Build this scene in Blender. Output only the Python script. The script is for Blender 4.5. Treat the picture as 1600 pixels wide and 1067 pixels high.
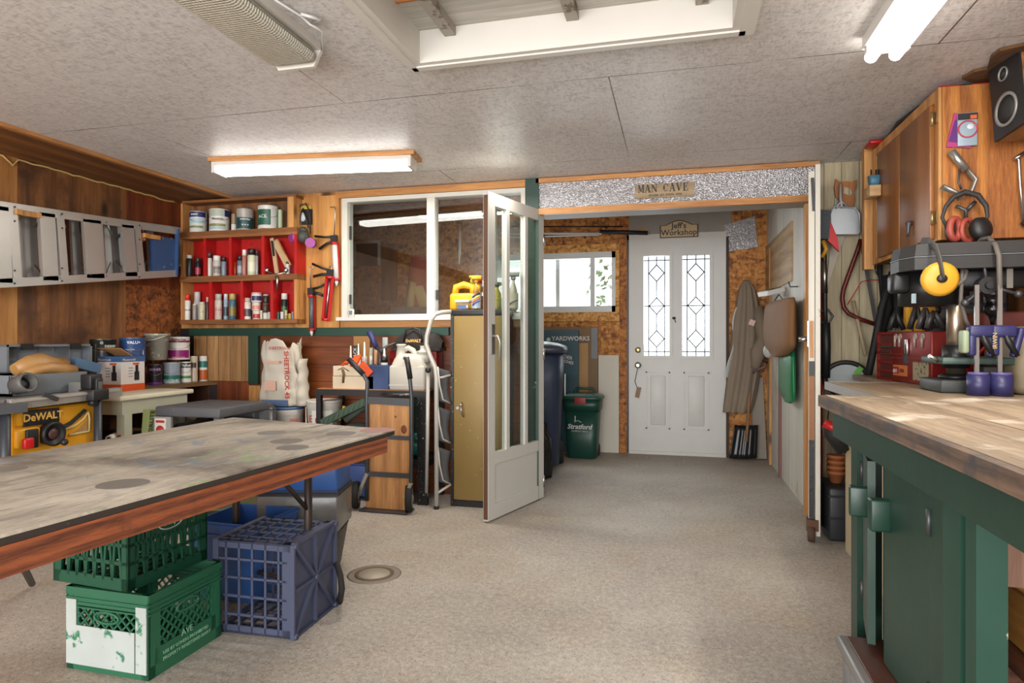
import bpy, bmesh, math, random
from mathutils import Vector, Matrix, Euler
R = math.radians
random.seed(7)
for o in list(bpy.data.objects): bpy.data.objects.remove(o)
S = bpy.context.scene
C = S.collection
# ------------------------------------------------------------ camera
F = 1000.0; CH = 1.10; YAW = R(14.3); HZ = 530.0
cd = bpy.data.cameras.new('camera'); cam = bpy.data.objects.new('camera', cd); C.objects.link(cam)
cd.sensor_width = 36; cd.lens = 36*F/1600; cd.shift_y = (HZ-533.5)/1600; cd.clip_start = .05
cam.location = (0, 0, CH); cam.rotation_euler = (R(90), 0, YAW)
S.camera = cam
# ------------------------------------------------------------ world, light, exposure
W = bpy.data.worlds.new('sky'); S.world = W; W.use_nodes = True
wn = W.node_tree; bg = wn.nodes['Background']
bg.inputs[0].default_value = (.93, .97, 1, 1); bg.inputs[1].default_value = 1.3
vs = S.view_settings; vs.view_transform = 'Standard'; vs.look = 'None'; vs.gamma = 1; vs.use_curve_mapping = False
vs.exposure = 0.62
def area(name, loc, rot, sx, sy, power, col=(1, 1, 1)):
    l = bpy.data.lights.new(name, 'AREA'); l.shape = 'RECTANGLE'; l.size = sx; l.size_y = sy; l.energy = power; l.color = col
    o = bpy.data.objects.new(name, l); C.objects.link(o); o.location = loc; o.rotation_euler = rot
    return o
# added fill lamp for assumed garage daylight behind the camera, tilted up for the ceiling
area('garage_side_fill', (-1.1, -2.3, 1.25), (R(106), 0, 0), 4.6, 2.1, 230, (1, .985, .985))
# daylight in the entry, by its window and door
area('entry_daylight', (-.9, 6.36, 1.5), (R(-90), 0, 0), 1.6, .9, 50, (.92, .97, 1))
# ------------------------------------------------------------ projection helper: pixel of the photo -> point on a real plane
def U(px, py=None, **k):
    d = Vector(((px-800)/F*math.cos(YAW)-math.sin(YAW), (px-800)/F*math.sin(YAW)+math.cos(YAW), -((py if py is not None else HZ)-HZ)/F))
    if 'X' in k: t = k['X']/d.x
    elif 'Y' in k: t = k['Y']/d.y
    elif 'Z' in k: t = (k['Z']-CH)/d.z
    else: t = k['T']
    return Vector((d.x*t, d.y*t, CH+d.z*t))
# ------------------------------------------------------------ object helpers
MW = {}
def setm(o, m): MW[o.name] = m
def getm(o): return MW.get(o.name, Matrix())
def thing(name, label, cat, loc=(0, 0, 0), rz=0, group=None):
    o = bpy.data.objects.new(name, None); C.objects.link(o); o.empty_display_size = .05
    o.location = loc; o.rotation_euler = (0, 0, rz); setm(o, Matrix.Translation(loc) @ Matrix.Rotation(rz, 4, 'Z'))
    o['label'] = label; o['category'] = cat
    if group: o['group'] = group
    return o
def dup(root, loc, rz, label, group=None):
    r = root.copy(); C.objects.link(r); r.location = loc; r.rotation_euler = (0, 0, rz); r['label'] = label
    setm(r, Matrix.Translation(loc) @ Matrix.Rotation(rz, 4, 'Z'))
    if group: r['group'] = group
    for ch in list(root.children):
        c = ch.copy(); C.objects.link(c); c.parent = r
        for g in ch.children:
            d = g.copy(); C.objects.link(d); d.parent = c
    return r
class MB:
    def __init__(s, world=False): s.b = bmesh.new(); s.w = world; s.m = 0
    def _fin(s, fs, smooth=False):
        for f in fs: f.material_index = s.m; f.smooth = smooth
    def box(s, c, size, rot=None, bevel=0, seg=2, M=None):
        if M is None:
            M = Matrix.Translation(c)
            if rot is not None: M = M @ (rot if isinstance(rot, Matrix) else Euler(rot).to_matrix().to_4x4())
        M = M @ Matrix.Diagonal((size[0], size[1], size[2], 1))
        r = bmesh.ops.create_cube(s.b, size=1, matrix=M); vs_ = r['verts']
        fs = list({f for v in vs_ for f in v.link_faces})
        if bevel:
            es = list({e for v in vs_ for e in v.link_edges})
            rr = bmesh.ops.bevel(s.b, geom=es, offset=bevel, segments=seg, affect='EDGES', profile=.5)
            vv = set(rr['verts'])
            for v in vs_:
                if v.is_valid: vv.add(v)
            fs = list({f for v in vv for f in v.link_faces})
        s._fin(fs, bevel > 0 and seg > 1); return s
    def bb(s, x0, x1, y0, y1, z0, z1, bevel=0, seg=2):
        return s.box(((x0+x1)/2, (y0+y1)/2, (z0+z1)/2), (abs(x1-x0), abs(y1-y0), abs(z1-z0)), None, bevel, seg)
    def tube(s, pts, r, n=8, cap=True, close=False, flat=None):
        pts = [Vector(p) for p in pts]; rs = r if isinstance(r, (list, tuple)) else [r]*len(pts)
        rings = []; N = len(pts); up = None
        for i, p in enumerate(pts):
            if close: a = pts[i-1]; b = pts[(i+1) % N]
            else: a = pts[max(0, i-1)]; b = pts[min(N-1, i+1)]
            t = (b-a)
            if t.length < 1e-9: t = Vector((0, 0, 1))
            t.normalize()
            if up is None:
                up = Vector((0, 0, 1)) if abs(t.z) < .9 else Vector((1, 0, 0))
            x = t.cross(up)
            if x.length < 1e-6: x = t.orthogonal()
            x.normalize(); y = x.cross(t).normalized(); up = y
            fx, fy = flat if flat else (1, 1)
            rings.append([s.b.verts.new(p + x*math.cos(2*math.pi*k/n)*rs[i]*fx + y*math.sin(2*math.pi*k/n)*rs[i]*fy) for k in range(n)])
        fs = []
        for i in range(N if close else N-1):
            A = rings[i]; B = rings[(i+1) % N]
            for k in range(n): fs.append(s.b.faces.new((A[k], A[(k+1) % n], B[(k+1) % n], B[k])))
        s._fin(fs, n > 4)
        if cap and not close:
            s._fin([s.b.faces.new(rings[0][::-1]), s.b.faces.new(rings[-1])])
        return s
    def cyl(s, a, b, r, r1=None, n=20): return s.tube([a, b], [r, r if r1 is None else r1], n)
    def lathe(s, prof, c=(0, 0, 0), n=24, M=None, sq=None):
        M = Matrix.Translation(c) if M is None else M
        rings = []
        for (r, z) in prof:
            ring = []
            for k in range(n):
                a = 2*math.pi*k/n; ca, sa = math.cos(a), math.sin(a)
                if sq:  # rounded square section, sq=(aspect y, power)
                    q = sq[1]; ca = math.copysign(abs(ca)**q, ca); sa = math.copysign(abs(sa)**q, sa)*sq[0]
                ring.append(s.b.verts.new(M @ Vector((max(r, 1e-5)*ca, max(r, 1e-5)*sa, z))))
            rings.append(ring)
        fs = []
        for A, B in zip(rings, rings[1:]):
            for k in range(n): fs.append(s.b.faces.new((A[k], A[(k+1) % n], B[(k+1) % n], B[k])))
        s._fin(fs, True)
        s._fin([s.b.faces.new(rings[0][::-1]), s.b.faces.new(rings[-1])])
        return s
    def prism(s, poly, o, r, u, depth):
        o = Vector(o); r = Vector(r); u = Vector(u); n = r.cross(u).normalized()*depth
        A = [s.b.verts.new(o+r*x+u*y) for x, y in poly]; B = [s.b.verts.new(v.co+n) for v in A]
        fs = [s.b.faces.new(A[::-1]), s.b.faces.new(B)]
        for k in range(len(A)): fs.append(s.b.faces.new((A[k], A[(k+1) % len(A)], B[(k+1) % len(A)], B[k])))
        s._fin(fs); return s
    def bar(s, a, b, w, t, n):
        a = Vector(a); b = Vector(b); n = Vector(n); d = b-a; L = d.length; x = d.normalized(); y = n.cross(x).normalized(); z = x.cross(y)
        M = Matrix((x, y, z)).transposed().to_4x4(); M.translation = (a+b)/2
        return s.box(None, (L, w, t), M=M)
    def ball(s, c, r, n=12, rot=None):
        r = r if isinstance(r, (list, tuple)) else (r, r, r)
        M = Matrix.Translation(c) @ (Euler(rot).to_matrix().to_4x4() if rot else Matrix()) @ Matrix.Diagonal((*r, 1))
        x = bmesh.ops.create_uvsphere(s.b, u_segments=n, v_segments=max(6, n//2+2), radius=1, matrix=M)
        s._fin({f for v in x['verts'] for f in v.link_faces}, True); return s
    def quad(s, *p):
        s._fin([s.b.faces.new([s.b.verts.new(Vector(q)) for q in p])]); return s
    def grid(s, fn, nu, nv, smooth=True, close_u=False):
        V = [[s.b.verts.new(Vector(fn(i/nu, j/nv))) for j in range(nv+1)] for i in range(nu if close_u else nu+1)]
        fs = []
        for i in range(nu):
            for j in range(nv):
                a = V[i]; b = V[(i+1) % len(V)]
                fs.append(s.b.faces.new((a[j], b[j], b[j+1], a[j+1])))
        s._fin(fs, smooth); return s
    def build(s, name, mats, parent=None, label=None, solid=0):
        bmesh.ops.recalc_face_normals(s.b, faces=s.b.faces)
        if s.w and parent is not None: s.b.transform(getm(parent).inverted())
        me = bpy.data.meshes.new(name); s.b.to_mesh(me); s.b.free()
        for m in (mats if isinstance(mats, (list, tuple)) else [mats]): me.materials.append(m)
        o = bpy.data.objects.new(name, me); C.objects.link(o)
        if parent is not None: o.parent = parent; setm(o, getm(parent))
        if label: o['label'] = label
        if solid:
            md = o.modifiers.new('thickness', 'SOLIDIFY'); md.thickness = solid; md.offset = 0
        return o
def struct(o, kind='structure'): o['kind'] = kind; return o
def tag(o, label, cat, group=None):
    o['label'] = label; o['category'] = cat
    if group: o['group'] = group
    return o
def text(s, o, r, u, size, m, parent=None, name='lettering', ext=.0008, align='LEFT', sx=1, world=True, shear=0, bold=0):
    """lettering as a thin mesh; o = baseline point, r/u = right and up vectors"""
    cu = bpy.data.curves.new('lettering', 'FONT'); cu.body = s; cu.size = size; cu.extrude = ext; cu.align_x = align; cu.shear = shear; cu.resolution_u = 2
    cu.offset = bold
    t = bpy.data.objects.new('tmp_text', cu); C.objects.link(t)
    bpy.context.view_layer.update()
    me = bpy.data.meshes.new_from_object(t.evaluated_get(bpy.context.evaluated_depsgraph_get()))
    bpy.data.objects.remove(t); bpy.data.curves.remove(cu)
    r = Vector(r).normalized()*sx; u = Vector(u).normalized(); n = Vector(r).cross(u).normalized()
    M = Matrix((r, u, n)).transposed().to_4x4(); M.translation = Vector(o)
    if parent is not None and world: M = getm(parent).inverted() @ M
    me.transform(M); me.materials.clear(); me.materials.append(m); me.name = name
    ob = bpy.data.objects.new(name, me); C.objects.link(ob)
    if parent is not None: ob.parent = parent
    return ob
# ------------------------------------------------------------ materials
def nt(name):
    m = bpy.data.materials.new(name); m.use_nodes = True; return m, m.node_tree, m.node_tree.nodes['Principled BSDF']
def N(t, typ, **k):
    n = t.nodes.new(typ)
    for a, v in k.items(): setattr(n, a, v)
    return n
def coords(t, scale=(1, 1, 1), rot=(0, 0, 0)):
    tc = N(t, 'ShaderNodeTexCoord'); mp = N(t, 'ShaderNodeMapping'); t.links.new(tc.outputs['Object'], mp.inputs[0])
    mp.inputs['Scale'].default_value = scale; mp.inputs['Rotation'].default_value = rot; return mp.outputs[0]
def noise(t, vec, scale, detail=4, rough=.5, dist=0):
    n = N(t, 'ShaderNodeTexNoise'); n.inputs['Scale'].default_value = scale; n.inputs['Detail'].default_value = detail
    n.inputs['Roughness'].default_value = rough; n.inputs['Distortion'].default_value = dist; t.links.new(vec, n.inputs['Vector']); return n.outputs['Fac']
def ramp(t, fac, stops):
    r = N(t, 'ShaderNodeValToRGB'); e = r.color_ramp.elements
    while len(e) < len(stops): e.new(.5)
    for x, (p, c) in zip(e, stops): x.position = p; x.color = (*c, 1) if len(c) == 3 else c
    t.links.new(fac, r.inputs[0]); return r.outputs[0]
def mix(t, fac, a, b, mode='MIX'):
    m = N(t, 'ShaderNodeMix', data_type='RGBA', blend_type=mode)
    for sock, v in ((m.inputs[0], fac), (m.inputs[6], a), (m.inputs[7], b)):
        if isinstance(v, (int, float)): sock.default_value = v
        elif isinstance(v, tuple): sock.default_value = (*v, 1) if len(v) == 3 else v
        else: t.links.new(v, sock)
    return m.outputs[2]
def mth(t, op, a, b=None, c=None):
    m = N(t, 'ShaderNodeMath', operation=op)
    for i, v in enumerate((a, b, c)):
        if v is None: continue
        if isinstance(v, (int, float)): m.inputs[i].default_value = v
        else: t.links.new(v, m.inputs[i])
    return m.outputs[0]
def bump(t, p, h, strength=.3, dist=.01):
    b = N(t, 'ShaderNodeBump'); b.inputs['Strength'].default_value = strength; b.inputs['Distance'].default_value = dist
    t.links.new(h, b.inputs['Height']); t.links.new(b.outputs[0], p.inputs['Normal'])
def lin(h):
    if isinstance(h, str):
        h = h.lstrip('#'); h = [int(h[i:i+2], 16)/255 for i in (0, 2, 4)]
    return tuple((c/12.92 if c <= .04045 else ((c+.055)/1.055)**2.4) for c in h)
MC = {}
def plain(name, col, rough=.55, metal=0, var=.12, vs_=8, bmp=0, bs=60, chips=None, spec=None, trans=0):
    """painted, plastic, metal... with soft colour variation; chips=(colour, amount 0..1, scale)"""
    if name in MC: return MC[name]
    m, t, p = nt(name); c = lin(col); v = coords(t)
    out = mix(t, noise(t, v, vs_, 5), tuple(x*(1-var) for x in c), tuple(min(1, x*(1+var)) for x in c))
    if chips:
        cc, am, sc = chips
        f = ramp(t, noise(t, v, sc, 6, .65), [(1-am-.02, (0, 0, 0)), (1-am+.02, (1, 1, 1))])
        out = mix(t, f, out, lin(cc))
    t.links.new(out, p.inputs['Base Color'])
    p.inputs['Roughness'].default_value = rough; p.inputs['Metallic'].default_value = metal
    if spec is not None: p.inputs['Specular IOR Level'].default_value = spec
    if trans: p.inputs['Transmission Weight'].default_value = trans
    if bmp: bump(t, p, noise(t, v, bs, 5), bmp, .004)
    MC[name] = m; return m
def wood(name, light, dark, axis='Z', scale=1, rough=.55, knots=False, boards=None, stain=None, contrast=1, bmp=.15):
    """grain along axis; boards=(axis, width, seam colour); stain=(colour, amount, scale)"""
    if name in MC: return MC[name]
    m, t, p = nt(name); a = 'XYZ'.index(axis); sc = [9*scale]*3; sc[a] = .7*scale
    v = coords(t, tuple(sc)); L, D = lin(light), lin(dark)
    n1 = noise(t, v, 1.6, 6, .6, .9)
    w = N(t, 'ShaderNodeTexWave', wave_type='RINGS', rings_direction=axis); t.links.new(v, w.inputs[0])
    w.inputs['Scale'].default_value = .5; w.inputs['Distortion'].default_value = 9; w.inputs['Detail'].default_value = 3; w.inputs['Detail Scale'].default_value = .7
    f = mth(t, 'ADD', mth(t, 'MULTIPLY', n1, .65), mth(t, 'MULTIPLY', w.outputs['Fac'], .35))
    mid = tuple((x+y)/2 for x, y in zip(L, D))
    out = ramp(t, f, [(.5-.22/contrast, D), (.5, mid), (.5+.16/contrast, L)])
    fine = noise(t, coords(t, tuple(x*6 for x in sc)), 2, 3)
    strk = ramp(t, noise(t, coords(t, tuple(x*2.6 for x in sc)), 2.2, 6, .7, .6), [(.36, (0, 0, 0)), (.64, (1, 1, 1))])
    out = mix(t, mth(t, 'MULTIPLY', strk, .34), out, tuple(min(1, x*1.45+.01) for x in L)); out = mix(t, mth(t, 'MULTIPLY', mth(t, 'SUBTRACT', 1, strk), .3), out, tuple(x*.6 for x in D))
    out = mix(t, mth(t, 'MULTIPLY', fine, .35), out, tuple(x*.6 for x in D))
    if knots:
        vo = N(t, 'ShaderNodeTexVoronoi'); s2 = [1]*3; s2[a] = .45
        t.links.new(coords(t, tuple(s2)), vo.inputs['Vector']); vo.inputs['Scale'].default_value = 5 if knots is True else knots
        out = mix(t, ramp(t, vo.outputs['Distance'], [(.05, (1, 1, 1)), (.13, (0, 0, 0))]), out, tuple(x*.35 for x in D))
    if stain:
        f = ramp(t, noise(t, coords(t), stain[2], 5, .6), [(1-stain[1]-.08, (0, 0, 0)), (1-stain[1]+.08, (1, 1, 1))])
        out = mix(t, f, out, lin(stain[0]))
    hh = f if not stain else fine
    if boards:
        ax, wd, sc_ = boards; sep = N(t, 'ShaderNodeSeparateXYZ'); t.links.new(coords(t), sep.inputs[0])
        q = mth(t, 'DIVIDE', sep.outputs['XYZ'.index(ax)], wd); fr = mth(t, 'FRACT', q)
        wn_ = N(t, 'ShaderNodeTexWhiteNoise', noise_dimensions='1D'); t.links.new(mth(t, 'FLOOR', q), wn_.inputs['W'])
        out = mix(t, mth(t, 'MULTIPLY', wn_.outputs['Value'], .35), out, tuple(x*.55 for x in D))
        e = min(.5, .004/wd)
        out = mix(t, mth(t, 'LESS_THAN', fr, e), out, lin(sc_))
        hh = mth(t, 'GREATER_THAN', fr, e)
    t.links.new(out, p.inputs['Base Color']); p.inputs['Roughness'].default_value = rough
    bump(t, p, hh, bmp, .004)
    MC[name] = m; return m
def osb(name, light, mid, dark, scale=1, paint=None, rough=.7, flakes=.6, seams=None, bmp=.35):
    m, t, p = nt(name); out = None; hs = []
    for i, (rt, st) in enumerate((((.3, .5, .6), (1, 3.2, 2.2)), ((1.1, .2, 2.1), (2.6, 1, 1.7)))):
        vo = N(t, 'ShaderNodeTexVoronoi'); vo.inputs['Scale'].default_value = 16*scale
        n = N(t, 'ShaderNodeTexNoise'); n.inputs['Scale'].default_value = 6*scale; v = coords(t, st, rt); t.links.new(v, n.inputs['Vector'])
        ad = N(t, 'ShaderNodeMix', data_type='VECTOR'); ad.inputs[0].default_value = .08
        t.links.new(v, ad.inputs[4]); t.links.new(n.outputs['Color'], ad.inputs[5]); t.links.new(ad.outputs[1], vo.inputs['Vector'])
        sp = N(t, 'ShaderNodeSeparateColor'); t.links.new(vo.outputs['Color'], sp.inputs[0]); hs.append(sp.outputs[0])
    f = mth(t, 'ADD', mth(t, 'MULTIPLY', hs[0], .5), mth(t, 'MULTIPLY', hs[1], .5))
    f = mth(t, 'ADD', mth(t, 'MULTIPLY', f, .7), mth(t, 'MULTIPLY', noise(t, coords(t), 3, 4), .3))
    out = ramp(t, f, [(.2, lin(dark)), (.45, lin(mid)), (.75, lin(light))])
    if seams:
        br = N(t, 'ShaderNodeTexBrick'); mp = N(t, 'ShaderNodeMapping'); tc = N(t, 'ShaderNodeTexCoord'); t.links.new(tc.outputs['Object'], mp.inputs[0])
        mp.inputs['Location'].default_value = seams; t.links.new(mp.outputs[0], br.inputs[0])
        br.inputs['Scale'].default_value = 1; br.inputs['Brick Width'].default_value = 2.44; br.inputs['Row Height'].default_value = 1.22
        br.inputs['Mortar Size'].default_value = .003; br.inputs['Mortar Smooth'].default_value = 0
        br.inputs['Color1'].default_value = (0, 0, 0, 1); br.inputs['Color2'].default_value = (0, 0, 0, 1); br.inputs['Mortar'].default_value = (1, 1, 1, 1)
        out = mix(t, mth(t, 'MULTIPLY', br.outputs['Fac'], ramp(t, noise(t, coords(t), 2.2, 4), [(.35, (.15,)*3), (.6, (1,)*3)])), out, lin('4a4038'))
    t.links.new(out, p.inputs['Base Color']); p.inputs['Roughness'].default_value = rough
    bump(t, p, f, bmp, .006)
    return m
def glassy(name, tint=(.9, .95, .93), gloss=.1, rough=.0):
    m, t, p = nt(name); t.nodes.remove(p); out = t.nodes['Material Output']
    tr = N(t, 'ShaderNodeBsdfTransparent'); tr.inputs[0].default_value = (*tint, 1); gl = N(t, 'ShaderNodeBsdfGlossy'); gl.inputs['Roughness'].default_value = rough
    lw = N(t, 'ShaderNodeLayerWeight'); lw.inputs[0].default_value = .5
    mx = N(t, 'ShaderNodeMixShader'); t.links.new(mth(t, 'ADD', mth(t, 'MULTIPLY', mth(t, 'POWER', lw.outputs['Facing'], 5), .8), gloss+.03), mx.inputs[0]); t.links.new(tr.outputs[0], mx.inputs[1]); t.links.new(gl.outputs[0], mx.inputs[2])
    t.links.new(mx.outputs[0], out.inputs[0]); return m
def emit(name, col, st):
    m, t, p = nt(name); p.inputs['Base Color'].default_value = (.9, .9, .9, 1); p.inputs['Emission Color'].default_value = (*col, 1); p.inputs['Emission Strength'].default_value = st; return m
def foil(name):
    m, t, p = nt(name); v = coords(t, (1, 1, 2.4)); vo = N(t, 'ShaderNodeTexVoronoi'); vo.inputs['Scale'].default_value = 85; t.links.new(v, vo.inputs['Vector'])
    p.inputs['Metallic'].default_value = .85; p.inputs['Roughness'].default_value = .36; p.inputs['Base Color'].default_value = (.5, .5, .52, 1)
    h = mth(t, 'ADD', mth(t, 'MULTIPLY', vo.outputs['Distance'], .5), mth(t, 'MULTIPLY', noise(t, v, 14, 4), .9)); bump(t, p, h, .9, .009); return m
# ------------------------------------------------------------ palette
white = plain('white_paint', 'c4c4c0', .45, var=.06)
oldwhite = plain('chipped_white_paint', 'c2c0b8', .6, var=.06, chips=('8a7458', .3, 14))
cream = plain('cream_board', 'c9bfa2', .6, var=.08)
black = plain('black_plastic', '1b1b1c', .5)
blackmetal = plain('black_metal', '161719', .45, var=.2)
speckled = plain('paint_spattered_black_metal', '141516', .45, chips=('d8d8d0', .34, 90))
steel = plain('steel', 'a9a9a8', .3, 1)
alu = plain('aluminium', 'b9b7b3', .38, .75, var=.08, bmp=.1, bs=90)
darksteel = plain('dark_steel', '4e4e50', .45, .6)
grey = plain('grey_plastic', '6c6e70', .5)
green = plain('green_paint', '12372a', .5, var=.3, chips=('b9b18f', .3, 9), bmp=.2)
ply = wood('plywood', 'c08a4c', '8f5c2c', 'Z', .55, knots=2.4)
plydark = wood('weathered_plywood', '8c5c33', '57351b', 'Z', .6, knots=3.5, stain=('4a2f1c', .4, 3))
redply = wood('reddish_plywood', '86411a', '5c2810', 'Z', .8)
pine = wood('pine', 'cf9a5a', 'a8703a', 'Z', 1, knots=4)
pinex = wood('pine_rail', 'c88f50', '9c6431', 'X', 1)
piney = wood('pine_trim', 'c88f50', '9c6431', 'Y', 1)
OSB = osb('osb', 'c98c46', 'a56a2e', '6a3d1a', 1.2)
OSBd = osb('osb_dark', '9c5a26', '75401a', '40200e', 1.2)
siding = wood('red_brown_siding', '8e4a1c', '5c2c10', 'X', .6, boards=('Z', .13, '1c0d06'), rough=.4)
barnboard = wood('pine_boards', 'b98d5c', '8a6238', 'Z', .9, knots=4, boards=('X', .105, '4a2f18'))
beadboard = wood('cream_beadboard', 'c2b595', 'a89a7a', 'Z', .6, boards=('X', .1, '5a4f3a'), contrast=.7, bmp=.4)
whiteboards = wood('white_painted_boards', 'd6d3c8', 'cbc7ba', 'Z', .5, boards=('Y', .3, '4c4234'), contrast=.6, stain=('a58f6c', .3, 3))
red = plain('red_paint', 'a81210', .4, var=.25, chips=('5a0a08', .33, 14))
glass = glassy('window_glass', (.8, .84, .82), .03)
clear = glassy('clear_plastic', (.8, .82, .84), .08, .15)
FOIL = foil('foil_bubble_wrap')
# ceiling: painted strand board with a slight sheen
CEIL = osb('painted_strand_board', 'd6d3d0', 'cac6c3', 'b0aca9', 2.8, rough=.42, seams=(-.95, -.26, 0), bmp=.55)
# concrete
def concrete():
    m, t, p = nt('concrete'); v = coords(t)
    a = ramp(t, noise(t, v, .9, 6, .6), [(.3, lin('79726a')), (.5, lin('a0998f')), (.68, lin('b9b2a8'))])
    tan = ramp(t, noise(t, v, 2.1, 6, .65, .4), [(.48, (0, 0, 0)), (.7, (1, 1, 1))])
    a = mix(t, mth(t, 'MULTIPLY', tan, .5), a, lin('9c7f5c'))
    vo = N(t, 'ShaderNodeTexVoronoi'); vo.inputs['Scale'].default_value = 150; t.links.new(v, vo.inputs['Vector'])
    sp = N(t, 'ShaderNodeSeparateColor'); t.links.new(vo.outputs['Color'], sp.inputs[0])
    dots = mth(t, 'MULTIPLY', mth(t, 'GREATER_THAN', sp.outputs[0], .72), mth(t, 'LESS_THAN', vo.outputs['Distance'], .45))
    a = mix(t, mth(t, 'MULTIPLY', dots, .75), a, lin('5b5148'))
    d2 = mth(t, 'MULTIPLY', mth(t, 'GREATER_THAN', sp.outputs[1], .8), mth(t, 'LESS_THAN', vo.outputs['Distance'], .4))
    a = mix(t, mth(t, 'MULTIPLY', d2, .6), a, lin('cfc6ba'))
    sc = ramp(t, noise(t, coords(t, (1, 4, 1), (0, 0, .5)), 3.2, 8, .75, 1.5), [(.66, (0, 0, 0)), (.72, (1, 1, 1))])
    a = mix(t, mth(t, 'MULTIPLY', sc, .7), a, lin('c4bdb2'))
    dk = ramp(t, noise(t, v, 5, 7, .7), [(.6, (0, 0, 0)), (.7, (1, 1, 1))])
    a = mix(t, mth(t, 'MULTIPLY', dk, .45), a, lin('5a4e44'))
    g = ramp(t, noise(t, v, 45, 8, .8), [(.38, (0, 0, 0)), (.62, (1, 1, 1))]); a = mix(t, mth(t, 'MULTIPLY', g, .4), a, lin('c9bfb2')); a = mix(t, mth(t, 'MULTIPLY', mth(t, 'SUBTRACT', 1, g), .35), a, lin('7a7066'))
    t.links.new(a, p.inputs['Base Color']); p.inputs['Roughness'].default_value = .62
    bump(t, p, mth(t, 'ADD', noise(t, v, 70, 4), mth(t, 'MULTIPLY', dots, -.4)), .35, .004); return m
CONC = concrete()
# ------------------------------------------------------------ the setting
XL, XR, YP, YB, XH, ZC = -3.82, 1.65, 4.3, 6.3, .82, 2.2
struct(MB().bb(XL-.1, XR+.1, -2.4, YB+.1, -.1, 0).build('floor', CONC))
m = MB()                                   # ceiling with the hatch opening
hx0, hx1, hy0, hy1 = -1.0, .235, 1.15, 2.35
m.bb(XL, hx0, -2.4, YP+.1, ZC, ZC+.15).bb(hx1, XR, -2.4, YP+.1, ZC, ZC+.15).bb(hx0, hx1, -2.4, hy0, ZC, ZC+.15).bb(hx0, hx1, hy1, YP+.1, ZC, ZC+.15)
struct(m.build('ceiling', CEIL))
struct(MB().bb(XL-.1, XH+.1, YP+.1, YB+.1, 2.36, 2.5).build('ceiling_entry', OSBd))
struct(MB().bb(XL, -3.31, -2.4, YP, 2.185, 2.199).build('trim_1', wood('plywood_strip', '8a5a2e', '5e3a1c', 'Y', .5)))
struct(MB().bb(-3.33, -3.3, -2.4, YP, 2.18, 2.199).build('trim_2', piney))
# left wall: sheets of plywood, reddish panel and strand board
def yl(px): return U(px, X=XL).y
zr = U(240, 445, X=XL).z
struct(MB().bb(XL-.1, XL, -2.4, yl(27), 0, ZC).build('wall_left', ply))
struct(MB().bb(XL-.1, XL-.001, yl(27), yl(197), 0, ZC).build('wall_left', plydark))
struct(MB().bb(XL-.1, XL, yl(197), YP, 1.5, ZC).build('wall_left', redply))
struct(MB().bb(XL-.1, XL, yl(197), YP, 0, 1.5).build('wall_left', OSBd))
m = MB()
random.seed(3); pts = [Vector((XL+.006, 2.4+i*.045, 2.176+random.uniform(-.006, .004))) for i in range(42)]
pts[12] = Vector((XL+.02, pts[12].y, 2.13)); m.tube(pts, .006, 6); struct(m.build('trim_3', plain('foam_sealant', 'c9a868', .8)))
# partition (back wall of the workshop), around the big interior window
wx0, wx1 = U(537, Y=YP).x, U(822, Y=YP).x; wz0 = U(540, 496, Y=YP).z; wz1 = U(680, 303, Y=YP).z
px_end = U(843, Y=YP).x
zg1, zg0 = wz0-.075, wz0-.135           # green rail below the sill
struct(MB().bb(XL, wx0, YP, YP+.1, zg1, ZC).build('wall_back', ply))
struct(MB().bb(wx0, wx1, YP+.002, YP+.1, zg1, wz0-.02).build('wall_back', pinex))
struct(MB().bb(XL, px_end, YP, YP+.1, 0, zg1).build('wall_back', siding))
struct(MB().bb(wx0, px_end-.06, YP, YP+.1, wz1, ZC).build('wall_back', pinex))
struct(MB().bb(wx0-.04, px_end-.06, YP-.025, YP, wz1+.005, wz1+.055).build('trim_4', pinex))
struct(MB().bb(U(300, Y=YP).x, U(703, Y=YP).x, YP-.03, YP, zg0, zg1).build('trim_5', green))
struct(MB().bb(wx1, px_end, YP-.03, YP+.1, 0, ZC).build('trim_6', green))
# pine-board panel with green frame and brown board below, left part under the red shelf
a0, a1, zt, zb = U(305, Y=YP).x, U(392, Y=YP).x, U(350, 515, Y=YP).z, .775
struct(MB().bb(a0, a1, YP-.014, YP, zb, zt).build('trim_7', barnboard))
struct(MB().bb(a1, U(407, Y=YP).x, YP-.034, YP-.001, zb-.02, zg0).build('trim_8', green))
struct(MB().bb(XL, a0, YP-.012, YP, zb, zt+.01).build('trim_9', blackmetal))
struct(MB().bb(-3.5, U(392, Y=YP).x, YP-.02, YP, .3, zb-.005).build('trim_10', redply))
struct(MB().bb(U(393, Y=YP).x, U(410, Y=YP).x, YP-.03, YP, .3, zb-.03).build('trim_11', pine))
# big interior window
w = MB(); t_ = .03
w.bb(wx0, wx0+.045, YP-.03, YP+.06, wz0, wz1).bb(wx1-.03, wx1, YP-.03, YP+.06, wz0, wz1).bb(wx0+.045, wx1-.03, YP-.03, YP+.06, wz1-.03, wz1).bb(wx0+.045, wx1-.03, YP-.03, YP+.06, wz0, wz0+.02)
mx = U(675, Y=YP).x; w.bb(mx-.03, mx+.03, YP-.025, YP+.05, wz0+.02, wz1-.03)
cw = U(770, Y=YP).x
w.bb(cw-.02, cw+.02, YP-.02, YP+.05, wz0+.02, wz1-.03)
win = struct(w.build('window_1', plain('window_frame_white', 'c6c3b8', .5)))
struct(MB().bb(wx0-.03, wx1, YP-.06, YP+.02, wz0-.025, wz0).build('trim_12', white))
tw = U(545, Y=YP).x
g1 = MB(); g1.bb(wx0+.045, mx-.03, YP+.012, YP+.016, wz0+.02, wz1-.03).bb(mx+.03, cw-.02, YP+.012, YP+.016, wz0+.02, wz1-.03).bb(cw+.02, wx1-.03, YP+.012, YP+.016, wz0+.02, wz1-.03)
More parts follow.
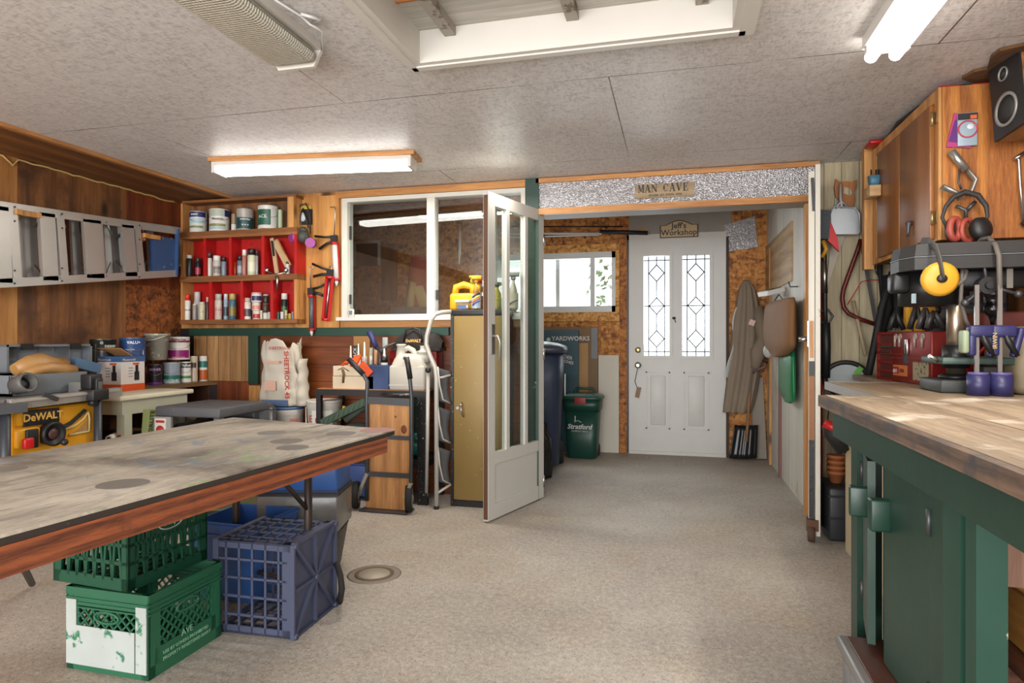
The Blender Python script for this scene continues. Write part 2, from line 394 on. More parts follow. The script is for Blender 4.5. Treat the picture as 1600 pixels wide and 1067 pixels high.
p_ = g1.build('pane', glassy('dusty_glass', (.86, .88, .86), .03), win)
lt = MB(); lt.bb(wx0+.047, wx0+.06, YP-.0, YP+.012, wz0+.1, wz0+.17).bb(wx0+.047, wx0+.06, YP, YP+.012, wz1-.3, wz1-.2).bb(mx+.032, mx+.045, YP, YP+.012, wz0+.12, wz0+.19)
lt.build('window_latch', black, win)
# beam with foil insulation over the entry opening
bx0, bx1 = px_end, XH+.02
struct(MB().bb(bx0, bx1, YP+.004, YP+.2, 1.955, ZC).build('trim_13', plain('grey_beam', '8a7f74', .7)))
struct(MB().bb(bx0, bx1, YP-.012, YP+.002, 1.99, 2.165).build('trim_14', FOIL))
struct(MB().bb(bx0-.02, bx1+.02, YP-.03, YP+.002, 2.165, 2.195).build('trim_15', pinex))
struct(MB().bb(bx0, bx1, YP-.03, YP+.002, 1.95, 1.99).build('trim_16', pinex))
# entry: back wall, side wall
D0, D1 = U(983, Y=YB).x, U(1134, Y=YB).x; dz = U(1058, 373, Y=YB).z
W0, W1 = U(776, Y=YB).x, U(962, Y=YB).x; Wz0, Wz1 = U(900, 488, Y=YB).z, U(900, 395, Y=YB).z
for k, bbx in enumerate(((XL, W0, 0, 2.4), (W0, W1, 0, Wz0), (W0, W1, Wz1, 2.4), (W1, D0, 0, 2.4), (D0, D1, dz, 2.4), (D1, XH+.1, 0, 2.4))):
    struct(MB().bb(bbx[0], bbx[1], YB, YB+.12, bbx[2], bbx[3]).build('wall_entry_back', OSB))
struct(MB().bb(D0-.02, D1+.05, YB-.014, YB, dz+.02, dz+.3).build('trim_17', plain('grey_board', '8b8880', .7, chips=('b5802e', .36, 4))))
struct(MB().bb(D0-.02, D1, YB-.02, YB, dz, dz+.05).build('trim_18', oldwhite))
struct(MB().bb(D0-.09, D0, YB-.02, YB, 0, 2.3).build('trim_19', osb('osb_strip', 'b5742f', '8f5424', '5a3013', 1.2)))
struct(MB().bb(D0-.02, D0, YB-.028, YB, 0, dz).build('trim_20', blackmetal)); struct(MB().bb(D1, D1+.025, YB-.03, YB, 0, dz).build('trim_20', plain('dark_jamb', '3a2a1e', .7)))
struct(MB().bb(XL-.1, XL, YP+.1, YB+.1, 0, 2.4).build('wall_entry_left', OSBd))
struct(MB().bb(XH, XH+.1, YP+.1, YB, 0, 2.4).build('wall_entry_right', whiteboards))
ym = YP+.1
struct(MB().bb(XH-.012, XH, 4.95, YB, 1.52, 1.95).build('trim_21', wood('bare_board', 'b39468', '8a6b44', 'Y', .6)))
struct(MB().bb(XH-.02, XH, 6.0, 6.05, 0, 1.9).build('trim_22', pine)); struct(MB().bb(XH-.02, XH, 5.45, 5.5, 0, 1.2).build('trim_22', plain('pink_primer', '7a5550', .7)))
struct(MB().bb(XH-.03, XH+.03, YP+.03, YP+.1, 0, 1.95).build('trim_23', pine))
# right part: beadboard wall, right wall, front wall with the garage opening
struct(MB().bb(XH, XR, YP+.06, YP+.16, 0, ZC).build('wall_back_right', beadboard))
struct(MB().bb(XR, XR+.1, -2.4, YP+.16, 0, ZC).build('wall_right', plydark))
struct(MB().bb(XL, -3.6, -2.5, -2.4, 0, ZC).bb(1.3, XR, -2.5, -2.4, 0, ZC).build('wall_front', ply))
# small white slider window in the entry
wf = MB(); f_ = .06
wf.bb(W0, W1, YB-.02, YB+.1, Wz0, Wz0+f_).bb(W0, W1, YB-.02, YB+.1, Wz1-f_, Wz1).bb(W0, W0+f_, YB-.02, YB+.1, Wz0, Wz1).bb(W1-f_*.6, W1, YB-.02, YB+.1, Wz0, Wz1)
q = U(928, Y=YB).x; wf.bb(q-.035, q+.01, YB-.01, YB+.08, Wz0+f_, Wz1-f_); q2 = U(870, Y=YB).x; wf.bb(q2-.02, q2+.02, YB+.05, YB+.1, Wz0+f_, Wz1-f_)
w2 = struct(wf.build('window_2', plain('vinyl_white', 'bcc0c0', .4)))
MB().bb(W0+f_, W1-.03, YB+.055, YB+.06, Wz0+f_, Wz1-f_).build('pane', glassy('entry_glass', (.96, .98, .98), .02), w2)
fr = MB(); ww = .075
fr.bb(W0-ww, W1+ww*.5, YB-.03, YB-.005, Wz1, Wz1+ww).bb(W0-ww, W1+ww*.5, YB-.03, YB-.005, Wz0-ww*1.2, Wz0).bb(W1, W1+ww*.5, YB-.03, YB-.005, Wz0, Wz1)
struct(fr.build('trim_24', osb('osb_light', 'd9a860', 'b9813c', '7a4e22', 1.6)))
# entry door
def dX(px): return U(px, Y=YB-.03).x
def dZ(py): return U(1058, py, Y=YB-.03).z
doorm = plain('entry_door_paint', 'bdbdb8', .45, var=.05, chips=('8e877a', .27, 12))
d = MB(); gl = []
xa, xb = D0, D1; za, zb_ = .012, dz
g = [(dX(1006), dX(1046)), (dX(1066), dX(1109))]; gz0, gz1 = dZ(556), dZ(399)
yd0, yd1 = YB-.03, YB+.015
d.bb(xa, g[0][0], yd0, yd1, za, zb_).bb(g[0][1], g[1][0], yd0, yd1, gz0, gz1).bb(g[1][1], xb, yd0, yd1, za, zb_).bb(g[0][0], g[1][1], yd0, yd1, gz1, zb_).bb(g[0][0], g[1][1], yd0, yd1, za, gz0)
door = struct(d.build('door_1', doorm))
for (u0, u1) in g:
    f = MB(); b_ = .03
    f.bb(u0-b_, u1+b_, yd0-.012, yd0, gz1-.0, gz1+b_).bb(u0-b_, u1+b_, yd0-.012, yd0, gz0-b_, gz0).bb(u0-b_, u0, yd0-.012, yd0, gz0, gz1).bb(u1, u1+b_, yd0-.012, yd0, gz0, gz1)
    f.build('lite_frame', doorm, door)
    MB().bb(u0, u1, yd0+.02, yd0+.025, gz0, gz1).build('lite', glassy('leaded_glass', (.95, .97, .98), .02), door)
    l = MB(); cx = (u0+u1)/2; dw = (u1-u0); nn = (0, -1, 0); yy = yd0+.015; H = gz1-gz0
    for x in (u0+dw*.18, u1-dw*.18): l.bar((x, yy, gz0), (x, yy, gz1), .009, .004, nn)
    for z in (gz0+.04, gz1-.04, gz0+H*.5): l.bar((u0, yy, z), (u1, yy, z), .009, .004, nn)
    for z in (gz0+H*.17, gz0+H*.5, gz0+H*.83):
        r_ = dw*.3
        ps = [(cx, yy, z+r_*1.1), (cx+r_, yy, z), (cx, yy, z-r_*1.1), (cx-r_, yy, z)]
        for i in range(4): l.bar(ps[i], ps[(i+1) % 4], .010, .004, nn)
    for z0, z1 in ((gz0, gz0+H*.17-dw*.33), (gz0+H*.17+dw*.33, gz0+H*.5-dw*.33), (gz0+H*.5+dw*.33, gz0+H*.83-dw*.33), (gz0+H*.83+dw*.33, gz1)):
        l.bar((cx, yy, z0), (cx, yy, z1), .009, .004, nn)
    l.build('leading', plain('lead_came', '2c2c2e', .5, .2), door)
for (p0, p1) in ((1009, 1047), (1068, 1108)):
    x0, x1, z0, z1 = dX(p0), dX(p1), dZ(671), dZ(581)
    pm = MB(); k = .012
    pm.bb(x0, x1, yd0-.008, yd0, z1-k, z1).bb(x0, x1, yd0-.008, yd0, z0, z0+k).bb(x0, x0+k, yd0-.008, yd0, z0, z1).bb(x1-k, x1, yd0-.008, yd0, z0, z1)
    pm.box(((x0+x1)/2, yd0-.003, (z0+z1)/2), ((x1-x0)*.62, .012, (z1-z0)*.86), bevel=.004)
    pm.build('door_panel', doorm, door)
brass = plain('worn_brass', 'a89468', .35, .8)
kx = dX(997); Mx = lambda x, z: Matrix.Translation((x, yd0, z)) @ Matrix.Rotation(R(90), 4, 'X')
MB().lathe([(.03, 0), (.03, .008), (.012, .01), (.012, .03), (.026, .04), (.028, .055), (.015, .066)], M=Mx(kx, dZ(571))).build('door_knob', plain('nickel', '9a978f', .3, .9), door)
MB().lathe([(.028, 0), (.028, .008), (.022, .012), (.01, .016)], M=Mx(kx, dZ(547))).build('deadbolt', brass, door)
cordp = [(kx, yd0-.03, dZ(573)), (kx-.015, yd0-.02, dZ(585)), (kx-.03, yd0-.015, dZ(597)), (kx-.01, yd0-.012, dZ(606))]
MB().tube(cordp, .003, 6).build('cord', black, door)
MB().box((kx+.0, yd0-.012, dZ(614)), (.04, .018, .1), (0, R(12), 0)).build('key_tag', wood('tag_wood', '8a6a48', '5e4228', 'Z', 1), door)
MB().ball((dX(1053), yd0-.01, dZ(497)), (.018, .01, .012)).tube([(dX(1053), yd0-.012, dZ(497)), (dX(1056), yd0-.012, dZ(504))], .004, 6).build('hook', blackmetal, door)
MB().bb(xa, xb, yd0-.012, yd0, 0.0, .03).build('sweep', oldwhite, door)
# attic hatch: frame and old white panel with battens
hf = MB(); z0, z1 = 2.165, 2.33; k = .045
hf.bb(hx0, hx0+k, hy0, hy1, z0, z1).bb(hx1-k, hx1, hy0, hy1, z0, z1).bb(hx0+k, hx1-k, hy1-k, hy1, z0, z1).bb(hx0+k, hx1-k, hy0, hy0+k, z0, z1)
hf.bb(hx0-.012, hx0+.02, hy0, hy1+.012, z0-.006, z0+.02).bb(hx1-.02, hx1+.03, hy0, hy1+.012, z0-.006, z0+.02).bb(hx0, hx1, hy1-.02, hy1+.012, z0-.006, z0+.02)
oldwhite2 = plain('old_gloss_white', 'ccc9c1', .5, var=.05, chips=('8d7f6e', .27, 22))
hatch = struct(hf.build('trim_25', oldwhite2))
wb = wood('white_tongue_boards', 'c8c6be', 'b4b0a6', 'X', .6, boards=('Y', .085, 'a09688'), contrast=.6)
MB().bb(hx0+k, hx1-k, hy0, hy1-k, 2.29, 2.30).build('hatch_panel', wb, hatch)
MB().bb(hx0+k, hx1-k, hy1-.27, hy1-.262, 2.284, 2.29).build('gap', plain('bare_wood_strip', 'a8652c', .7), hatch)
for x in (-.83, -.36, .09): MB().bb(x-.022, x+.022, hy0, hy1-k, 2.255, 2.289).build('batten', plain('weathered_batten', '9d978c', .8, chips=('6d655a', .45, 12)), hatch)
# floor drain
dc = U(585, 897, Z=0)
dr = thing('floor_drain', 'round rusty floor drain set in the concrete near the blue crate', 'drain', dc)
MB().lathe([(.09, -.001), (.09, .004), (.078, .006), (.075, .002)], n=32).build('rim', plain('rust_rim', '6b5a4a', .7, .3), dr)
MB().lathe([(.074, .0), (.072, .003), (.01, .005)], n=32).build('cover', plain('drain_cover', 'a39a8a', .6, .3, bmp=.6, bs=40), dr)
struct(MB().lathe([(.125, 0.0), (.115, .0015), (.1, .001)], c=(dc.x, dc.y, 0), n=32).build('floor_patch', plain('dark_patch', '857b6e', .8, var=.25)))
# ============================================================ ceiling lights
tube_m = emit('lit_tube', (1, .96, .88), 9); lens_m = emit('lit_lens', (1, .96, .9), 7)
fm = plain('fixture_enamel', 'cfccc4', .4, var=.04)
A = U(332, 247, Z=ZC); B = U(640, 236, Z=ZC)
dv = (B-A); L = dv.length; ang = math.atan2(dv.y, dv.x)
t = thing('ceiling_light', 'lit wraparound tube light running across the room on a wooden board', 'ceiling light', (A.x, A.y, ZC), ang)
MB().bb(-.02, L+.03, -.02, .17, -.022, 0).build('mounting_board', pinex, t)
MB().bb(0, L, 0, .13, -.045, -.022).build('housing', fm, t)
MB().bb(.012, L-.012, .004, .126, -.085, -.045, .012).build('diffuser', lens_m, t)
for q in (-.006, L-.014): MB().bb(q, q+.02, -.002, .132, -.088, -.022).build('end_cap', fm, t)
# right: bare two tube strip
A = U(1384, 88, Z=2.12); t = thing('ceiling_light', 'lit strip light with two bare fluorescent tubes above the workbench', 'ceiling light', (A.x, A.y, ZC), R(0))
MB().bb(-.075, .075, -1.22, .01, -.045, 0).build('housing', fm, t)
for x in (-.04, .04):
    MB().tube([(x, -1.2, -.066), (x, .03, -.066), (x, .045, -.066)], [.022, .022, .012], 14).build('tube', tube_m, t)
m = MB(); m.bb(-.07, .07, -.03, -.0, -.07, -.03); m.build('lamp_holder', fm, t)
# left: unlit ribbed fixture
A = U(425, 108, Z=2.12); B = U(500, 100, Z=2.12)
w_ = (B-A).length
t = thing('ceiling_light', 'unlit wide ribbed plastic light fixture with a loose cable beside it', 'ceiling light', ((A.x+B.x)/2, (A.y+B.y)/2, ZC), R(0))
h = w_/2*1.05
rib = plain('ribbed_lens', 'cbc6b4', .35, var=.05); tt = rib.node_tree; wv = N(tt, 'ShaderNodeTexWave', bands_direction='X'); tt.links.new(coords(tt), wv.inputs[0]); wv.inputs['Scale'].default_value = 26
wv2 = N(tt, 'ShaderNodeTexWave', bands_direction='Y'); tt.links.new(coords(tt), wv2.inputs[0]); wv2.inputs['Scale'].default_value = 26
bump(tt, tt.nodes['Principled BSDF'], mth(tt, 'ADD', wv.outputs['Fac'], wv2.outputs['Fac']), .8, .006)
MB().bb(-h, h, -1.25, .0, -.03, 0).build('housing', fm, t)
MB().bb(-h+.004, h-.004, -1.24, -.01, -.085, -.03, .03, 3).build('diffuser', rib, t)
MB().prism([(-h, -.03), (h, -.03), (h-.03, -.087), (-h+.03, -.087)], (0, 0, 0), (1, 0, 0), (0, 0, 1), -.014).build('end_cap', fm, t)
c = thing('cable', 'thin white cable looping down from the ceiling beside the unlit fixture', 'cable', U(480, 40, Z=ZC))
MB(True).tube([U(430, 0, Z=2.19), U(470, 25, Z=2.19), U(484, 38, Z=2.17), U(503, 48, Z=2.16), U(504, 75, Z=2.19), U(494, 98, Z=2.19)], .004, 6).build('wire', white, c)
MB(True).tube([U(484, 38, Z=2.185), U(500, 30, Z=2.18), U(470, 22, Z=2.19)], .006, 6).build('splice', white, c)
# real lamps' light: emission above, plus area lamps inside the fixtures' footprints
area('tube_light_a', (-1.45, 3.78, 2.09), (0, 0, 0), 1.1, .1, 16, (1, .93, .82))
area('tube_light_b', (.93, 1.5, 2.09), (0, 0, R(90)), 1.1, .1, 16, (1, .93, .82))

# ============================================================ generic containers
def facing(p): return math.atan2(-p[1], -p[0])
def patch(m, r, a0, a1, z0, z1, n=10):
    return m.grid(lambda u, v: (r*math.cos(a0+(a1-a0)*u), r*math.sin(a0+(a1-a0)*u), z0+(z1-z0)*v), n, 1)
def ctext(s, r, z, size, mt, parent, ang=0, sx=1, bold=0):
    o = text(s, (0, 0, 0), (1, 0, 0), (0, 1, 0), size, mt, None, align='CENTER', sx=sx, bold=bold)
    for v in o.data.vertices:
        a = ang+v.co.x/r; q = r+.0008+v.co.z; zz = v.co.y+z
        v.co = (q*math.cos(a), q*math.sin(a), zz)
    o.parent = parent; return o
def col(h, rough=.4, metal=0): return plain('paint_'+h+('_m' if metal else ''), h, rough, metal, var=.06)
def spray(px, w, y0, y1, Y, z, body, cap, label, group, caph=.2, band=None, dome=True, wr=None):
    T = Y/U(px, Y=1).y; p = Vector((U(px, Y=Y).x, Y, z)); r = w/2*T/F; H = (y0-y1)*T/F
    t = thing('spray_can', label, 'can', p, facing(p), group)
    c = H*caph; b = H-c
    prof = [(r*.95, 0), (r, .002), (r, b-r*.5), (r*.8, b-r*.12), (r*.6, b)] if dome else [(r*.95, 0), (r, .002), (r, b)]
    MB().lathe(prof, n=16).build('body', col(body, .35), t)
    MB().lathe([(r*.86, b-r*.35), (r*.86, H-.003), (r*.8, H)], n=16).build('cap', col(cap, .4), t)
    if band:
        m = MB(); patch(m, r+.0006, -1.1, 1.1, b*.18, b*.62); m.build('label_print', col(band, .4), t)
    if wr: ctext(wr, r, b*.45, H*.09, col('202020'), t)
    return t
def tin(p, r, H, body, label, group, parts=(), lid='a9a9a5', handle=True, ang=None, writes=(), name='paint_can', lidded=True):
    t = thing(name, label, 'paint can', p, facing(p) if ang is None else ang, group)
    MB().lathe([(r*.97, 0), (r, .003), (r, .008), (r*.985, .01), (r*.985, H-.01), (r, H-.008), (r, H-.002), (r*.97, H)], n=28).build('body', col(body, .35), t)
    MB().lathe([(r*.96, H-.001), (r*.96, H+.002), (r*.86, H+.002), (r*.84, H-.004), (.005, H-.004)], n=28).build('lid', col(lid, .35, 1), t)
    for (c, a0, a1, z0, z1) in parts:
        m = MB(); patch(m, r+.0005, a0, a1, z0*H, z1*H); m.build('label_print', col(c, .4), t)
    for (s, zz, sz, c, a) in writes: ctext(s, r, zz*H, sz*H, col(c), t, a, bold=.0004)
    if handle:
        m = MB(); m.tube([(r*math.cos(a)*.35+.003 if False else r*1.03*math.cos(R(q)), r*1.03*math.sin(R(q)), H*(.75-.28*math.sin(R((q+90)))) ) for q, a in [(x, x) for x in range(-90, 91, 15)]], .0016, 5); m.build('handle', steel, t)
    return t
# ============================================================ left wall: aluminium stepladder hung sideways
XD = -3.62
def lp(px, py, x=XD): return U(px, py, X=x)
lad = thing('step_ladder', 'long aluminium stepladder with a blue top hung sideways on the left wall', 'ladder', U(140, 440, X=XL+.05))
def rail(a, b, x, w, t_=.02): return MB(True).bar(lp(*a, x), lp(*b, x), w, t_, (1, 0, 0))
rail((-60, 313), (275, 361), XD, .05).build('rail', alu, lad)
rail((-60, 446), (275, 427), XD, .05).build('rail', alu, lad)
rail((-40, 318), (284, 359), XD-.13, .035).build('rear_rail', alu, lad)
rail((-40, 440), (284, 416), XD-.13, .035).build('rear_rail', alu, lad)
def tb(px, o=0):  # top and bottom rail y at px
    return 322+(px)*.148+o, 442-(px)*.052-o
for (x0, x1, xa_) in ((-6, 16, 0), (62, 88, 3), (130, 160, 0), (191, 211, 0)):
    a, b = tb((x0+x1)/2); c = (x0+x1)/2
    m = MB(True); wd = (lp(x1, 400)-lp(x0, 400)).length
    m.bar(lp(c-3, a), lp(c+3, b), wd*.92, .02, (1, 0, 0)); m.bar(lp(c-8-3, a, XD-.03), lp(c-5, b, XD-.03), .012, .06, (1, 0, 0)).bar(lp(c+11-3, a, XD-.03), lp(c+14, b, XD-.03), .012, .06, (1, 0, 0))
    m.build('step', alu, lad)
for x in (23, 97, 218):
    a, b = tb(x); MB(True).bar(lp(x-4, a, XD+.005), lp(x+4, b, XD+.005), .05, .012, (1, 0, 0)).build('crosspiece', alu, lad)
for x in (36, 50, 118, 168, 180, 236):
    a, b = tb(x); MB(True).bar(lp(x-3, a, XD-.1), lp(x+2, b, XD-.1), .055, .02, (1, 0, 0)).build('rear_brace', alu, lad)
for x, s in ((78, 1), (150, 1), (205, 1)):
    a, b = tb(x)
    for (q, r_) in ((12, 1), (-12, 1)):
        MB(True).bar(lp(x+q+4, a+3, XD+.01), lp(x+q*2.0, a+22, XD-.05), .014, .006, (1, 0, 0)).build('gusset', steel, lad)
        MB(True).bar(lp(x+q+4, b-3, XD+.01), lp(x+q*2.0, b-24, XD-.05), .014, .006, (1, 0, 0)).build('gusset', steel, lad)
m = MB(True); q = [lp(240, 367), lp(276, 362), lp(274, 428), lp(240, 424)]
m.prism([(0, 0), (1, 0), (1, 1), (0, 1)], q[3], q[2]-q[3], q[0]-q[3], -.03)
blue = plain('ladder_top_blue', '2f4a74', .5, var=.15)
m.build('top_cap', blue, lad)
for (x, y) in ((254, 372), (256, 417), (268, 373), (268, 413)): MB(True).cyl(lp(x, y, XD+.004), lp(x, y, XD-.01), .012 if x < 260 else .007, n=12).build('hole', black, lad)
MB(True).bar(lp(277, 357, XD+.01), lp(275, 430, XD+.01), .012, .03, (1, 0, 0)).build('top_lip', blue, lad)
MB(True).bar(lp(280, 356, XD-.1), lp(284, 416, XD-.1), .03, .02, (1, 0, 0)).build('spreader', alu, lad)
for x in (23, 97, 218):
    a, b = tb(x)
    for y in (a-2, a+20, b-18, b+2): MB(True).ball(lp(x, y, XD+.012), .006, 8).build('rivet', darksteel, lad)
for (x, y, l_) in ((25, 330, 'wooden bracket under the top rail at the ladder end by the plain plywood'), (224, 367, 'wooden bracket under the top rail beside the blue ladder top')):
    b_ = thing('wall_bracket', l_, 'bracket', U(x, y, X=XL+.02))
    P = lp(x, y); MB(True).bar((XL, P.y, P.z-.005), (XD+.03, P.y, P.z-.005), .03, .03, (0, 0, 1)).bar((XD+.0, P.y, P.z-.005), (XD+.0, P.y+.14, P.z+.0), .03, .03, (0, 0, 1)).bar((XL+.01, P.y, P.z-.12), (XD, P.y, P.z-.02), .03, .03, (0, 1, 0)).build('arm', pine, b_)
# ============================================================ red compartment shelf
YF = 4.16
def sx_(px): return U(px, Y=YF).x
def sz_(py, px=370): return U(px, py, Y=YF).z
L0, L1 = sx_(281), sx_(464); rt = sx_(449)
Zt, Z1, Z1b, Z2, Z2b, Z3, Z3b = 2.17, sz_(359), sz_(370), sz_(430), sz_(439), sz_(499), sz_(506)
sh = thing('wall_shelf', 'wall shelf of wood with red painted compartments full of spray cans', 'shelf', ((L0+L1)/2, YP, Z3b))
shw = wood('shelf_wood', '9a6434', '6a3e1c', 'X', .8)
def part(nm, mt, *b, par=None): return MB(True).bb(*b).build(nm, mt, par or sh)
part('back_panel', red, L0, L1, YP-.012, YP, Z3, Z1); part('back_panel', plydark, L0, L1, YP-.012, YP, Z1, Zt)
for (za, zb2) in ((Z3b, Z3), (Z2b, Z2), (Z1b, Z1)): part('shelf_board', shw, L0, L1, YF, YP-.012, za, zb2)
part('shelf_board', shw, L0, rt+.06, YF+.02, YP-.012, Zt-.02, Zt)
part('side_panel', pine, L0-.0, L0+.018, YF+.01, YP-.012, Z3, Zt-.02); part('side_panel', pine, L1-.02, L1, YF-.004, YP-.012, Z3, Z2b); part('side_panel', red, L1-.02, L1, YF-.004, YP-.012, Z2, Z1b); part('side_panel', pine, rt, rt+.05, YF, YP-.012, Z1, Zt-.02)
for px in (318, 358, 409): part('divider', red, sx_(px)-.012, sx_(px)+.012, YF+.012, YP-.012, Z2, Z1b)
for px in (327, 376, 423): part('divider', red, sx_(px)-.012, sx_(px)+.012, YF+.012, YP-.012, Z3, Z2b)
part('divider', red, sx_(462)-.03, sx_(462)-.02, YF+.012, YP-.012, Z3, Z2b)
YI = 4.215; G2 = 'spray cans and bottles in the middle row of the red shelf'; G3 = 'cans and jars in the bottom row of the red shelf'; G1 = 'paint cans on the top row of the wall shelf'
def sp2(px, w, y1, b, c, l, **k): return spray(px, w, 431, y1, YI, Z2, b, c, l, G2, **k)
def sp3(px, w, y1, b, c, l, **k):
    Y = k.pop('Y', YI); z = k.pop('z', Z3); y0 = k.pop('y0', 500)
    return spray(px, w, y0, y1, Y, z, b, c, l, G3, **k)
sp2(296, 11, 390, '24282a', 'd8d8d4', 'black spray can with white nozzle, first from the left in the middle row', caph=.12)
sp2(309.5, 10, 396, '1c1c24', '2c2c30', 'black aerosol can with a blue and red emblem, beside the white nozzled can', band='a8344a')
sp2(327.5, 10, 387, 'c9c6bc', '2a2d2a', 'white spray can with black cap left of the white capped can')
sp2(339, 14.5, 393, 'b9b4ac', 'dcdad4', 'wide white and grey spray can with a white cap in the second middle compartment', band='8a7f78', wr='PRIMER')
sp2(350, 9, 396, '7b8794', '1f2326', 'slim grey blue can with black lid right of the white capped can')
sp2(364.5, 9.5, 400, 'c4672c', '2a2420', 'small orange can with dark cap in the third middle compartment', dome=False, band='d98a50')
sp2(375, 10, 395, '5a6470', '1c1e22', 'short grey blue can with black cap right of the small orange can', band='90989e')
sp2(382, 8.5, 384, 'a86a5c', 'e2dfd8', 'slim can with a white cap behind the tall cream can', )
sp2(393.5, 15, 383, 'c3c4a8', '181818', 'tall cream green aerosol can with a black cap', band='d2d0b8')
sp2(401.5, 5, 386, '9a9a94', '333333', 'thin grey tube standing against the divider right of the tall cream green can')
sp2(449.5, 7, 408, 'c9c7c2', '3a3a3c', 'little white tube standing at the right end of the middle row', caph=.15)
sp3(293, 10.5, 453, 'd0cdc6', 'd02418', 'white spray can with a bright red cap in the bottom left compartment', wr='SPRAY')
sp3(287, 4, 460, '3c4438', '4a4a40', 'dark slim can half hidden left of the red capped can', Y=4.24)
sp3(304.5, 8, 470, '8a8682', 'c2beb6', 'grey can right of the red capped can', caph=.08)
sp3(308.5, 12, 448, 'b4aeaa', 'c4bfba', 'tall pale grey bottle with a domed cap behind the grey cans', Y=4.25, caph=.3)
sp3(316, 11, 467, 'c6c0a0', 'cfcabd', 'short cream can with a rounded top in the bottom left compartment', caph=.08, wr='OIL')
sp3(324, 4, 458, '53504c', 'c9c5c0', 'slender dark can against the first bottom divider')
sp3(341.5, 13, 453, 'b8afa4', 'a9a7a2', 'silver grey spray can with a silver cap in the second bottom compartment', band='b9948a', wr='Krylon')
sp3(353, 8, 453, '8fa0ac', 'c5cbcb', 'pale blue can with a pale grey cap next to the yellow capped can', band='35424c')
sp3(363.5, 13, 453, '3f6470', 'b0a25c', 'blue green spray can with a mustard yellow cap', band='7a6a30')
sp3(387, 12.5, 461, 'd6cfc4', 'b3a79c', 'white jar stack can with beige cap in the third bottom compartment', dome=False, band='46464a', wr='2K')
def jar(px, w, y0, y1, body, cap, label, zb=Z3, Y=YI, band=None, caph=.16, G=G3):
    T = Y/U(px, Y=1).y; p = Vector((U(px, Y=Y).x, Y, zb)); r = w/2*T/F; H = (y0-y1)*T/F
    t = thing('jar', label, 'jar', p, facing(p), G)
    MB().lathe([(r*.92, 0), (r, .003), (r, H*(1-caph)-.002), (r*.9, H*(1-caph))], n=14).build('body', col(body), t)
    MB().lathe([(r*.97, H*(1-caph)), (r, H-.002), (r*.96, H)], n=14).build('lid', col(cap), t)
    if band:
        m = MB(); patch(m, r+.0005, -1.1, 1.1, H*.15, H*.65); m.build('label_print', col(band), t)
    return t, H
def dz_(n): return n*YI/U(400, Y=1).y/F
jar(401, 14, 500, 485, 'c8bdb0', 'd6d0c8', 'small white tub with a red label at the bottom of the tub stack', band='a3262a')
jar(400.5, 15, 485, 470, 'd3c4b8', 'd8d0c8', 'white and pink tub in the middle of the tub stack', zb=Z3+dz_(15.5), band='c08070')
jar(401, 18, 470, 453, 'd8d4ce', 'cfa8a8', 'white tub with a pink lid and navy print on top of the tub stack', zb=Z3+dz_(31), band='2c2c50')
jar(415, 9, 500, 486, 'c8c8be', '3a5a40', 'little white and green paint pot under the dark brown jar')
jar(415, 9.5, 486, 472, '4b4136', '6a5c40', 'dark brown glass jar on the little pots', zb=Z3+dz_(14.5))
jar(415.5, 9.5, 472, 457, '26302a', 'b8beb8', 'dark green tin with a pale rim above the dark brown jar', zb=Z3+dz_(29.5))
jar(408.5, 4.5, 500, 484, 'c9c3a8', 'e0ddd5', 'tiny cream pot left of the little white and green pots')
jar(420.5, 4.5, 500, 487, 'bdbfb4', 'd0d0cb', 'tiny white pot against the third bottom divider')
sp3(444.5, 12, 454, '16201c', 'd8d6d0', 'black spray can with green print and a white cap at the bottom right', Y=4.25, band='2f5a3a')
for (px, w, y1, b, c, l) in ((430, 6, 488, '7a5a5c', 'b9a8a8', 'tiny pink grey pot first in the row of pots at the bottom right'), (435, 5, 487, '2e4a3c', '44544a', 'tiny dark green pot in the row of pots at the bottom right'), (441, 6.5, 487, 'b8bcc0', 'd9d9d5', 'tiny pale blue pot with a white lid in the row of pots'), (447, 6, 491, '9a8850', 'dcd8cf', 'tiny ochre pot with a white lid in the row of pots'), (453, 6, 490, 'b09a38', 'c9b870', 'tiny yellow pot near the right end of the row of pots'), (458, 5, 487, '7888a4', 'a9b0bc', 'tiny blue pot at the right end of the row of pots')):
    jar(px, w, 500, y1, b, c, l)
jar(447, 5, 491, 484, 'bda77a', 'cdb98c', 'tiny tan pot standing on the ochre pot', zb=Z3+dz_(9))
# paint cans on the top row
def topcan(px, w, y0, y1, **k):
    T = YI/U(px, Y=1).y; r = w/2*T/F
    return tin(Vector((U(px, Y=YI).x, YI, Z1)), r, (y0-y1)*T/F, **k)
topcan(310, 30, 358, 320, body='cdccc4', label='white paint can with a navy top band, leftmost on the top row', group=G1, parts=(('262a5c', -1.4, .9, .72, .97), ('a9c0c6', -1.4, .9, .42, .66), ('6f8058', -1.4, .5, .2, .3)), writes=(('PAINT', .8, .12, 'e0e0e0', -.5),))
topcan(343, 35, 358, 318, body='d3d1c8', label='white paint can with a pale green top, second on the top row', group=G1, parts=(('a9b0a0', -1.4, .5, .66, .96), ('262a5c', .5, 1.4, .66, .96), ('7d8250', -1.4, .6, .2, .32), ('9ab0b8', -1.4, .6, .08, .18)), writes=(('Simplicity', .5, .13, '30303a', -.2),))
topcan(383, 30, 357, 319, body='9b958c', label='metal paint can with a dark teal label, third on the top row', group=G1, parts=(('1d3f42', -1.5, 1.5, .05, .58),), writes=(('MAXWELL', .46, .1, 'd0dcdc', 0), ('o o o', .2, .14, 'c8d8d8', 0)))
topcan(365.5, 9, 357, 326, body='8a7658', label='narrow brown and white tin behind the metal paint can', group=G1, parts=(('cfcac0', -1.5, 1.5, .05, .4),), handle=False)
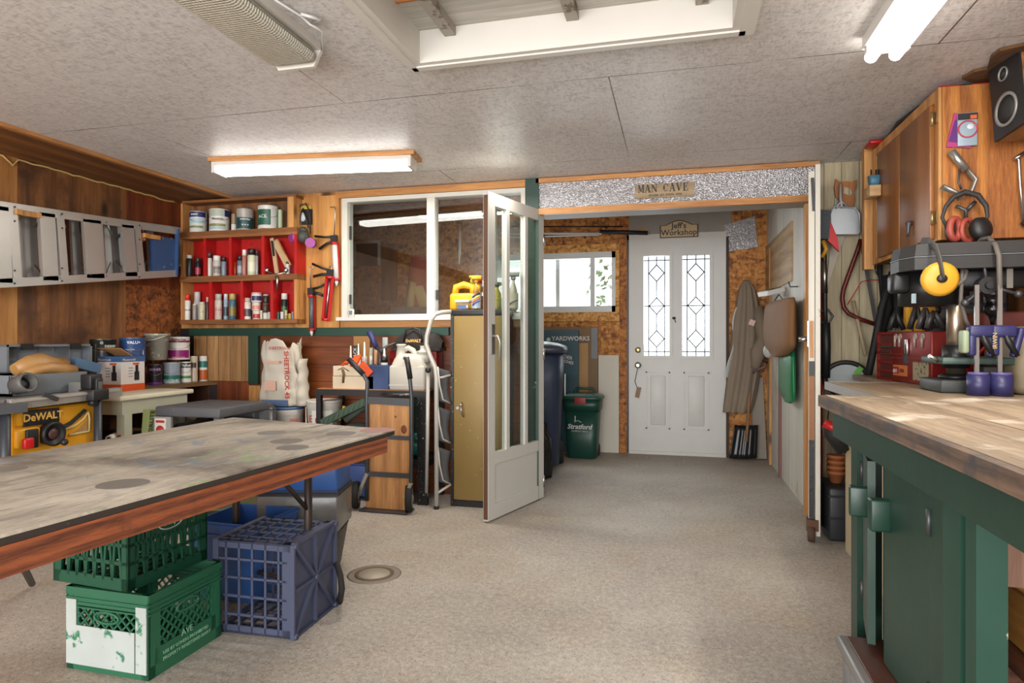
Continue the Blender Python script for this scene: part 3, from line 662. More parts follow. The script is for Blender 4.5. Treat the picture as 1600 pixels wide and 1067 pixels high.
topcan(419, 35, 356, 315, body='c9c9c2', label='green and white paint can, rightmost on the top row', group=G1, parts=(('1f5240', -1.4, .25, .15, .82), ('bdbdb8', .35, 1.4, .1, .9)), writes=(('ACE', .45, .2, 'c8d0c8', -.6),))
topcan(438, 8, 356, 322, body='9db08c', label='pale green tin mostly hidden behind the green and white paint can', group=G1, handle=False)
# clamps / wooden boards in the right compartment
t = thing('putty_knife', 'long pale wooden trowel handle leaning in the right red compartment', 'tool', (U(430, Y=4.18).x, 4.18, Z2))
MB(True).bar(U(425, 372, Y=4.22), U(433, 428, Y=4.22), .03, .012, (0, 1, 0)).build('blade_holder', plain('pale_wood', 'b79a74', .6), t); MB(True).bar(U(424.5, 376, Y=4.19), U(428, 400, Y=4.21), .012, .012, (0, 1, 0)).build('edge', black, t)
t = thing('wood_board', 'pale wooden board leaning diagonally in the right red compartment', 'board', (U(445, Y=4.22).x, 4.22, Z2))
MB(True).bar(U(430, 376, Y=4.22), U(451, 416, Y=4.22), .05, .014, (0, 1, 0)).build('board', plain('pale_wood', 'b79a74', .6), t)
MB(True).bar(U(432, 374, Y=4.212), U(455, 414, Y=4.212), .008, .012, (0, 1, 0)).build('edge', pine, t)
t = thing('wing_nut_clamp', 'bright metal clamp lying in the right red compartment', 'clamp', (U(430, Y=4.19).x, 4.19, Z2))
m = MB(True); m.tube([U(416, 424, Y=4.19), U(430, 429, Y=4.185), U(446, 426, Y=4.19)], .008, 8)
for x in (416, 446): m.ball(U(x, 422, Y=4.19), (.02, .012, .02), 10)
m.build('screw', steel, t); MB(True).tube([U(432, 431, Y=4.145), U(433.5, 440, Y=4.145), U(432.5, 454, Y=4.145)], [.012, .009, .004], 8).build('tail', steel, t)
# ============================================================ plywood tool board with caulking guns
tbx0, tbx1 = U(466, Y=YP).x, U(532, Y=YP).x
struct(MB().bb(tbx0, tbx1, YP-.02, YP, U(500, 514, Y=YP).z, 2.17).build('trim_26', wood('yellow_plywood', 'cf9650', 'a56d30', 'Z', .5, knots=3)))
struct(MB().bb(tbx0-.012, tbx0, YP-.018, YP, U(500, 510, Y=YP).z, 1.8).build('trim_27', plain('foam_sealant', 'c9a868', .8)))
YT = YP-.06
GC = 'caulking guns on the plywood tool board'
redm = plain('gun_red', 'b01c1c', .4, .2, var=.15)
def gun(rod_top, joint, tip, hdl1, hdl2, label, body='c9c5bf', w=.045, yy=YT, open_=False):
    J = U(*joint, Y=yy); T_ = U(*tip, Y=yy); t = thing('caulking_gun', label, 'caulking gun', (J.x, YP-.02, J.z), 0, GC)
    d = (T_-J).normalized(); L_ = (T_-J).length
    a = J+d*.03; b = J+d*(L_-.04)
    m = MB(True)
    if open_:
        m.cyl(a, a+d*.02, w*.5, n=14).cyl(b-d*.02, b, w*.5, n=14)
        s = d.cross(Vector((0, 1, 0)))
        m.bar(a+Vector((0, .012, 0)), b+Vector((0, .012, 0)), w*.95, .01, (0, 1, 0)).bar(a+s*w*.47, b+s*w*.47, .006, .02, s).bar(a-s*w*.47, b-s*w*.47, .006, .02, s)
        m.build('cradle', redm, t)
        MB(True).cyl(a+d*.02, b-d*.02, .007, n=8).build('push_rod', steel, t)
    else:
        m.cyl(a, a+d*.02, w*.55, n=14).cyl(b-d*.015, b, w*.55, n=14).bar(a+Vector((0, .02, 0)), b+Vector((0, .02, 0)), w*1.1, .012, (0, 1, 0)); m.build('cradle', redm, t)
        MB(True).cyl(a+d*.02, b-d*.015, w*.44, n=14).build('cartridge', col(body), t)
        MB(True).tube([b, b+d*.02, T_], [.014, .011, .004], 10).build('nozzle', col('cfcbc4'), t)
    MB(True).bar(J-d*.02, J+d*.035, .045, .03, (0, 1, 0)).build('frame', blackmetal, t)
    MB(True).tube([J+d*.02, (J+U(*hdl1, Y=yy))/2+d*.0, U(*hdl1, Y=yy)], [.012, .01, .011], 8).build('handle', blackmetal, t)
    MB(True).tube([J-d*.01, (J+U(*hdl2, Y=yy))/2, U(*hdl2, Y=yy)], [.01, .008, .009], 8).build('trigger', blackmetal, t)
    MB(True).tube([J, U(*rod_top[0], Y=yy), *[U(*q, Y=yy) for q in rod_top[1:]]], .004, 6).build('rod', steel, t)
gun([(524, 328), (522, 323), (516, 324)], (522, 372), (526, 447), (499, 389), (492, 369), 'upper right caulking gun loaded with a white cartridge')
gun([(518, 420), (517, 415), (515, 418)], (516, 425), (508, 510), (490, 432), (488, 412), 'empty red open caulking gun hanging in the middle', open_=True, yy=YT-.03, w=.055)
gun([(484, 420), (486, 417), (490, 419)], (486, 454), (487, 525), (505, 462), (508, 444), 'lower left caulking gun with a dark grey cartridge', body='4a4a4e', w=.04)
# respirator
t = thing('respirator_mask', 'black half mask respirator with two purple filters hanging from its card', 'respirator', U(473, 385, Y=YP))
MB(True).bb(U(461, Y=YT).x, U(484, Y=YT).x, YP-.035, YP-.02, U(472, 350, Y=YT).z, U(472, 326, Y=YT).z).build('card', black, t)
MB(True).bb(U(462, Y=YT).x, U(483, Y=YT).x, YP-.037, YP-.02, U(472, 326, Y=YT).z, U(472, 321, Y=YT).z).build('card_header', col('b8a040'), t)
MB(True).ball(U(473, 339, Y=YP-.04), (.03, .012, .035)).build('card_window', col('b8bcc0'), t)
m = MB(True)
for pts in (((464, 352), (463, 335), (470, 320), (478, 318), (484, 332), (485, 365)), ((468, 352), (470, 335), (473, 325), (478, 340), (482, 356))): m.tube([U(x, y, Y=YP-.055) for x, y in pts], .005, 6)
m.build('strap', black, t)
m = MB(True); m.ball(U(474, 370, Y=YP-.09), (.045, .05, .05), 14); m.ball(U(474, 360, Y=YP-.08), (.03, .03, .03), 12); m.build('face_piece', plain('mask_rubber', '3d423c', .6), t)
pm = plain('filter_purple', '8e3a86', .55)
for (x, y, dx) in ((462, 370, -.03), (483, 379, .02)):
    P = U(x, y, Y=YP-.11); MB(True).cyl(P+Vector((0, .03, 0)), P+Vector((dx, -.02, -.005)), .036, n=20).build('filter', pm, t)
# ============================================================ left corner shelf with paint cans and boxes
ZS = .773; SXE = -3.47
cs = thing('corner_counter', 'low wooden shelf counter along the left wall holding old paint cans', 'counter', (XL+.15, 3.6, 0))
cwd = wood('counter_wood', '8a6a4a', '5e4228', 'Y', .7)
MB(True).bb(XL, SXE, 3.1, YP-.02, ZS-.025, ZS).build('top', cwd, cs)
for y in (3.12, 3.75, 3.96, 4.2): MB(True).bb(XL, SXE-.02, y, y+.02, .0, ZS-.025).build('upright', wood('dark_counter_wood', '5c3a20', '3a2212', 'Z', .8), cs)
MB(True).bb(XL, SXE-.02, 3.14, 4.26, .45, .47).build('lower_shelf', cwd, cs)
MB(True).bb(SXE-.02, SXE, 4.22, YP-.02, .45, ZS-.025).build('corner_strip', darksteel, cs)
GP = 'paint cans on the corner counter'
def cc(px, w, y0, y1, x=None, z=ZS, **k):
    d_ = U(px, X=x); T = d_.length/Vector((d_.x/d_.x*0, 0, 0)).length if False else (d_.y/U(px, Y=1).y)
    r = w/2*T/F; H = (y0-y1)*T/F
    return tin(Vector((x, d_.y, z)), r, H, group=GP, **k), H
xk = -3.66
cc(242, 24, 597, 559, x=-3.63, body='2a1638', label='black and purple paint can right of the flashlight box in the lower row', parts=(('1a1420', -1.5, 1.5, .15, .95), ('6a2a8a', -1.5, 1.5, .02, .13)), writes=(('SIGNER', .7, .17, 'b89ac8', 0),))
cc(268, 29, 597, 558, x=-3.62, body='9aa6ac', label='grey can with a teal splash and eggshell lettering in the lower row', parts=(('1f6a66', -1.4, 1.4, .1, .4), ('8f9aa6', -.5, 1.2, .4, .95)), writes=(('EGGSHEL', .07, .2, 'e0e8e4', 0),))
cc(290, 19, 596, 558, x=-3.61, body='d9d8d4', label='white can with a dark top and green stripe in the lower row', parts=(('1d1a20', -1.4, 1.4, .72, .95), ('4c8a48', -1.4, 1.4, .2, .33)), writes=(('Dulux', .77, .22, 'f0f0ec', 0),))
cc(303, 13, 594, 547, x=-3.6, body='b9ab98', label='narrow beige carton like can in the lower row', parts=(('3d3028', -.6, .6, .55, .75),), handle=False)
cc(317.5, 14, 592, 546, x=-3.58, body='d2d2cc', label='slim can, teal and white above orange, at the right end of the counter', parts=(('2a6a66', -1.3, 1.3, .55, .8), ('b05a28', -1.3, 1.3, .05, .45)), handle=False)
H1 = .165
cc(279, 38, 558, 516, x=-3.66, z=ZS+H1+.008, body='d8d2cc', label='large white can with magenta print sitting on top of the lower row', parts=(('8a1a6a', -1.1, 1.1, .08, .42), ('7a1c3c', -1.3, 1.3, .76, .84)), writes=(('Weather-Tone', .86, .1, '30202a', 0), ('SEMI-GLOSS', .06, .1, 'e0a0b0', 0)))
cc(207, 44, 560, 515, x=-3.6, z=ZS+H1+.008, body='2d4a7c', label='blue paint can marked with a white emblem, upper row', parts=(('3d6a9c', -1.3, 0, .1, .3), ('4a9a4a', .2, 1.2, .02, .12)), writes=(('VALU+', .76, .17, 'e4e8ee', .1), ('Latex Paint', .5, .08, 'c0cce0', -.2), ('i', .3, .3, 'e8ecf0', .9)))
cc(161, 45, 560, 515, x=-3.64, z=ZS+H1+.008, body='161a18', label='black paint can with thin green curve, leftmost in the upper row', parts=(('3a5040', -.6, -.5, .1, .8),), writes=(('DESIGN', .66, .14, 'c8d0c8', .6), ('@', .82, .13, '9ab09a', -.1)))
cc(150, 34, 598, 560, x=-3.7, body='222423', label='dark can under the black paint can, behind the tool boxes')
t = thing('paint_pail', 'grey beige plastic pail with dried drips standing on the lower paint cans', 'pail', (-3.62, U(246, X=-3.62).y, ZS+H1+.012), 0)
MB().lathe([(.055, 0), (.06, .004), (.078, .175), (.085, .176), (.085, .19), (.074, .19), (.055, .01)], n=24).build('body', plain('pail_grey', '8f8c80', .6, var=.2, chips=('c5c0a8', .4, 18)), t)
MB().tube([(-.086, 0, .18), (-.05, -.07, .15), (.0, -.09, .14), (.05, -.07, .15), (.086, 0, .18)], .003, 6).build('handle', col('c9c6b8'), t)
t = thing('plastic_tub', 'small white topped tub behind the grey pail', 'tub', (XL+.07, U(236, X=-3.75).y+.03, ZS+H1+.008))
MB().lathe([(.05, 0), (.055, .17)], n=20).build('body', col('8a8a88'), t); MB().lathe([(.058, .17), (.058, .19), (.05, .192)], n=20).build('lid', col('d0cfc8'), t)
# white side table
ZT = .765
t = thing('side_table', 'old cream painted side table with turned leg under the flashlight boxes', 'table', (-3.28, 3.15, 0))
cr = plain('cream_paint', 'd2ccb4', .5, var=.08, chips=('9a8f74', .25, 10)); ga = plain('sage_paint', 'a8a894', .55, var=.08)
MB(True).bb(-3.455, -3.15, 3.07, 3.66, ZT-.03, ZT, .008).build('top', cr, t)
MB(True).bb(-3.44, -3.17, 3.1, 3.62, ZT-.115, ZT-.03).build('apron', ga, t)
for i, (x, y) in enumerate(((-3.195, 3.57), (-3.42, 3.57), (-3.195, 3.14), (-3.42, 3.14))):
    MB(True).lathe([(.022, 0), (.014, .05), (.02, .2), (.026, .35), (.014, .40), (.026, .42), (.014, .44), (.026, .47), (.026, .5)], c=(x, y, 0), n=16).bb(x-.028, x+.028, y-.028, y+.028, .5, ZT-.115).build('leg', ga, t)
# flashlight boxes
def carton(px0, px1, pym, py0, py1, X_, label, depth, skew):
    pass
bw = col('cfcac6'); bo = col('c8501e'); bb_ = col('3a5a86')
P0 = U(189, 610, Z=ZT)
for k, (rz, off, lb) in enumerate(((R(38), (0, 0), 'white and orange cardboard flashlight box nearest the white side table edge'),)):
    pass
def fbox(loc, w, d, h, rz, label, open_=False):
    t = thing('cardboard_box', label, 'box', loc, rz)
    MB().bb(0, w, 0, d, 0, h).build('carton', bw, t)
    for nm, mt, z0, z1 in (('orange_band', bo, .0, .2), ('blue_band', bb_, .84, 1.0)): MB().bb(-.001, w+.001, -.001, d+.001, z0*h, z1*h).build(nm, mt, t)
    for (o, r_) in (((w*.62, -.0015), (1, 0)), ((w+.0015, d*.55), (0, 1))):
        m = MB(); q = lambda u, z: (o[0]+r_[0]*u, o[1]+r_[1]*u, z)
        nrm = (0, -1, 0) if r_[0] else (1, 0, 0)
        m.bar(q(.02, .3*h), q(.02, .55*h), .038, .002, nrm).bar(q(.02, .5*h), q(.02, .74*h), .022, .002, nrm)
        m.build('pictured_flashlight', black, t)
        m = MB(); m.bar(q(-.012, .78*h), q(.038, .78*h), .013, .002, nrm); m.build('pictured_flash_band', bo, t)
        m = MB()
        for z in (.66, .58, .5, .42): m.bar(q(-.045, z*h), q(-.012, z*h), .004, .002, nrm)
        m.build('small_print', grey, t)
    text('Mastercraft', (.012, -.002, .87*h), (1, 0, 0), (0, 0, 1), .022, white, t, world=False)
    text('Mastercraft', (w+.002, .012, .87*h), (0, 1, 0), (0, 0, 1), .022, white, t, world=False)
    if open_:
        m = MB(); m.box((w*.5, d*.3, h+.02), (w, .004, d*.7), (R(62), 0, 0)); m.build('flap', plain('cardboard', 'a87c50', .8), t)
    return t
P0 = U(189, 612, Z=ZT); bz = facing(P0)+R(45); bw_ = .19
fbox(P0-Vector((bw_*math.cos(bz), bw_*math.sin(bz), 0)), bw_, bw_, .225, bz, 'white and orange cardboard flashlight box with its flap open on the cream side table', True)
# ============================================================ table saw
XS = -3.1
def sp(px, py, x=XS): return U(px, py, X=x)
yel = plain('saw_yellow', 'd99a1c', .45, var=.08)
y0s, y1s = sp(14, 600).y, sp(152, 600).y; zt_, zbm = sp(80, 628).z, sp(60, 708).z
saw = thing('table_saw', 'yellow contractor table saw with grey tubular frame and aluminium fence rail', 'table saw', (-3.35, (y0s+y1s)/2, 0))
MB(True).bb(-3.6, XS, y0s, y1s, .42, zt_-.02, .02).build('body', yel, saw)
tz = sp(80, 618).z
MB(True).bb(-3.72, XS-.0, y0s-.14, y1s+.05, tz-.035, tz).build('table_top', plain('cast_top', '8a8680', .4, .5, var=.15), saw)
MB(True).bar(sp(16, 632, XS+.03), sp(186, 612, XS+.03), .05, .045, (1, 0, 0)).build('fence_rail', alu, saw)
MB(True).bar(sp(16, 628, XS+.055), sp(186, 609, XS+.055), .012, .012, (1, 0, 0)).build('scale_strip', plain('bright_strip', 'd0cdc6', .3, .6), saw)
MB(True).bar(sp(68, 616, XS+.06), sp(90, 624, XS+.06), .02, .014, (1, 0, 0)).build('rail_latch', darksteel, saw)
fr = MB(True); a = (sp(8, 632, XS+.06)); b = sp(8, 712, XS+.06); b.z = .1
fr.cyl(a, b, .022); fr.build('frame_tube', plain('frame_grey', '3c4046', .4, .3), saw)
a = sp(153, 622, XS+.03); MB(True).cyl(a, (a.x, a.y, .1), .02).build('frame_tube', plain('frame_grey', '3c4046', .4, .3), saw)
MB(True).bb(XS-.05, XS+.09, y0s-.2, y0s+.02, tz-.06, tz-.015).build('corner_block', plain('frame_grey2', '55585c', .5), saw)
for y in (y0s, y1s+.05): MB(True).cyl((-3.66, y, .1), (-3.66, y, tz-.05), .02).build('frame_tube', plain('frame_grey', '3c4046', .4, .3), saw)
for y in (y0s+.0, y1s+.03): MB(True).cyl((-3.7, y, .13), (XS+.08, y, .13), .02).build('frame_foot', plain('frame_grey', '3c4046', .4, .3), saw)
o1, o2 = sp(24, 668, XS+.012), sp(88, 632, XS+.012)
MB(True).bb(XS, XS+.012, o1.y, o2.y, o1.z-.0, o2.z-.02, .01).build('badge_frame', yel, saw)
MB(True).bb(XS+.005, XS+.018, sp(33, 650).y, sp(89, 650).y, sp(60, 662).z-.004, sp(60, 639).z-.002, .003).build('badge', black, saw)
P = sp(36, 659.5, XS+.02); text('DeWALT', P, (0, 1, 0), (0, 0, 1), .052, plain('badge_gold', 'd8a850', .5), saw, sx=1.0, bold=.0012)
m = MB(True); A_ = sp(31, 695, XS+.02); B_ = sp(62, 672, XS+.02); m.bb(XS, XS+.03, A_.y-.02, B_.y-.0, A_.z-.02, B_.z+.02, .012); m.build('switch_box', yel, saw)
MB(True).bb(XS+.03, XS+.045, sp(31, 680).y, sp(50, 680).y, sp(40, 700).z, sp(40, 670).z, .005).build('switch', black, saw)
MB(True).bb(XS+.045, XS+.07, sp(34, 680, XS+.05).y, sp(50, 680, XS+.05).y, sp(42, 701, XS+.05).z, sp(42, 684, XS+.05).z, .008).build('paddle', plain('switch_red', 'c01818', .4), saw)
c_ = sp(86, 678, XS+.05); Mr = Matrix.Translation((XS, c_.y, c_.z)) @ Matrix.Rotation(R(90), 4, 'Y')
MB(True).lathe([(.055, 0), (.06, .03), (.062, .05), (.05, .052), (.046, .038), (.01, .036)], M=Mr).build('hand_wheel', black, saw)
MB(True).lathe([(.028, .036), (.028, .044), (.01, .046)], M=Mr).build('wheel_hub', plain('wheel_red', '4a2c2a', .5), saw)
MB(True).ball((XS+.075, c_.y+.03, c_.z-.045), .018).build('wheel_knob', black, saw)
ctr = sp(76, 652, XS+.01); m = MB(True); arc = []
q = [(98, 668), (112, 660), (124, 649), (133, 641)]; q2 = [(98, 672), (116, 666), (130, 655), (138, 644)]
m.prism([(0, 0)]+[(0, 0)], (0, 0, 0), (0, 1, 0), (0, 0, 1), .001) if False else None
for i in range(3): m.tube([sp(*q[i], XS+.008), sp(*q[i+1], XS+.008)], .012, 4)
m.build('bevel_scale', black, saw)
m = MB(True)
for i in range(3): m.tube([sp(*q2[i], XS+.006), sp(*q2[i+1], XS+.006)], .006, 4)
m.tube([sp(138, 644, XS+.006), sp(140, 655, XS+.006), sp(139, 674, XS+.006), sp(108, 679, XS+.006)], .006, 5); m.build('bevel_slot_rim', plain('rim_cream', 'c8b078', .5), saw)
m = MB(True); pp = [sp(110, 678, XS), sp(125, 668, XS), sp(135, 656, XS), sp(136, 673, XS)]
m.prism([(v.y-pp[0].y, v.z-pp[0].z) for v in pp], pp[0]+Vector((.002, 0, 0)), (0, 1, 0), (0, 0, 1), .003); m.build('bevel_window', plain('sawdust_tan', '9a7a4c', .8), saw)
MB(True).tube([sp(140, 628, XS+.03), sp(150, 630, XS+.06)], .02, 12).build('fence_knob', black, saw)
f0 = sp(139, 620, XS+.06)
m = MB(True); m.bb(XS-.0, XS+.1, f0.y-.01, f0.y+.09, tz-.04, tz+.02, .006).bb(XS, XS+.07, f0.y+.0, f0.y+.075, tz+.02, tz+.1, .006).bb(XS+.07, XS+.09, f0.y+.02, f0.y+.06, tz-.02, tz+.08, .004); m.build('fence_head', black, saw)
MB(True).bb(-3.2, XS, f0.y+.02, f0.y+.06, tz, tz+.055).build('fence_bar', alu, saw)
MB(True).bb(XS+.09, XS+.096, f0.y+.03, f0.y+.05, tz+.0, tz+.06).build('fence_lever', steel, saw)
# open grey tool case on the saw
ck = plain('case_grey', '6d747a', .5, var=.12)
zc0 = tz+.003
def K(px, X_): return U(px, X=X_).y
ca = thing('tool_case', 'open grey plastic tool case lying on the table saw', 'case', (-3.35, 2.7, zc0))
ya, yb = K(16, -3.22), K(136, -3.22); zc1 = U(70, 584, X=-3.22).z
m = MB(True); m.bb(-3.5, -3.22, ya, yb, zc0, zc0+.012).bb(-3.232, -3.22, ya, yb, zc0, zc1, .003).bb(-3.5, -3.488, ya, yb, zc0, zc1).bb(-3.5, -3.22, ya, ya+.012, zc0, zc1).bb(-3.5, -3.22, yb-.012, yb, zc0, zc1); m.build('tray', ck, ca)
ya2, yb2 = K(6, -3.55), K(140, -3.55); zl = U(70, 538, X=-3.56).z
m = MB(True); m.bb(-3.6, -3.59, ya2, yb2, zc1, zl).bb(-3.6, -3.53, ya2, yb2, zl-.012, zl).bb(-3.6, -3.53, ya2, ya2+.012, zc1, zl).bb(-3.6, -3.53, yb2-.012, yb2, zc1, zl)
for i in range(1, 5): y = ya2+(yb2-ya2)*i/5; m.bb(-3.592, -3.584, y, y+.004, zc1, zl)
m.bb(-3.592, -3.584, ya2, yb2, zc1+.06, zc1+.064); m.build('lid', ck, ca)
m = MB(True); m.bb(-3.592, -3.488, ya+.05, yb-.05, zc1-.03, zc1+.004); m.build('hinge', ck, ca)
for px in (36, 112): MB(True).bb(-3.53, -3.51, K(px, -3.55)-.03, K(px, -3.55)+.03, zl-.03, zl+.006).build('latch', blackmetal, ca)
t = thing('rolled_paper', 'crumpled brown paper bag filling the open grey tool case', 'paper bag', (-3.36, 2.75, zc0+.013))
m = MB(True); pts = [U(x, y, X=-3.35) for x, y in ((22, 578), (45, 570), (62, 568), (80, 571), (100, 572))]
for p_ in pts: p_.z = max(p_.z, zc0+.06)
m.tube(pts, [.03, .05, .06, .05, .045], 14).tube([p+Vector((.05, .02, -.025)) for p in pts], [.02, .03, .035, .04, .03], 12); m.build('bag', plain('kraft_paper', 'a87f4c', .45, bmp=1, bs=9), t)
t = thing('masonry_bit_pack', 'pale blue plastic package lying on the right of the open tool case', 'package', U(133, 572, X=-3.38))
MB(True).bar(U(114, 566, X=-3.36), U(154, 576, X=-3.36), .055, .04, (1, 0, 0)).build('package', plain('pale_blue', '4f6c8a', .4, var=.25), t)
t = thing('vacuum_hose_end', 'black and grey round hose port sticking out of the left of the tool case', 'hose', sp(30, 595, XS-.05))
P = U(30, 595, X=-3.2); zq = zc0+.05
m = MB(True); Mh = Matrix.Translation((-3.22, P.y, zq)) @ Matrix.Rotation(R(75), 4, 'Y')
m.lathe([(.045, -.0), (.048, .06), (.05, .085), (.04, .087), (.036, .02)], M=Mh); m.build('ring', plain('hose_grey', '5a5a58', .5), t)
MB(True).lathe([(.034, .03), (.03, .05), (.01, .052)], M=Mh).build('plug', black, t)
# dark bin with tubes under the side table
t = thing('storage_crate', 'black open crate with paper rolls under the cream side table', 'crate', (-3.3, 3.3, 0))
m = MB(True); m.bb(-3.38, -3.24, 3.05, 3.5, 0, .02).bb(-3.38, -3.36, 3.05, 3.5, .02, .5).bb(-3.26, -3.24, 3.05, 3.5, .02, .5).bb(-3.36, -3.26, 3.05, 3.07, .02, .5).bb(-3.36, -3.26, 3.48, 3.5, .02, .5); m.build('body', black, t)
for (px, py, l, c_) in ((186, 672, 'brown cardboard tube poking out of the black crate', 'a87840'), (170, 680, 'white cardboard tube poking out of the black crate', 'd5d0c4')):
    P = U(px, py, X=-3.2); P.z = .52; t = thing('cardboard_tube', l, 'tube', P); d_ = Vector((-.12, .2, 0))
    MB(True).cyl(P, P+d_, .019, n=16).build('tube', col(c_, .7), t); MB(True).cyl(P+d_*-.01, P, .011, n=12).build('hollow', black, t)
# worklight box and workbench (dusty grey toolbox seat)
XG = -2.75
t = thing('utility_knife_pack', 'green and grey work light carton leaning beside the dusty tool box', 'box', U(238, 690, X=-3.0))
MB(True).bar(Vector((-3.1, U(229, 690, X=-3.1).y-.02, 0.01)), U(236, 640, X=-3.1), .07, .05, (1, 0, 0)).build('carton', plain('carton_green', '7c8450', .7), t)
text('WORLITE', U(236, 688, X=-3.07), U(240, 654, X=-3.07)-U(236, 688, X=-3.07), Vector((0, -1, .1)), .042, black, t)
gx0, gx1 = -3.0, -2.15
tb_ = thing('tool_chest', 'dusty black and grey portable tool chest with rounded end beside the corner counter', 'chest', (-2.7, 3.7, 0))
dg = plain('dusty_grey', '4f4f52', .6, var=.2, chips=('8f8878', .3, 16)); 
a1 = U(247, 645, Y=3.5); a2 = U(425, 650, Y=3.95)
zgt = .69
m = MB(True); m.bb(-3.08, -2.62, 3.25, 3.72, zgt-.06, zgt, .01); m.build('lid', dg, tb_)
m = MB(True)
for (x, y) in ((-3.06, 3.27), (-2.64, 3.27), (-3.06, 3.7), (-2.64, 3.7)): m.bb(x-.02, x+.02, y-.02, y+.02, 0, zgt-.06)
m.bb(-3.08, -2.62, 3.25, 3.72, .3, .33); m.build('frame', plain('chest_frame', '55575a', .5, var=.2), tb_)
MB(True).bb(-3.0, -2.66, 3.3, 3.7, .33, .58, .02).build('drawer', black, tb_)
MB(True).bb(-3.08, -2.95, 3.235, 3.25, .34, .63).build('side_plate', col('8a8a86'), tb_)
MB(True).bb(-3.06, -2.98, 3.228, 3.236, .48, .62).build('warning_label', col('c9c2b8'), tb_)
MB(True).lathe([(.028, 0), (.028, .004), (.02, .004), (.02, .005)], M=Matrix.Translation((-3.02, 3.228, .55)) @ Matrix.Rotation(R(90), 4, 'X'), n=20).bb(-3.05, -2.99, 3.224, 3.228, .595, .61).build('warning_mark', col('a03028'), tb_)
MB(True).tube([(-2.7, 3.24, .6), (-2.72, 3.2, .58), (-2.74, 3.2, .5), (-2.8, 3.24, .38)], .01, 8).build('handle', steel, tb_)
t = thing('seat_cushion', 'long dark grey padded vinyl bench box with rounded right end', 'bench', (-2.35, 3.9, 0))
dv_ = plain('dark_vinyl', '3a3b3e', .35, var=.15, bmp=.2, bs=30)
b0, b1 = U(322, Y=3.76).x, U(398, Y=3.76).x
MB(True).bb(b0, b1, 3.76, 3.98, .3, U(360, 632, Y=3.8).z, .015).build('cushion', dv_, t)
for px in (407, 421): MB(True).cyl((U(px, Y=3.85).x, 3.85, 0), (U(px, Y=3.85).x, 3.85, U(px, 640, Y=3.85).z), .042, n=20).ball((U(px, Y=3.85).x, 3.85, U(px, 640, Y=3.85).z), (.042, .042, .03), 20).build('roll_end', dv_, t)
MB(True).bb(b0, b1, 3.78, 3.96, 0, .3).build('base', black, t)
t = thing('hose_coil', 'grey tangle of hose and rags on the dark lower shelf of the corner counter', 'hose', (-3.6, 4.0, .47))
m = MB(True)
for k in range(5): m.tube([( -3.62+.09*math.cos(a)+random.uniform(-.01, .01), 3.87+.065*math.sin(a), .5+.03*k+.01*math.sin(3*a)) for a in [i*math.pi/8 for i in range(16)]], .012, 6, close=True)
m.build('coil', plain('coil_grey', '8a8c90', .5), t)
t = thing('rag_bundle', 'dusty grey cloth bundle on the lower shelf of the corner counter', 'cloth', (-3.55, 4.1, .47))
MB(True).ball((-3.58, 4.09, .54), (.09, .06, .07), 16).build('cloth', plain('rag', '9a9184', .9, bmp=1, bs=12), t)
# ============================================================ low bench hidden behind the work table carrying buckets and bag
t = thing('low_bench', 'low dark wooden bench along the red brown boards carrying buckets', 'bench', (-2.3, 4.1, 0))
lb0, lb1 = U(428, Y=4.1).x, U(550, Y=4.1).x
MB(True).bb(lb0-.02, -2.25, 4.0, 4.28, .3, .33).build('top', plydark, t)
for x in (lb0, -2.28): MB(True).bb(x-.01, x+.01, 4.02, 4.26, 0, .3).build('leg', plydark, t)
def bucket(px, w, y1, Y, z, label, body='c9c5bb', rim='d2cec4', fl=1):
    T = Y/U(px, Y=1).y; c = U(px, y1, Y=Y); r = w/2*T/F; H = c.z-z
    t = thing('bucket', label, 'bucket', (c.x, Y, z), facing(c))
    MB().lathe([(r*.86, 0), (r*.88, .004), (r*.97, H-.06), (r, H-.055), (r*.985, H-.04), (r, H-.035), (r*1.0, H-.012)], n=28).build('body', col(body, .5), t)
    MB().lathe([(r*1.02, H-.02), (r*1.03, H-.004), (r*1.0, H), (r*.9, H-.004), (.005, H-.005)], n=28).build('lid', col(rim, .5), t)
    return t, r, H
bk, r, H = bucket(450, 54, 634, 4.14, .33, 'white bucket with blue lid rim under the crumpled plaster bag', body='c3beb6', rim='4a6a94')
m = MB(); patch(m, r*.965, .1, .7, H*.3, H*.7); m.build('label_print', col('b8776a'), bk)
bk, r, H = bucket(507, 60, 624, 4.135, .33, 'white lidded bucket with red handwritten label left of the black rack', body='bdb9ac', rim='cfcbc0')
m = MB(); patch(m, r*.965, -.8, .5, H*.25, H*.8); m.build('label_print', col('d8d4ca'), bk)
ctext('E n i ful', r*.972, H*.55, .07, col('b83820'), bk, -.15)
m = MB(); patch(m, r*.968, -.2, .6, H*.2, H*.42); m.build('label_strip', col('3a5a8a'), bk)
MB().tube([(0, -r*1.03, H*.85), (r*.5, -r*1.0, H*.5), (r*.8, -r*.7, H*.3)], .004, 6).build('handle', col('d0ccc0'), bk)
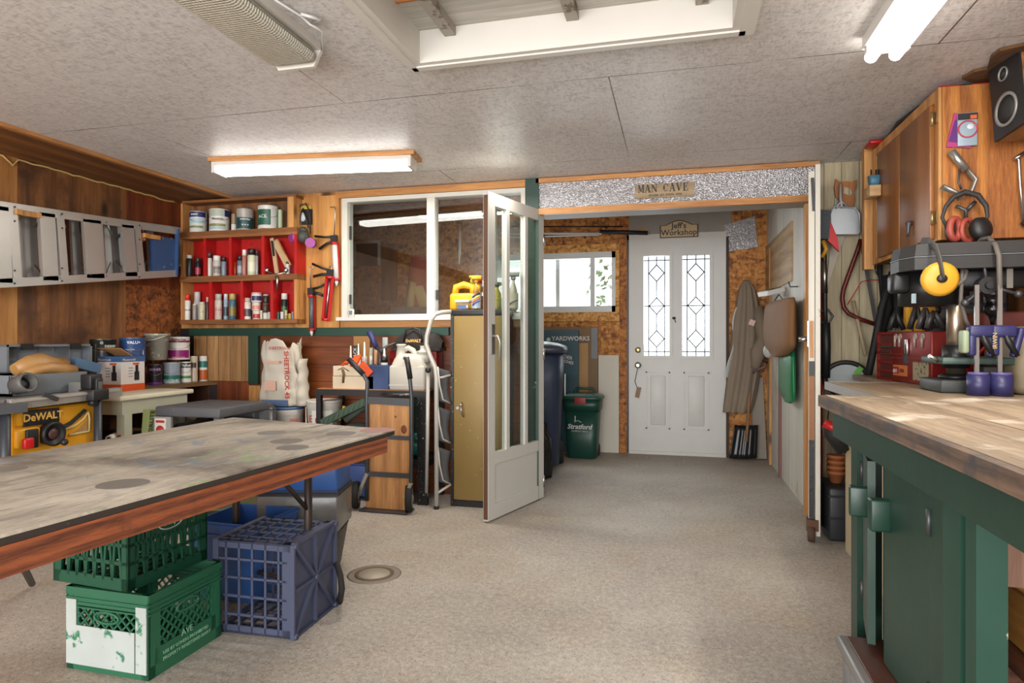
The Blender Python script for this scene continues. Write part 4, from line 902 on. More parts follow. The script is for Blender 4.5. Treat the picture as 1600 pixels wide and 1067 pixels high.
# crumpled bag
cB = U(441, 633, Y=4.14); bag = thing('plaster_bag', 'open crumpled white joint compound bag with red lettering on a bucket', 'bag', (cB.x, 4.14, cB.z+.003))
bgm = plain('bag_paper', 'b5ad9e', .7, var=.12, vs_=6, bmp=.9, bs=16)
hB = U(441, 537, Y=4.14).z-cB.z; wB = .155
random.seed(11)
def bagf(u, v, w=wB, d=.085, h=hB):
    a = u*2*math.pi; rr = 1+.05*math.sin(5*a+9*v)+.045*math.sin(11*a+4*v*3)+.04*math.sin(19*v+3*a)
    ca, sa = math.cos(a), math.sin(a); q = .55
    e = 1-.1*v+.03*math.sin(8*v)
    return (math.copysign(abs(ca)**q, ca)*w*rr*e, math.copysign(abs(sa)**.8, sa)*d*rr*(1-.25*v), v*h+(.025*math.sin(7*a)+.02*math.sin(3*a+1) if v > .95 else 0))
m = MB(); m.grid(bagf, 48, 26, close_u=True); m.build('bag', bgm, bag, solid=.002)
m = MB(); m.grid(lambda u, v: (wB*.9+.03+.05*math.cos(u*6.28)*(1-.6*v), .0+.05*math.sin(u*6.28)+.01*math.sin(20*v), v*hB*.75), 16, 14, close_u=True); m.build('folded_side', bgm, bag, solid=.002)
mb_ = Matrix.Rotation(R(-90), 4, 'Y')
text('SHEETROCK 45', (wB*.58, -.112, hB*.88), (0.03, 0, -1), (1, 0, 0.03), .05, plain('bag_red', 'a8352c', .6), bag, world=False, bold=.0012)
text('SHEETROCK', (-wB*.3, -.1, hB*.9), (1, 0, 0), (0, 0, 1), .032, plain('bag_red', 'a8352c', .6), bag, world=False)
MB().bb(-wB*.5, wB*.3, -.104, -.1, hB*.68, hB*.72).build('label_print', col('c49a88'), bag); MB().bb(-wB*.5, wB*.1, -.104, -.1, hB*.25, hB*.4).build('label_print', col('c49a88'), bag)
m = MB(); m.bb(-wB*.7, wB*.7, -.1, -.094, 0.0, hB*.1); m.build('label_strip', col('5a7094'), bag)
# ============================================================ black metal rack with things
RX0, RX1, RY0, RY1, RZ = -2.41, -1.6, 3.96, 4.292, .76
rk = thing('metal_rack', 'black angle iron rack with paint spattered right post by the hand truck', 'rack', (-2.0, 4.1, 0))
for (x, mt) in ((RX0, blackmetal), (RX1-.06, speckled)):
    for y in (RY0, RY1-.03): MB(True).bb(x, x+(.035 if mt is blackmetal else .07), y, y+.03, 0, RZ-.04).build('post', mt, rk)
for z, rx_ in ((RZ, RX0), (.3, -2.22)): MB(True).bb(rx_, RX1+.01, RY0-.01, RY1, z-.045, z-.004).build('shelf_frame', blackmetal, rk)
MB(True).bb(RX0+.01, RX1, RY0, RY1-.01, RZ-.004, RZ).build('shelf_top', pinex, rk)
MB(True).ball((U(622, Y=3.97).x, 3.985, RZ-.03), (.15, .06, .022), 18).build('hanging_film', clear, rk)
def RP(px, y_=4.0): return U(px, Y=y_).x
# wooden cream box
t = thing('wooden_tool_box', 'cream painted wooden box with orange cloth on the black rack', 'box', (RP(552), 4.02, RZ))
x0, x1 = RP(520, 3.99), RP(583, 3.99); hz = U(550, 572, Y=3.99).z
cb_ = plain('cream_box', 'c6b79c', .6, var=.1, chips=('8a7458', .25, 14))
MB(True).bb(x0, x1, 3.99, 4.2, RZ, RZ+.085).build('body', cb_, t); MB(True).bb(x0, x1-.07, 3.995, 4.2, RZ+.088, hz).build('lid', cb_, t)
MB(True).tube([U(535, 577, Y=3.985), U(537, 585, Y=3.98), U(536, 598, Y=3.985)], .008, 6).tube([U(528, 578, Y=3.985), U(536, 574, Y=3.98), U(545, 580, Y=3.985)], .003, 5).build('leather_strap', plain('leather', '5c4128', .7), t)
t = thing('safety_vest', 'crumpled bright orange cloth draped over the cream wooden box', 'cloth', U(565, 575, Y=4.0))
orng = plain('hi_vis_orange', 'd8501c', .6, bmp=.6, bs=30)
m = MB(True); m.tube([U(533, 572, Y=4.03), U(540, 566, Y=4.01), U(552, 567, Y=4.0), U(557, 571, Y=3.99)], .01, 8); m.bar(U(552, 571, Y=3.98), U(560, 556, Y=4.06), .05, .02, (0, 1, .3)).bar(U(564, 568, Y=3.975), U(579, 585, Y=3.975), .05, .014, (0, 1, 0)); m.build('cloth', orng, t)
t = thing('plastic_bin', 'dark blue plastic bin of caulk tubes on the black rack', 'bin', (RP(592, 4.0), 4.08, RZ))
bx = plain('bin_blue', '2c4570', .45); x0, x1 = RP(572, 3.99), RP(607, 3.99); zt2 = U(590, 570, Y=3.99).z
m = MB(True); m.bb(x0, x1, 3.99, 4.2, RZ, RZ+.01).bb(x0, x1, 3.99, 4.0, RZ+.01, zt2).bb(x0, x1, 4.19, 4.2, RZ+.01, zt2).bb(x0, x0+.01, 4.0, 4.19, RZ+.01, zt2).bb(x1-.01, x1, 4.0, 4.19, RZ+.01, zt2); m.build('body', bx, t)
MB(True).bb(x0-.005, x1+.005, 3.98, 3.99, zt2-.012, zt2).build('rim', bx, t)
# stuff standing in the bin
def stick(nm, label, cat, px, y1, c, r, Y=4.1, y0=575, cone=False, tilt=0, capc=None):
    a = U(px, y0, Y=Y); a.z = max(a.z-.08, RZ+.012); b = U(px+tilt, y1, Y=Y); t = thing(nm, label, cat, a, 0, 'tubes and tools standing behind the cream box')
    d = b-a
    MB(True).tube([a, a+d*.6, a+d*.62, b], [r, r, r*(.45 if cone else .98), r*(.25 if cone else .95)], 12).build('body', col(c), t)
    if capc: MB(True).tube([a+d*.55, a+d*.75], [r*1.05, r*1.02], 12).build('cap', col(capc), t)
    return t
stick('caulk_nozzle', 'pale caulk tube nozzle standing leftmost behind the cream box', 'tube', 548, 540, 'c9c2b6', .018, cone=True, Y=4.215)
stick('caulk_nozzle', 'white caulk tube nozzle beside the black printed box', 'tube', 560, 537, 'cfcabf', .018, cone=True, Y=4.215)
stick('caulk_nozzle', 'tallest white caulk nozzle in front of the tan board', 'tube', 569.5, 534, 'd6d2ca', .018, Y=4.16, cone=True)
stick('glue_bottle', 'white and green glue tube standing in the dark blue bin', 'bottle', 580, 543, 'b9bca8', .012, Y=4.12, capc='d8d8d0')
stick('glue_bottle', 'tan wooden handled tube in the dark blue bin', 'bottle', 587, 542, 'c09470', .012, Y=4.12)
stick('glue_bottle', 'grey and black spray tube in the dark blue bin', 'bottle', 594, 545, '4a4642', .012, Y=4.08)
stick('foam_can', 'white and teal spray foam can with black neck in the dark blue bin', 'can', 600.5, 544, 'b9b6b0', .024, Y=4.06, capc='1c1c1c', cone=True)
t = thing('card_box', 'black box printed with white letters behind the caulk nozzles', 'box', (RP(554, 4.2), 4.235, RZ))
MB(True).bb(RP(551, 4.23), RP(558, 4.23), 4.23, 4.26, RZ, U(555, 540, Y=4.23).z).build('carton', black, t); text('PACK', U(557, 562, Y=4.228), (0, 0, 1), (-1, 0, 0), .035, white, t)
t = thing('hardboard_sheet', 'thin tan hardboard offcut standing behind the caulk tubes', 'board', (RP(570, 4.25), 4.28, RZ))
MB(True).bb(RP(553, 4.27), RP(578, 4.27), 4.265, 4.275, RZ, U(565, 525, Y=4.27).z).build('panel', plain('hardboard', '8a6232', .6), t)
t = thing('spray_foam_gun', 'dark blue gripped foam gun leaning over the dark blue bin', 'foam gun', U(585, 545, Y=4.1))
MB(True).tube([U(577, 518, Y=4.08), U(583, 532, Y=4.08), U(588, 543, Y=4.08)], [.022, .018, .02], 12).build('grip', plain('navy_grip', '252a5c', .5), t)
MB(True).tube([U(588, 543, Y=4.08), U(598, 548, Y=4.07), U(606, 540, Y=4.07), U(620, 535, Y=4.09)], [.016, .02, .008, .005], 10).build('barrel', darksteel, t)
m = MB(True); m.bb(RP(595, 4.08), RP(603, 4.08), 4.1, 4.12, U(600, 546, Y=4.1).z, U(600, 527, Y=4.1).z, .006); m.build('scraper', col('9a9c98'), t)
# white jug
x0, x1 = RP(607, 3.94), RP(663, 3.94); jb = RZ; jt = U(635, 571, Y=3.94).z
t = thing('jerry_can', 'big white plastic jug with two necks and moulded handle', 'jug', ((x0+x1)/2, 4.02, RZ))
wj = plain('jug_white', 'b9b5aa', .4, var=.05); cx = (x0+x1)/2; hw = (x1-x0)/2
MB(True).bb(x0, x1, 3.94, 4.14, jb, jt, .015).bb(x0+.003, x1-.003, 3.936, 3.945, jb+.03, jb+.036).build('body', wj, t)
def tj(u, v):
    k = [(1, 0), (.86, .045), (.7, .075), (.3, .085), (.01, .085)][min(4, round(v*4))]
    a = u*6.2832; ca, sa = math.cos(a), math.sin(a)
    return (cx+math.copysign(abs(ca)**.35, ca)*hw*.98*k[0], 4.04+math.copysign(abs(sa)**.35, sa)*.098*k[0], jt-.006+k[1])
MB(True).grid(tj, 28, 4, close_u=True).build('shoulder', wj, t)
q = RP(619, 3.99); MB(True).lathe([(.045, 0), (.036, .07), (.028, .125), (.034, .13), (.034, .14), (.026, .142)], c=(cx-hw*.55, 4.02, jt), n=18).build('spout', wj, t)
MB(True).lathe([(.05, 0), (.04, .04), (.036, .06), (.04, .062), (.04, .075), (.02, .08), (.016, .1), (.02, .11)], c=(cx+hw*.66, 4.02, jt+.02), n=18).build('cap', wj, t)
MB(True).tube([(cx-hw*.4, 4.02, jt+.1), (cx-hw*.15, 4.02, jt+.115), (cx+hw*.1, 4.02, jt+.1), (cx+hw*.25, 4.02, jt+.07), (cx+hw*.4, 4.02, jt+.04)], .019, 10).build('handle', wj, t)
MB(True).cyl((cx-.02, 3.95, jt+.05), (cx+.0, 3.945, jt+.045), .012).build('moulded_mark', grey, t)
# red tool box on the rack and duffel
rx0, rx1 = RP(608, 4.16), U(703, Y=4.16).x
t = thing('metal_tool_box', 'dark red metal tool box at the back of the rack under the black bag', 'tool box', ((rx0+rx1)/2, 4.22, RZ))
rtz = U(650, 548, Y=4.16).z
MB(True).bb(rx0, -1.6, 4.165, 4.29, RZ, rtz, .006).build('body', plain('tool_red', '7e1818', .35, .2, var=.2, chips=('3c1010', .3, 20)), t)
m = MB(True)
for z in (.33, .55, .78): m.bb(rx0-.001, -1.6, 4.16, 4.166, RZ+(rtz-RZ)*z, RZ+(rtz-RZ)*z+.006)
m.build('rib', plain('tool_red', '7e1818'), t)
t = thing('duffel_bag', 'black fabric tool bag with gold badge on the red tool box', 'bag', ((RP(618, 4.2)+RP(694, 4.2))/2, 4.22, rtz))
dx0, dx1 = RP(616, 4.2), RP(693, 4.2); dc_ = (dx0+dx1)/2; dh = U(650, 514, Y=4.2).z-rtz
bf = plain('bag_fabric', '26221f', .85, var=.2, bmp=.8, bs=14)
def duf(u, v):
    a = v*math.pi; s = 2*u-1; e = (1-abs(s)**3.2*.55)*(1+.05*math.sin(13*u+2)+.03*math.sin(31*u))
    return (dx0+(dx1-dx0)*u*.98, 4.215-.075*math.cos(a)*e, rtz+dh*math.sin(a)**.6*e*(1.0 if .12 < u < .62 else .93)+.0)
MB(True).grid(duf, 26, 14).bb(dx0, dx1-.01, 4.15, 4.28, rtz, rtz+.02).build('body', bf, t)
MB(True).tube([(dc_-.09, 4.15, rtz+dh*.4), (dc_-.07, 4.14, rtz+dh*.95), (dc_-.02, 4.15, rtz+dh*1.05), (dc_+.03, 4.14, rtz+dh*.95), (dc_+.05, 4.14, rtz+dh*.4)], .008, 6).build('handle', black, t)
b_ = U(643, 533, Y=4.12); text('DeWALT', U(634, 534.5, Y=4.125), (1, 0, 0), (0, 0, 1), .028, plain('badge_gold', 'd8a850'), t, bold=.001)
# lower shelf contents
t = thing('green_trellis_rod', 'dark green plastic channel leaning diagonally in the rack', 'strip', (-2.3, 3.93, .3))
gdk = plain('dark_olive_green', '2f4636', .6, var=.2)
MB(True).bar(U(503, 661, Y=3.93), U(572, 627, Y=3.93), .05, .03, (0, 1, 0)).build('strip', gdk, t)
m = MB(True)
for i in range(9):
    P = U(503+i*8, 661-i*3.94, Y=3.91); m.bar(P+Vector((-.008, 0, -.02)), P+Vector((.008, 0, .02)), .004, .006, (0, 1, 0))
m.build('rib', plain('green_pale', '5a6a54', .6), t)
t = thing('garden_sprayer', 'grey green power tool lying under the leaning green channel', 'tool', (-2.1, 4.0, .3))
MB(True).ball((RP(556, 4.05), 4.08, .42), (.14, .09, .1), 16).tube([U(540, 655, Y=4.0), U(560, 640, Y=4.0), U(572, 632, Y=4.0)], .03, 10).build('body', plain('tool_grey_green', '4a564e', .5), t)
MB(True).tube([U(530, 656, Y=3.99), U(536, 645, Y=3.99), U(538, 634, Y=3.99)], .012, 8).build('handle', col('c8a83a'), t)
t = thing('storage_tote', 'blue lidded tote on the floor in the black rack, left half behind the work table', 'tote', (-2.2, 4.1, 0))
bt = plain('tote_blue', '2d4f94', .45, var=.1)
MB(True).bb(-2.33, -1.95, 3.98, 4.2, .0, .24, .01).build('body', bt, t); MB(True).bb(-2.34, -1.94, 3.97, 4.21, .24, .252, .003).build('lid', bt, t)
t = thing('plastic_bag', 'teal green crumpled plastic bag in the black rack behind the hand truck', 'bag', (RP(657, 4.05), 4.05, .305))
tl = plain('teal_plastic', '1f6a60', .3, bmp=1, bs=14)
MB(True).ball((RP(654, 4.05), 4.06, .36), (.07, .07, .055), 14).ball((RP(651, 4.05), 4.07, .43), (.055, .06, .05), 12).build('bag', tl, t)
t = thing('cloth_roll', 'dark green rolled tarpaulin standing in the black rack behind the hand truck', 'tarp', (RP(652, 4.1), 4.12, .48))
MB(True).tube([(RP(651, 4.12), 4.13, .30), (RP(651, 4.12), 4.14, .5), (RP(650, 4.12), 4.13, .7)], [.05, .06, .045], 14).build('tarp', plain('tarp_green', '30433c', .8, bmp=.8, bs=20), t)
# ============================================================ hand truck with pine board
HY = 3.76
def hp(px, py, y=HY): return U(px, py, Y=y)
ht = thing('hand_truck', 'dark grey tubular hand truck leaning on the rack with two rubber wheels', 'hand truck', (-1.83, HY, 0))
hm = plain('truck_grey', '45494c', .4, .4, var=.12)
def leg3(pts): return MB(True).tube([hp(*p) for p in pts], .0125, 12)
zlow = .06
leg3(((573, 782), (574, 700), (573, 630), (574, 596), (568, 585), (556, 573), (545, 561))).build('side_tube', hm, ht)
leg3(((641, 790), (643, 700), (643, 620), (641, 597), (638, 575), (636, 560))).build('side_tube', hm, ht)
MB(True).tube([hp(568, 585), hp(556, 573), hp(545, 561)], .017, 12).build('grip', black, ht); MB(True).tube([hp(641, 592), hp(638, 572), hp(635, 558)], .017, 12).build('grip', black, ht)
for y, w in ((627, .045), (683, .025), (742, .03)): MB(True).bar(hp(573, y-2), hp(643, y+2), w, .012, (0, 1, 0)).build('crossbar', hm, ht)
MB(True).cyl(hp(556, 776, 3.79), hp(637, 783, 3.79), .008, n=10).build('axle', hm, ht)
pt = MB(True); pt.bb(hp(566, 790).x, hp(640, 790).x, HY-.05, HY+.08, .004, .012); pt.build('toe_plate', hm, ht)
rub = plain('rubber', '1a1a1a', .8)
for px, x in ((553, hp(553, 0).x), (636, hp(636, 0).x)):
    Mw = Matrix.Translation((x, 3.79, .088)) @ Matrix.Rotation(R(20), 4, 'Z') @ Matrix.Rotation(R(90), 4, 'Y')
    wh = MB(True).lathe([(.055, -.02), (.08, -.022), (.088, -.012), (.088, .012), (.08, .022), (.055, .02)], M=Mw, n=28).build('wheel', rub, ht)
    MB(True).lathe([(.054, -.016), (.054, .024), (.03, .016), (.018, .028), (.006, .03)], M=Mw, n=24).build('hub', plain('hub_grey', '9c9a94', .4, .4), wh)
for a, b in (((574, 740), (560, 774)), ((642, 755), (634, 778))): MB(True).bar(hp(*a, 3.75), hp(*b, 3.77), .022, .02, (0, 1, 0)).build('wheel_bracket', alu, ht)
t = thing('pine_board', 'knotty pine board strapped upright inside the hand truck', 'board', (-1.8, HY+.03, .013))
pb = wood('knotty_pine', 'c8935a', '9c6a3a', 'Z', .8, knots=3.2, stain=('a87c4a', .3, 5))
MB(True).bb(hp(573, 700, 3.79).x, hp(641, 700, 3.79).x, 3.775, 3.793, .013, hp(600, 632, 3.79).z).build('board', pb, t)
MB(True).ball((hp(631, 0, 3.775).x, 3.776, hp(630, 671, 3.775).z), (.022, .003, .03), 16).build('knot', plain('knot_brown', '6a3a18', .6), t)
MB(True).ball((hp(618, 0, 3.775).x, 3.776, hp(618, 651, 3.775).z), (.008, .003, .008), 10).build('knot', plain('knot_brown', '6a3a18', .6), t)
# ============================================================ white folded step stool
SY = 3.9
def s_(px, py, y=SY): return U(px, py, Y=y)
t = thing('step_stool', 'folded white tubular step stool with three dark grey treads leaning on the tan cabinet', 'step stool', (s_(680, 795).x, SY, 0))
wt = plain('stool_white', 'b4b1a9', .35, .1, var=.05)
MB(True).tube([s_(705, 487, 3.99), s_(690, 488, 3.96), s_(680, 491, 3.93), s_(674, 499), s_(667, 525), s_(666, 538), s_(672, 556), s_(680, 574), s_(682, 590), s_(682, 795)], .015, 12).build('handle_rail', wt, t)
a = s_(682, 795); MB(True).cyl((a.x, a.y, 0), (a.x, a.y, .02), .018, n=12).build('rubber_foot', rub, t)
MB(True).tube([s_(669, 580, 3.88), s_(668, 680, 3.88), s_(666, 778, 3.98)], .012, 10).build('rear_rail', wt, t)
a = s_(666, 778, 3.98); MB(True).tube([a, (a.x, a.y, 0)], .014, 10).build('rubber_foot', rub, t)
MB(True).tube([s_(704, 586, 3.97), s_(690, 590, 3.93), s_(683, 590)], .008, 8).build('brace', wt, t)
MB(True).ball(s_(669, 578, 3.87), .02, 10).build('hinge', black, t)
trd = plain('tread_grey', '4c4e50', .7, bmp=.5, bs=60)
for (ya_, yb_) in ((573, 630), (634, 692), (697, 756)):
    m = MB(True)
    def tf(u, v): 
        P = s_(686+18*u, ya_+2+(yb_-ya_)*(v*.9+.1*u), 3.93+.05*u); P.x += .02*math.sin(v*math.pi)*(-1); return P
    m.grid(tf, 4, 8); m.build('tread', trd, t, solid=.012)
    m = MB(True); m.tube([s_(684, ya_), s_(687, (ya_+yb_)/2), s_(692, yb_-6, 3.92), s_(704, yb_, 3.97)], .006, 6); m.build('tread_rim', wt, t)
MB(True).tube([s_(684, 770), s_(704, 757, 3.97)], .009, 8).build('lower_bar', wt, t)
# ============================================================ tan steel cabinet
cx0, cx1, cy0, cy1 = U(704, Y=3.99).x, U(786, Y=3.99).x, 3.99, YP-.035
cz = U(730, 484, Y=3.99).z
t = thing('steel_cabinet', 'tall tan steel cabinet with black paint spattered edges behind the glazed door', 'cabinet', ((cx0+cx1)/2, (cy0+cy1)/2, 0))
dk = plain('cabinet_side', '34383a', .5, var=.15)
MB(True).bb(cx0, cx1, cy0+.02, cy1, .03, cz-.03).build('body', dk, t)
tan = plain('cabinet_tan', '87703f', .45, .1, var=.08, chips=('c9b98a', .31, 45))
MB(True).bb(cx0+.022, cx1-.01, cy0, cy0+.02, .045, cz-.04, .003).build('door', tan, t)
MB(True).bb(cx0, cx0+.02, cy0, cy0+.02, .0, cz-.03).build('edge_strip', speckled, t); MB(True).bb(cx0, cx1, cy0-.002, cy1, cz-.035, cz, .004).build('top', black, t)
MB(True).bb(cx0, cx1, cy0+.005, cy1, 0, .04).build('plinth', speckled, t)
h0 = U(722, 640, Y=cy0); MB(True).tube([h0+Vector((0, -.002, .045)), h0+Vector((0, -.03, .03)), h0+Vector((.01, -.03, -.03)), h0+Vector((.01, -.004, -.045))], .006, 8).build('handle', steel, t)
MB(True).cyl(h0+Vector((-.03, 0, .01)), h0+Vector((-.03, -.006, .01)), .01).build('lock', steel, t)
# on the cabinet
def on(px, y_=4.12): return Vector((U(px, Y=y_).x, y_, cz))
t = thing('oil_jug', 'yellow plastic oil jug with red cap on the tan cabinet', 'jug', on(725))
P = on(727, 4.16); yj = plain('jug_yellow', 'd8a018', .4, var=.06)
m = MB(True); jw = .11
m.box((P.x+.0, P.y, cz+.06), (.2, .1, .12), bevel=.02); m.tube([(P.x-.075, P.y, cz+.1), (P.x-.065, P.y, cz+.165), (P.x-.01, P.y, cz+.18), (P.x+.05, P.y, cz+.165), (P.x+.06, P.y, cz+.1)], .024, 12); m.build('body', yj, t)
MB(True).cyl((P.x+.08, P.y, cz+.11), (P.x+.09, P.y, cz+.19), .024, .02).build('neck', yj, t)
MB(True).cyl((P.x+.09, P.y, cz+.19), (P.x+.095, P.y, cz+.225), .028).build('cap', plain('cap_red', 'b82c20', .4), t)
t = thing('wipes_tub', 'small white lidded tub with blue print on the front of the tan cabinet', 'tub', on(723, 4.03))
P = on(724, 4.045); MB(True).bb(P.x-.045, P.x+.045, P.y-.03, P.y+.03, cz, cz+.05, .004).build('body', clear, t); MB(True).bb(P.x-.05, P.x+.05, P.y-.033, P.y+.033, cz+.05, cz+.068, .004).build('lid', white, t); MB(True).bb(P.x-.03, P.x+.03, P.y-.032, P.y-.0305, cz+.01, cz+.035).build('label_print', col('3a5a8a'), t)
def trigger_bottle(px, y_, h, r, body, trig, label, lab=None, art=None):
    p = on(px, y_); t = thing('spray_bottle', label, 'spray bottle', p, facing(p))
    MB().lathe([(r*.95, 0), (r, .01), (r, h*.4), (r*.75, h*.55), (r*.35, h*.68), (r*.32, h*.78)], n=22, sq=(.7, 1)).build('bottle', body, t)
    m = MB(); m.lathe([(r*.38, h*.76), (r*.38, h*.84)], n=16).box((0, -.0, h*.9), (.04, r*1.9, h*.11), bevel=.006).tube([(0, -r*.75, h*.88), (0, -r*.9, h*.8), (0, -r*.6, h*.72)], .008, 8).cyl((0, -r*.9, h*.92), (0, -r*1.25, h*.92), .009, n=10)
    m.build('trigger_head', trig, t)
    if lab:
        m = MB(); patch(m, r*1.01, -.9, .9, h*.05, h*.42); m.build('label_print', lab, t)
    if art:
        for i, c in enumerate(art):
            m = MB(); m.tube([(r*1.02*math.cos(a), r*1.02*math.sin(a)*.95, h*(.12+.07*i)+.03*math.sin(a+.8)) for a in [x*.15-.7 for x in range(10)]], .006, 5); m.build('label_swoosh', col(c), t)
    return t
trigger_bottle(744, 4.06, .24, .036, clear, plain('trigger_yellow', 'c9a018', .4), 'spray bottle with yellow and black trigger and a bright striped label', plain('label_blue', '9aa8b8', .4), ('2c4a8a', 'c85a20', 'd8c040', '1c1c1c'))
trigger_bottle(802, 4.08, .26, .042, plain('bottle_grey', 'a8a698', .4), plain('trigger_grey', '9a9c9c', .4), 'white spray bottle with grey trigger seen through the glazed door', plain('label_beige', 'bcb8a4', .5), ('6a6658',))
p = on(776, 4.1); t = thing('cleaner_bottle', 'yellow brown bottle between the two spray bottles, seen through the door glass', 'bottle', p, facing(p))
MB().lathe([(.028, 0), (.03, .01), (.03, .11), (.014, .14), (.014, .16)], n=18).build('bottle', plain('bottle_amber', '8a8434', .4), t); MB().lathe([(.017, .155), (.017, .185)], n=14).build('cap', plain('cap_green', '3a4a3a', .5), t)
# ============================================================ big glazed door, standing open
H0 = U(846, 778, Z=0); H1_ = U(759, 817, Z=0)
dirv = (H1_-H0); dirv.z = 0; DW = dirv.length; ang = math.atan2(dirv.y, dirv.x)
gd = thing('glazed_door', 'tall white wooden door with three narrow glass lights, standing open', 'door', H0, ang)
gp = plain('glazed_door_paint', 'c0bfb9', .45, var=.04, chips=('8c8478', .26, 16))
DHt = 1.985; th = .036; st = .075
def fb(*b): return MB().bb(*b)
zb0, zb1 = .06+.01, .37
m = MB()
m.bb(0, st, -th/2, th/2, .01, DHt).bb(DW-st, DW, -th/2, th/2, .01, DHt).bb(st, DW-st, -th/2, th/2, DHt-.075, DHt).bb(st, DW-st, -th/2, th/2, .01, .1).bb(st, DW-st, -th/2, th/2, .34, .41)
m.build('frame', gp, gd)
MB().bb(st, DW-st, -th/4, th/4, .1, .34).build('kick_panel', gp, gd)
iw = DW-2*st; m1, m2 = st+iw*.3, st+iw*.72
for x in (m1, m2): MB().bb(x-.018, x+.018, -th/2, th/2, .41, DHt-.075).build('mullion', gp, gd)
gdg = glassy('door_glass', (.86, .9, .88), .04)
for a, b in ((st, m1-.018), (m1+.018, m2-.018), (m2+.018, DW-st)): MB().bb(a, b, -.002, .002, .41, DHt-.075).build('pane', gdg, gd)
MB().bb(DW-.001, DW+.003, -th/2+.004, th/2-.004, .02, DHt-.02).build('edge_strip', plain('edge_brown', '5a3c28', .7), gd)
sgn = -1
hz_ = .99+.1
# which side faces the camera
nrm = Matrix.Rotation(ang, 3, 'Z') @ Vector((0, 1, 0)); sgn = 1 if nrm.dot(-H0) > 0 else -1
m = MB(); m.bb(DW-.06, DW-.025, sgn*th/2, sgn*(th/2+.01), hz_-.08, hz_+.1); m.build('handle_plate', steel, gd)
MB().tube([(DW-.045, sgn*th/2, hz_+.03), (DW-.045, sgn*(th/2+.04), hz_+.03), (DW-.06, sgn*(th/2+.045), hz_-.01), (DW-.055, sgn*(th/2+.04), hz_-.12)], .008, 8).build('handle', alu, gd)
for z in (.12, 1.0, DHt-.2): MB().cyl((0.0, sgn*th/2, z-.04), (0.0, sgn*th/2, z+.04), .009, n=10).build('hinge', steel, gd)
# ============================================================ entry: bins, boards
def eb(px, py): return U(px, py, Z=0)
P = eb(852, 728); P = U(848, Y=5.35); P.z = 0
t = thing('recycling_cart', 'tall navy blue wheeled recycling cart with lid behind the glazed door', 'bin', (P.x-.07, 5.35, 0), R(8))
nv = plain('navy_plastic', '27324a', .45, var=.1)
zl = U(860, 545, Y=5.1).z
MB().lathe([(.2, .05), (.21, .06), (.24, zl-.28), (.255, zl-.03)], n=32, sq=(1.1, .45)).build('body', nv, t)
MB().lathe([(.275, zl-.035), (.285, zl), (.27, zl+.02), (.2, zl+.045), (.1, zl+.06), (.005, zl+.062)], n=32, sq=(1.1, .45)).build('lid', plain('navy_lid', '3a4250', .35), t)
for x in (-.2, .2): MB().lathe([(.09, -.02), (.1, 0), (.1, .02), (.09, .04)], M=Matrix.Translation((x, .22, .1)) @ Matrix.Rotation(R(90), 4, 'Y')).build('wheel', rub, t)
MB().cyl((-.2, .3, zl-.05), (.2, .3, zl-.05), .015).build('handle', black, t)
m = MB(); cz_ = zl-.3
m.tube([(.262, -.12+.05*math.cos(a), cz_+.09*math.sin(a)) for a in [x*math.pi/9 for x in range(18)]], .005, 5, close=True); m.tube([(.262, -.12+.02*math.cos(a), cz_+.05*math.sin(a)) for a in [x*math.pi/6 for x in range(12)]], .005, 5, close=True); m.build('recycling_mark', white, t)
p = U(858, 628, Y=5.0); t = thing('garbage_bag', 'shiny black garbage bag bunched at the front of the navy cart', 'bag', (p.x-.05, 5.0, 0))
gb = plain('black_film', '111111', .18, bmp=1, bs=12)
def gbf(u, v):
    a = u*6.2832; r = .1*(1+.1*math.sin(5*a+6*v)+.07*math.sin(13*a-9*v)); e = [1.0, 1.05, 1, .75, .3, .45][min(5, int(v*5.999))] if v < 1 else .6
    return (p.x-.09+r*e*math.cos(a), 4.99+r*e*.75*math.sin(a), .0+v*(p.z+.03))
MB(True).grid(gbf, 30, 18, close_u=True).build('bag', gb, t, solid=.002)
# green bin
c0 = eb(909, 716); W_ = 1.1/(716-530)*F
t = thing('compost_bin', 'green organics bin with red latch and white tree logo', 'bin', (c0.x, c0.y+.08, 0), R(-2))
gn = plain('bin_green', '123f33', .4, var=.08); k = W_/F
hb = U(909, 622, Y=c0.y).z
MB().lathe([(22*k, 0), (23*k, .005), (27*k, hb*.82)], n=32, sq=(.8, .42)).build('body', gn, t)
MB().lathe([(29*k, hb*.8), (30*k, hb-.01)], n=32, sq=(.8, .42)).build('collar', gn, t)
MB().lathe([(32*k, hb-.01), (32.5*k, hb+.01), (30*k, hb+.025), (24*k, hb+.035), (23*k, hb+.04), (.005, hb+.042)], n=32, sq=(.8, .42)).build('lid', plain('lid_green', '1c4a3c', .35), t)
MB().tube([(-16*k, .08, hb-.0), (-15*k, .1, hb+.06), (-13*k, .1, hb+.075), (13*k, .1, hb+.075), (15*k, .1, hb+.06), (16*k, .08, hb)], .011, 8).build('handle', gn, t)
yf = -21.8*k
MB().bb(-9*k, 9*k, -27*k, -25*k, hb-.05, hb+.015, .006).build('latch', plain('latch_red', '8c2f24', .5), t)
text('Stratford', (-.01, yf-.004, hb*.5), (1, 0, 0), (0, 0, 1), .062, white, t, world=False, align='CENTER', shear=.25, bold=.0015)
text('COMPOST ONLY', (-.01, yf-.003, hb*.5-.028), (1, 0, 0), (0, 0, 1), .02, white, t, world=False, align='CENTER')
m = MB(); m.tube([(-.05, yf-.003, hb*.5+.06), (-.05, yf-.003, hb*.5+.1)], .004, 5).tube([(-.06, yf-.003, hb*.5+.07), (-.02, yf-.003, hb*.5+.075), (.01, yf-.003, hb*.5+.06)], .003, 5).ball((-.05, yf-.003, hb*.5+.105), (.006, .002, .016), 8); m.build('swan_mark', white, t)
